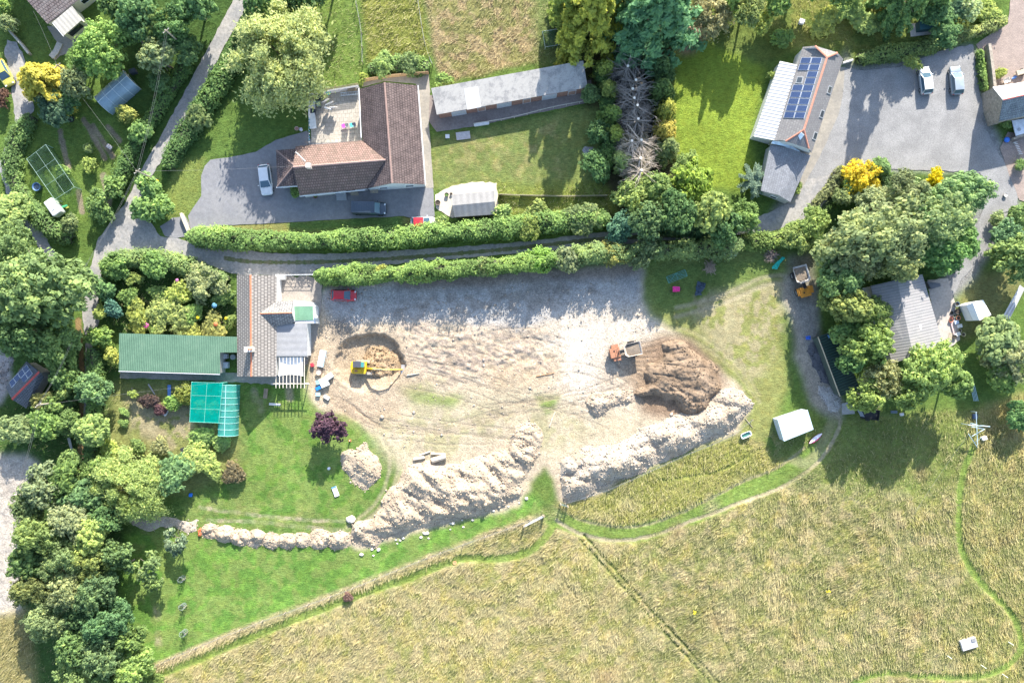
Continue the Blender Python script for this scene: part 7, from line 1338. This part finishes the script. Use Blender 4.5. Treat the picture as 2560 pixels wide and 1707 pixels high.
hedge('hedge', 'shaded hedge left of the topped conifers', [(1495, 170), (1512, 240), (1520, 320), (1512, 400), (1500, 460)], 2.4, 2.6, (.05, .085, .028), 17)
for x, y, r, h, k_, c_, lb in ((952, 684, 24, 4.2, 'small', (.14, .155, .04), 'yellow-green bush in the site hedge right of the red car'), (1062, 676, 26, 4.5, 'small', (.10, .14, .045), 'bushy swelling in the site hedge above the pit'), (1210, 664, 26, 4.6, 'mid', (.115, .135, .055), 'olive bush in the middle of the site hedge'), (1352, 652, 36, 4.9, 'mid', (.115, .165, .04), 'bright lime bush in the site hedge above the chalk ground'), (1425, 648, 34, 4.6, 'mid', (.10, .12, .065), 'grey-green thorn bush right of the bright lime bush'), (1535, 634, 34, 4.6, 'mid', (.14, .15, .05), 'yellowing bush in the rough hedge by the lane'), (1612, 632, 38, 5, 'mid', (.07, .095, .042), 'dark thorn bush in the rough hedge above the green gate'), (1325, 574, 30, 4, 'mid', (.115, .14, .04), 'lime bush in the clipped hedge below the paling fence')): shrub(x, y, r, h, k_, c_, lb)
# left and top left
T = tree
T(265, 118, 74, 8.5, 'big', GM, 'broad green tree between corner house and polytunnel'); T(194, 206, 40, 6.5, 'mid', GG, 'grey-green tree touching the golden conifer'); T(104, 208, 66, 7, 'conifer', (.165, .16, .035), 'golden yellow conifer beside the left lane', None, 'conifer')
T(345, 40, 60, 8, 'mid', GD, 'dark tree at the top edge right of the corner house'); T(404, 150, 52, 6.5, 'mid', GG, 'pale olive tree around the upper utility pole'); T(436, 66, 52, 8, 'mid', GD, 'dark tree by the bend of the narrow road near the top'); T(484, 18, 46, 8, 'mid', GD, 'dark tree hiding the road verge at the top edge'); T(300, -8, 52, 7, 'mid', GD, 'dark tree cut off at the top edge by the corner house')
shrub(140, 278, 48, 4, 'mid', (.04, .07, .04), 'dark bush beneath the golden conifer'); shrub(24, 60, 24, 3, 'small', GG, 'straggly bush on the wall beside the left lane'); shrub(8, 20, 26, 3, 'small', GL, 'green bush in the top left corner'); shrub(0, 245, 26, 2.5, 'small', (.07, .045, .035), 'reddish bush at the left edge below the yellow car')
shrub(320, 285, 26, 2.5, 'small', GYL, 'yellow-green bush by the lower end of the polytunnel'); shrub(352, 332, 30, 3, 'laurel', GM, 'bush on the allotment corner above the junction pole'); shrub(250, 512, 38, 3.5, 'mid', GM, 'round bush at the allotment tip by the junction'); shrub(285, 470, 32, 3, 'laurel', GM, 'leafy bush against the road below the allotment'); shrub(176, 560, 28, 3, 'small', GB, 'blue-green bush below the white caravan')
shrub(14, 545, 60, 4, 'mid', GM, 'bush mass at the left edge beside the lane'); shrub(225, 415, 24, 1.8, 'small', GYL, 'sprawling vegetable clump in the allotment'); shrub(160, 430, 22, 1.5, 'small', GM, 'dark leafy plants inside the wire fruit cage'); shrub(222, 372, 14, 1.2, 'small', GB, 'small grey-green plant on the allotment lawn')
shrub(372, 468, 34, 3.2, 'laurel', (.075, .125, .04), 'laurel at the top of the junction clump'); shrub(362, 516, 38, 3.2, 'laurel', (.085, .135, .045), 'laurel at the bottom left of the junction clump'); shrub(402, 520, 32, 3.0, 'laurel', (.085, .13, .045), 'laurel at the bottom right of the junction clump'); shrub(500, 292, 34, 3, 'laurel', GB, 'round grey-green bush at the bungalow lawn edge')
T(699, 138, 117, 12, 'willow', (.165, .198, .09), 'huge pale feathery tree left of the bungalow patio', None, 'willow', 'tree')
T(86, 704, 122, 12, 'big', (.075, .098, .038), 'largest oak spreading over the road junction on the left', None, 'oak_tree'); T(28, 650, 80, 10, 'big', (.07, .095, .036), 'oak-like tree crown at the left edge beside the largest oak', None, 'oak_tree'); T(62, 826, 68, 9, 'mid', (.055, .085, .032), 'darker tree below the largest oak'); T(150, 850, 50, 6, 'mid', GM, 'tree beside the dirt verge below the largest oak'); T(10, 780, 60, 8, 'mid', GM, 'tree at the left edge above the solar workshop'); T(152, 772, 36, 6, 'mid', (.07, .095, .036), 'outlying oak branch clump reaching over the road')
for a in ((212, 152, 46, 6, 'mid', GM, 'green tree linking the corner house garden to the polytunnel'), (328, 84, 42, 6.5, 'mid', GD, 'dark tree between polytunnel and upper utility pole'), (388, 62, 44, 7, 'mid', GM, 'tree just above the upper utility pole'), (468, 128, 36, 4.5, 'mid', GD, 'dark bushy tree on the verge of the narrow road'), (168, 250, 36, 4, 'mid', GD, 'shaded tree below the golden conifer, towards the allotment'), (400, 210, 30, 3, 'mid', GD, 'dark bush between polytunnel and narrow road')): T(*a) if a[3] > 4 else shrub(*a)
# cottage flower garden
for a in ((291, 664, 36, 3.6, 'mid', GM, 'round bush at the road corner of the flower garden'), (398, 660, 40, 3.6, 'mid', (.08, .12, .04), 'big bright bush at the top of the flower garden'), (515, 705, 52, 4, 'mid', GG, 'broad grey-green bush by the cottage roof'), (335, 700, 24, 2, 'small', GYL, 'yellow-green bush in the upper flower garden'), (287, 772, 25, 2.6, 'small', (.035, .075, .06), 'dense blue-green dwarf conifer at the garden edge'), (345, 790, 42, 2.5, 'small', (.135, .155, .04), 'yellow-green shrub with pink blooms in the flower garden'), (425, 785, 50, 2.6, 'mid', (.12, .145, .045), 'wide lime shrub in the middle of the flower garden'), (540, 818, 40, 2, 'small', (.13, .13, .04), 'yellowish shrub in the garden corner between shed and cottage'), (252, 783, 20, 2, 'small', GYL, 'small lime bush on the road edge by the dwarf conifer'), (248, 842, 32, 3, 'laurel', (.09, .13, .04), 'leafy bush at the end of the green shed'), (283, 890, 26, 3, 'small', GYL, 'yellow-green bush against the green shed end wall'), (265, 720, 34, 3, 'small', GD, 'dark bush on the road side of the flower garden'), (450, 735, 34, 2.4, 'small', GYL, 'bright bush right of the flower garden centre'), (475, 790, 36, 2, 'small', GM, 'dark ground shrub near the cottage wall'), (395, 735, 30, 2, 'small', GL, 'mid-green bush above the lime shrub'), (480, 830, 32, 1.6, 'small', GYL, 'low yellow-green shrub along the green shed'), (560, 745, 28, 2, 'small', GM, 'bush against the cottage wall'), (320, 745, 30, 2.2, 'small', GM, 'green bush between dwarf conifer and lime shrubs'), (580, 800, 18, 2, 'small', GL, 'slim bush pressed to the cottage gable wall'), (390, 822, 30, 1.6, 'small', GM, 'low shrub by the large pink flowers')):
    shrub(*a)
for x, y, r, c, lb in ((379, 814, .36, (.62, .12, .32), 'large clump of bright pink flowers near the green shed'), (360, 775, .25, (.6, .2, .42), 'smaller pink flowers on the yellow-green shrub'), (455, 703, .2, (.62, .2, .4), 'pink flowers under the upper hedge of the flower garden'), (547, 765, .36, (.12, .3, .42), 'blue hydrangea head by the cottage wall'), (550, 811, .28, (.65, .2, .08), 'orange-red flowers in the cottage corner'), (506, 795, .2, (.75, .6, .02), 'yellow flowers near the blue hydrangea'), (576, 797, .2, (.75, .58, .02), 'yellow flowers beside the cottage gable')):
    t = grp('flower_clump', lb, 'flowers', x, y); m = MB(); r_ = random.Random(x * y); z0 = 1.9
    for i in range(45): d = sph(1, np.random.RandomState(i + x))[0]; c_ = Vector((d[0] * r, d[1] * r, z0 + abs(d[2]) * r * .3)); n = Vector((d[0], d[1], abs(d[2]) + .4)).normalized(); u = n.orthogonal() * .09; v = n.cross(u); m.face([c_ - u, c_ + v, c_ + u, c_ - v])
    m.build('petals', M(c, .7, 0, .2, 8), t); MB().tube((0, 0, 0), (0, 0, z0), .03).build('stem', GRN, t)
shrub(868, 1490, 15, 1.1, 'small', (.10, .06, .045), 'rust-brown dock clump beside the long wire fence')
# kitchen garden
for a in ((462, 985, 26, 2.6, 'feather', GYL, 'tall climbing bean row beside the turquoise cage'), (436, 1005, 24, 1.8, 'small', (.10, .15, .04), 'leafy squash plant in the kitchen garden'), (372, 1003, 25, 1.5, 'small', (.05, .034, .03), 'dark red-leaved shrub in the kitchen garden'), (398, 1022, 18, 1.3, 'small', (.065, .035, .036), 'smaller dark red shrub near the white box'), (333, 985, 12, 2.2, 'small', GYL, 'slim plant on the bean pole frame'), (312, 1030, 14, .9, 'small', GM, 'vegetable row on the pale bed, upper half'), (310, 1056, 14, .9, 'small', GM, 'vegetable row on the pale bed, lower half'), (280, 1122, 28, 2.0, 'small', GYL, 'yellow-green bush at the kitchen garden edge'), (345, 1115, 24, 1.6, 'small', GM, 'bush in the middle of the rough kitchen plot'), (400, 1110, 28, 1.6, 'small', (.12, .13, .06), 'straw-tinted bush in the rough kitchen plot'), (505, 1092, 34, 1.5, 'small', GM, 'bush below the turquoise cage'), (488, 1148, 46, 3, 'mid', GL, 'broad bush near the compost bin'), (436, 1190, 52, 4.5, 'mid', (.075, .12, .05), 'blue-green tree beside the pale feathery tree'), (530, 1165, 36, 2.2, 'small', GL, 'bush left of the rusty shrub'), (580, 1178, 34, 2, 'small', (.095, .075, .04), 'rusty brown shrub at the lawn edge'), (555, 1105, 26, 1.2, 'small', GM, 'low plants under the turquoise tunnel end')):
    shrub(*a)
T(322, 1222, 82, 7, 'willow', (.14, .168, .058), 'pale yellow-green feathery tree above the shaded heap'); T(237, 970, 46, 5, 'mid', (.07, .115, .05), 'blue-green tree beside the lower road, opposite the kitchen garden'); T(232, 1085, 48, 5, 'mid', GM, 'round tree at the lower end of the road'); T(240, 1180, 46, 5, 'mid', GM, 'tree where the lower road disappears'); T(215, 1245, 52, 6, 'mid', GD, 'dark tree left of the pale feathery tree')
for a in ((163, 977, 24, 3.5, 'small', GL, 'small bright tree left of the lower road'), (108, 1002, 30, 4, 'small', (.13, .13, .05), 'yellowish tree below the solar workshop'), (46, 1072, 44, 4.5, 'mid', (.09, .115, .05), 'pale round tree above the stony ground'), (116, 1062, 42, 5, 'mid', GM, 'green tree right of the pale round tree'), (170, 1058, 34, 4, 'mid', GM, 'tree overhanging the grey rails'), (188, 1150, 32, 3.5, 'mid', GM, 'tree beside the road below the grey rails'), (150, 900, 40, 5, 'mid', GM, 'tree right of the solar workshop roof'), (175, 945, 32, 4, 'small', GM, 'small tree between workshop and road'), (148, 948, 30, 4, 'small', GD, 'dark tree at the red ridge of the workshop'), (140, 1010, 30, 4, 'small', GM, 'tree around the leaning pole')): T(*a)
for a in ((500, 1015, 20, 1.4, 'small', GM, 'leafy crop under the square turquoise netting, left'), (528, 1025, 22, 1.5, 'small', GL, 'leafy crop under the square turquoise netting, right'), (578, 1030, 18, 1.3, 'small', GM, 'crop inside the turquoise netting tunnel')): shrub(*a)
# woodland lower left
WG = 'trees of the lower left woodland'
for a in ((112, 1210, 50, 8, GG, 'greyish tree at the top of the woodland by the stony ground'), (70, 1262, 46, 7, GB, 'woodland tree bulging over the stony ground, uppermost'), (165, 1200, 44, 7, GM, 'woodland tree next to the lower road end'), (108, 1325, 62, 9, GM, 'large woodland tree on the stony ground side, upper'), (185, 1305, 54, 9, GG, 'woodland tree with grey twigs, upper middle'), (238, 1340, 52, 8, GL, 'bright woodland tree right of the grey twigs'), (270, 1295, 40, 7, GD, 'dark woodland tree beside the shaded heap'), (84, 1392, 50, 8, GM, 'woodland tree at the stony edge, middle'), (160, 1398, 56, 9, GB, 'blue-green tree in the heart of the woodland'), (232, 1410, 50, 8, GL, 'yellowish tree in the heart of the woodland'), (282, 1380, 40, 7, GD, 'dark woodland tree behind the open fruit trees'), (92, 1465, 52, 8, (.075, .09, .036), 'olive woodland tree at the stony edge, lower'), (170, 1475, 54, 9, GG, 'grey-green tree below the heart of the woodland'), (240, 1475, 56, 9, (.062, .098, .045), 'tall woodland tree overlooking the lower lawn'), (128, 1545, 56, 8, GB, 'blue-green woodland tree above the shaded grass'), (205, 1540, 48, 8, GD, 'dark woodland tree in the lower middle'), (270, 1545, 56, 8, (.06, .10, .048), 'rounded woodland tree bordering the lower lawn'), (195, 1610, 50, 7, GM, 'woodland tree above the cut log'), (262, 1630, 60, 8, (.072, .108, .05), 'broad woodland tree near the fence end'), (320, 1590, 46, 6, GM, 'woodland tree by the small pale stone'), (330, 1670, 52, 6, GL, 'woodland tree reaching the fence end'), (195, 1690, 58, 6, (.105, .13, .045), 'yellowish tree at the bottom edge of the woodland'), (270, 1700, 40, 6, GM, 'tree at the bottom edge beside the cut log'), (380, 1706, 30, 3, GM, 'bush at the bottom edge where meadow begins')):
    T(a[0], a[1], a[2], a[3], 'big' if a[2] > 50 else 'mid', tuple(q * .85 for q in a[4]), a[5], WG)
T(370, 1415, 44, 4.5, 'open', (.10, .13, .055), 'open fruit tree with bare limbs on the lower lawn, lower one'); T(448, 1352, 42, 4.2, 'open', (.09, .115, .065), 'open grey fruit tree beside the shaded heap'); T(318, 1408, 34, 4, 'open', (.10, .135, .055), 'thin fruit tree between woodland and lower lawn'); T(392, 1455, 30, 3.6, 'open', (.10, .14, .05), 'small fruit tree nearest the open lower lawn')
T(826, 1068, 38, 4.6, 'mid', (.048, .028, .042), 'dark purple-leaved tree alone on the cottage lawn', None, 'plum_tree')
# top middle: tall conifers, topped row
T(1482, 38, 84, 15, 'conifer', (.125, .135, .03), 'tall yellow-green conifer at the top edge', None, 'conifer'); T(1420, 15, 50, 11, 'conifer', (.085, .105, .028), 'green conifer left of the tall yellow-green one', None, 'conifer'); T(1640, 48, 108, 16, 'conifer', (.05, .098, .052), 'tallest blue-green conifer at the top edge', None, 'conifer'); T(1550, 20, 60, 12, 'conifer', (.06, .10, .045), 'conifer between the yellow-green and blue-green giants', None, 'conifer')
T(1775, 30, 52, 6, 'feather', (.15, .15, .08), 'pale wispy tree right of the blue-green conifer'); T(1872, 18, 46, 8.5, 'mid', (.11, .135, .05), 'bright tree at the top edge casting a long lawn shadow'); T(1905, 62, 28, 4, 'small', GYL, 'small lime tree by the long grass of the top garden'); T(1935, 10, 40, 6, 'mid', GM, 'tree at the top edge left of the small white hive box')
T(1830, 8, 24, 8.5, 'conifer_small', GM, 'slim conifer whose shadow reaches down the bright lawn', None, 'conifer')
def topped(px, py, r, h, label, green=0):
    ctr = P(px, py, h); t = thing('topped_conifer', label, 'conifer', (ctr.x, ctr.y, 0), 0, 'row of topped dead conifers'); rg = random.Random(px * 3 + py)
    MB().tube((0, 0, 0), (0, 0, h), .2, .15, 9).build('trunk', BARK, t); MB().lathe([(.19, h), (.19, h + .04)], (0, 0, 0), 10).build('cut_top', M((.72, .66, .55), .8), t); m = MB()
    for i in range(36):
        a = rg.uniform(0, 6.283); z = rg.uniform(h * .45, h * .98); ln = rg.uniform(.5, 1.25) * r * S; d = Vector((math.cos(a), math.sin(a), 0)); e = d * ln + Vector((0, 0, z + rg.uniform(-.1, .5))); m.path([Vector((0, 0, z)), d * ln * .5 + Vector((rg.uniform(-.1, .1), rg.uniform(-.1, .1), z + .12)), e], .042, 4, .012)
        for k in range(3): q = d * ln * rg.uniform(.35, .95) + Vector((0, 0, z + .1)); b = a + rg.uniform(-.9, .9); m.tube(q, q + Vector((math.cos(b), math.sin(b), rg.uniform(-.2, .35))) * ln * .4, .014, .006, 4)
    c = bpy.data.objects.new('dead_foliage', LIB['conifer_small'][int(px) % 2][0]); link(c, t); c.location = (0, 0, h * .4); c.scale = (r * S / 2 * 1.0, r * S / 2 * 1.0, .55); c.rotation_euler = (0, 0, rg.uniform(0, 6)); c.color = (.060, .056, .048, 1) if green < 2 else (.085, .08, .055, 1)
    m.build('bare_branches', DEADW if green < 2 else M((.5, .42, .34), .9, 0, .3, 5), t)
for x, y, r, lb, g in ((1588, 100, 40, 'bare topped conifer highest in the dead row, by the blue-green giant', 0), (1578, 140, 42, 'bare topped conifer, second from the top of the dead row', 0), (1570, 165, 44, 'bare topped conifer, third from the top of the dead row', 0), (1590, 200, 40, 'bare topped conifer, fourth from the top of the dead row', 0), (1582, 222, 46, 'bare topped conifer, fifth from the top of the dead row', 0), (1586, 245, 44, 'bare topped conifer in the middle of the dead row, upper', 0), (1594, 263, 44, 'bare topped conifer in the middle of the dead row, lower', 0), (1596, 297, 44, 'bare topped conifer, fifth from the bottom of the dead row', 0), (1580, 352, 44, 'pale topped conifer, fourth from the bottom of the dead row', 2), (1604, 350, 46, 'pale topped conifer, third from the bottom of the dead row', 2), (1602, 395, 46, 'pale topped conifer, second from the bottom of the dead row', 2), (1604, 425, 42, 'pale star-shaped topped conifer at the bottom of the dead row', 2)): topped(x, y, r, 5.2, lb, g)
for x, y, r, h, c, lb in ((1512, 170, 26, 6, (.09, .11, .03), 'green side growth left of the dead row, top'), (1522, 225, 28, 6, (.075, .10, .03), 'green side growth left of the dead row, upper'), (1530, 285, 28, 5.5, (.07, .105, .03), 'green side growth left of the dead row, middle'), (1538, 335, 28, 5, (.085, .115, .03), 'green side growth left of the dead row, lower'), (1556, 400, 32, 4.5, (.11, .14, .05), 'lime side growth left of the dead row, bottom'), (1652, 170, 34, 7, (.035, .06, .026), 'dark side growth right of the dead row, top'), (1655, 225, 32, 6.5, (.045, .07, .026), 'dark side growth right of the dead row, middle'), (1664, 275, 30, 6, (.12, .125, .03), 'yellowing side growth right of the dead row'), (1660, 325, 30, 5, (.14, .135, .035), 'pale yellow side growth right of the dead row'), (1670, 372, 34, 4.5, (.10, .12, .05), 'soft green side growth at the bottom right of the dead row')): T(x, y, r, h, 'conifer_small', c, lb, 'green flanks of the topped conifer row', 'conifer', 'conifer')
for a in ((1590, 492, 52, 5.5, 'mid', GL, 'lime-green tree below the dead row'), (1648, 470, 48, 5.5, 'mid', GM, 'mid-green tree right of the lime-green one'), (1710, 430, 46, 5, 'mid', GL, 'bright tree at the bottom of the bright lawn'), (1740, 480, 58, 6, 'mid', (.10, .135, .028), 'yellow-green tree in front of the barn annexe'), (1690, 530, 52, 10, 'mid', GD, 'dark tree above the shaded lane, middle'), (1620, 552, 50, 8, 'mid', GD, 'dark tree above the shaded lane, left'), (1560, 560, 44, 5, 'mid', (.05, .09, .05), 'blue-green tree closing the long clipped hedge'), (1780, 520, 52, 9.5, 'mid', GL, 'yellowish tree above the shaded lane, right'), (1860, 540, 44, 5, 'mid', GM, 'tree at the lane beside the annexe corner'), (1810, 566, 42, 8.5, 'mid', GD, 'dark tree overhanging the lane below the annexe'), (1455, 548, 46, 3.6, 'mid', GB, 'pale blue-green bush swelling from the long hedge'), (1818, 624, 26, 2.8, 'small', (.12, .15, .09), 'pale silvery bush in the rough hedge'), (1490, 420, 40, 4, 'mid', GD, 'dark bush between mown lawn and dead row'), (1500, 330, 30, 4, 'mid', GD, 'dark bush beside the mown lawn'), (1480, 230, 26, 4, 'mid', GD, 'dark bush by the end of the long shed'), (1340, 520, 30, 2, 'small', GL, 'bush on the rough bank above the long hedge'), (1255, 530, 26, 2.6, 'small', GL, 'tall weed clump behind the garden shed'), (1100, 556, 22, 1.8, 'small', GL, 'round bush right of the white and red car'), (740, 477, 18, 1.4, 'small', GM, 'bed of low plants under the hip roof'), (1025, 160, 30, 2.2, 'small', GB, 'blue-green bush in the paddock corner behind the bungalow'), (962, 165, 34, 2.2, 'small', GM, 'round bush behind the bungalow gable'), (906, 196, 16, 1.6, 'small', GYL, 'lime sprig at the corner of the patio wall'), (1108, 205, 26, 1.6, 'small', GL, 'weeds at the end of the long shed')): shrub(*a) if a[3] < 4.1 else T(*a)
T(1884, 452, 40, 3.2, 'spiky', (.085, .115, .075), 'silvery palm-like plant beside the barn annexe', None, 'palm')
# right-hand tree mass
for a in ((2180, 580, 112, 11, 'big', (.095, .115, .052), 'largest grey-green tree in the right-hand group'), (2335, 535, 88, 9, 'big', GB, 'big blue-green tree right of the largest grey-green one'), (2385, 478, 70, 8, 'big', (.07, .11, .05), 'rounded tree at the corner of the gravel courtyard'), (2188, 522, 52, 7, 'big', (.105, .12, .065), 'pale grey-green tree behind the golden bush'), (2262, 480, 56, 8, 'mid', (.10, .115, .06), 'soft olive tree between golden bush and courtyard'), (2098, 706, 50, 10, 'mid', GD, 'dark tree shading the upper dumper'), (2120, 640, 62, 9, 'big', (.085, .10, .05), 'grey-green tree left of the largest one, above the dumper'), (2240, 655, 60, 9, 'big', (.10, .115, .05), 'olive tree over the top of the tin barn'), (2350, 640, 58, 7, 'mid', (.07, .115, .04), 'leafy tree on the right side of the tin barn top'), (2028, 560, 44, 5, 'mid', GM, 'green tree on the lane bank'), (1998, 600, 38, 4.5, 'mid', GL, 'bright bush ending the lane hedge'), (2120, 775, 52, 10, 'mid', (.105, .125, .042), 'yellow-tipped tree left of the tin barn'), (2172, 800, 58, 7, 'mid', (.09, .125, .045), 'lime tree over the edge of the tin barn roof'), (2160, 862, 54, 9, 'mid', GM, 'tree beside the dark green tin shed'), (2078, 756, 36, 9, 'mid', (.10, .12, .04), 'yellowish tree just right of the upper dumper'), (2125, 895, 44, 8, 'mid', GD, 'dark tree covering the dark green tin shed'), (2210, 948, 46, 9, 'feather', (.13, .14, .07), 'pale feathery conifer below the tin barn'), (2330, 930, 78, 10, 'big', (.088, .125, .042), 'wide lime-green tree below the tin barn'), (2265, 985, 44, 8, 'mid', GL, 'lime tree left of the wide lime-green one'), (2395, 955, 44, 8, 'mid', GM, 'tree right of the wide lime-green one'), (2165, 985, 46, 8, 'mid', GM, 'tree over the concrete ramp'), (2280, 560, 50, 8, 'mid', GD, 'dark hollow crown between the two largest right-hand trees'), (2400, 590, 50, 6, 'mid', (.075, .12, .042), 'tree along the gravel track above the tin barn'), (2110, 830, 44, 6, 'mid', GM, 'tree left of the tin barn near the tin shed'), (2085, 660, 46, 7, 'mid', GD, 'deep green tree above the upper dumper')): T(*a)
for a in ((2500, 855, 62, 5.5, 'mid', (.085, .115, .05), 'pale tree right of the white tent'), (2535, 905, 56, 6, 'mid', GG, 'grey tree at the right edge below the white tent'), (2540, 650, 56, 6, 'mid', GM, 'tree at the right edge above the white tent'), (2518, 598, 44, 4.5, 'mid', (.07, .11, .05), 'round bush right of the gravel track'), (2545, 538, 36, 3.5, 'mid', GM, 'bush at the right edge by the brick path'), (2548, 1035, 40, 3.5, 'mid', GD, 'dark bush at the right edge beside the meadow'), (2490, 545, 22, 1.8, 'small', GG, 'small greyish bush at the track corner'), (2470, 905, 30, 2.5, 'small', (.12, .13, .06), 'straw-tinted bush below the flowerpots'), (2508, 940, 40, 4, 'mid', GM, 'bush at the right edge above the meadow')): T(*a) if a[3] > 4 else shrub(*a)
shrub(2156, 444, 46, 4.6, 'mid', GOLD, 'bright golden shrub at the courtyard edge'); shrub(2140, 470, 34, 3, 'small', GD, 'green base bush beneath the golden shrub'); shrub(2205, 425, 30, 3.4, 'conifer_small', GD, 'dark conifer beside the golden shrub'); shrub(2110, 492, 30, 3, 'small', GB, 'blue-green bush below the golden shrub'); shrub(2340, 448, 28, 3.2, 'small', YEL_, 'yellow gorse at the top of the courtyard trees'); shrub(2218, 460, 26, 3, 'small', GD, 'dark bush between the golden shrub and olive trees')
# top right garden
for a in ((2282, 160, 24, 2.4, 'small', GL, 'round bush jutting into the gravel courtyard'), (2425, 30, 32, 3.5, 'small', GP, 'pale silvery bush in the top right garden'), (2362, 72, 40, 3, 'mid', GD, 'dark bush behind the oil tank'), (2400, 18, 36, 3, 'mid', (.06, .10, .06), 'dark bush above the silvery bush'), (2470, 30, 34, 1.6, 'small', GYL, 'bright low bush near the brick yard'), (2330, 30, 44, 4, 'mid', GD, 'dark shaded bush at the top right above the oil tank'), (2060, 60, 44, 2, 'small', GYL, 'sunlit yellowish scrub in the top garden'), (2120, 30, 46, 2.2, 'small', GL, 'green scrub in the top garden'), (1955, 95, 30, 2, 'small', GM, 'bush near the top of the bright lawn'), (2170, 60, 40, 1.6, 'small', GL, 'low scrub right of the yellowish scrub'), (1935, 190, 18, 2, 'small', GL, 'weeds along the white lean-to wall'), (2500, 185, 16, 1.2, 'small', GYL, 'weeds at the foot of the drystone wall'), (2512, 308, 18, 1.5, 'small', GM, 'dark green bush below the slate slope'), (1992, 472, 18, 1.4, 'small', GL, 'small bush against the barn annexe gable'), (2552, 415, 18, 1.4, 'small', GM, 'bush below the slatted bench')): shrub(*a)
T(2268, -8, 62, 13, 'conifer', GD, 'tall dark conifer at the top edge shading the courtyard', None, 'conifer', 'conifer'); T(2330, -30, 50, 9, 'mid', GD, 'dark tree cut by the top edge above the oil tank'); T(2000, -40, 60, 8, 'mid', GM, 'tree cut by the top edge above the hive box'); T(2120, -45, 60, 8, 'mid', GM, 'tree cut by the top edge above the green scrub')
for x, r, h, lb in ((640, 60, 9, 'dark tree cut by the top edge beside the pale feathery tree'), (735, 56, 8, 'dark tree cut by the top edge over the left paddock'), (820, 46, 6, 'dark tree cut by the top edge near the paddock fence')): T(x, -26, r, h, 'mid', GD, lb)
finish_ground()
tufts()
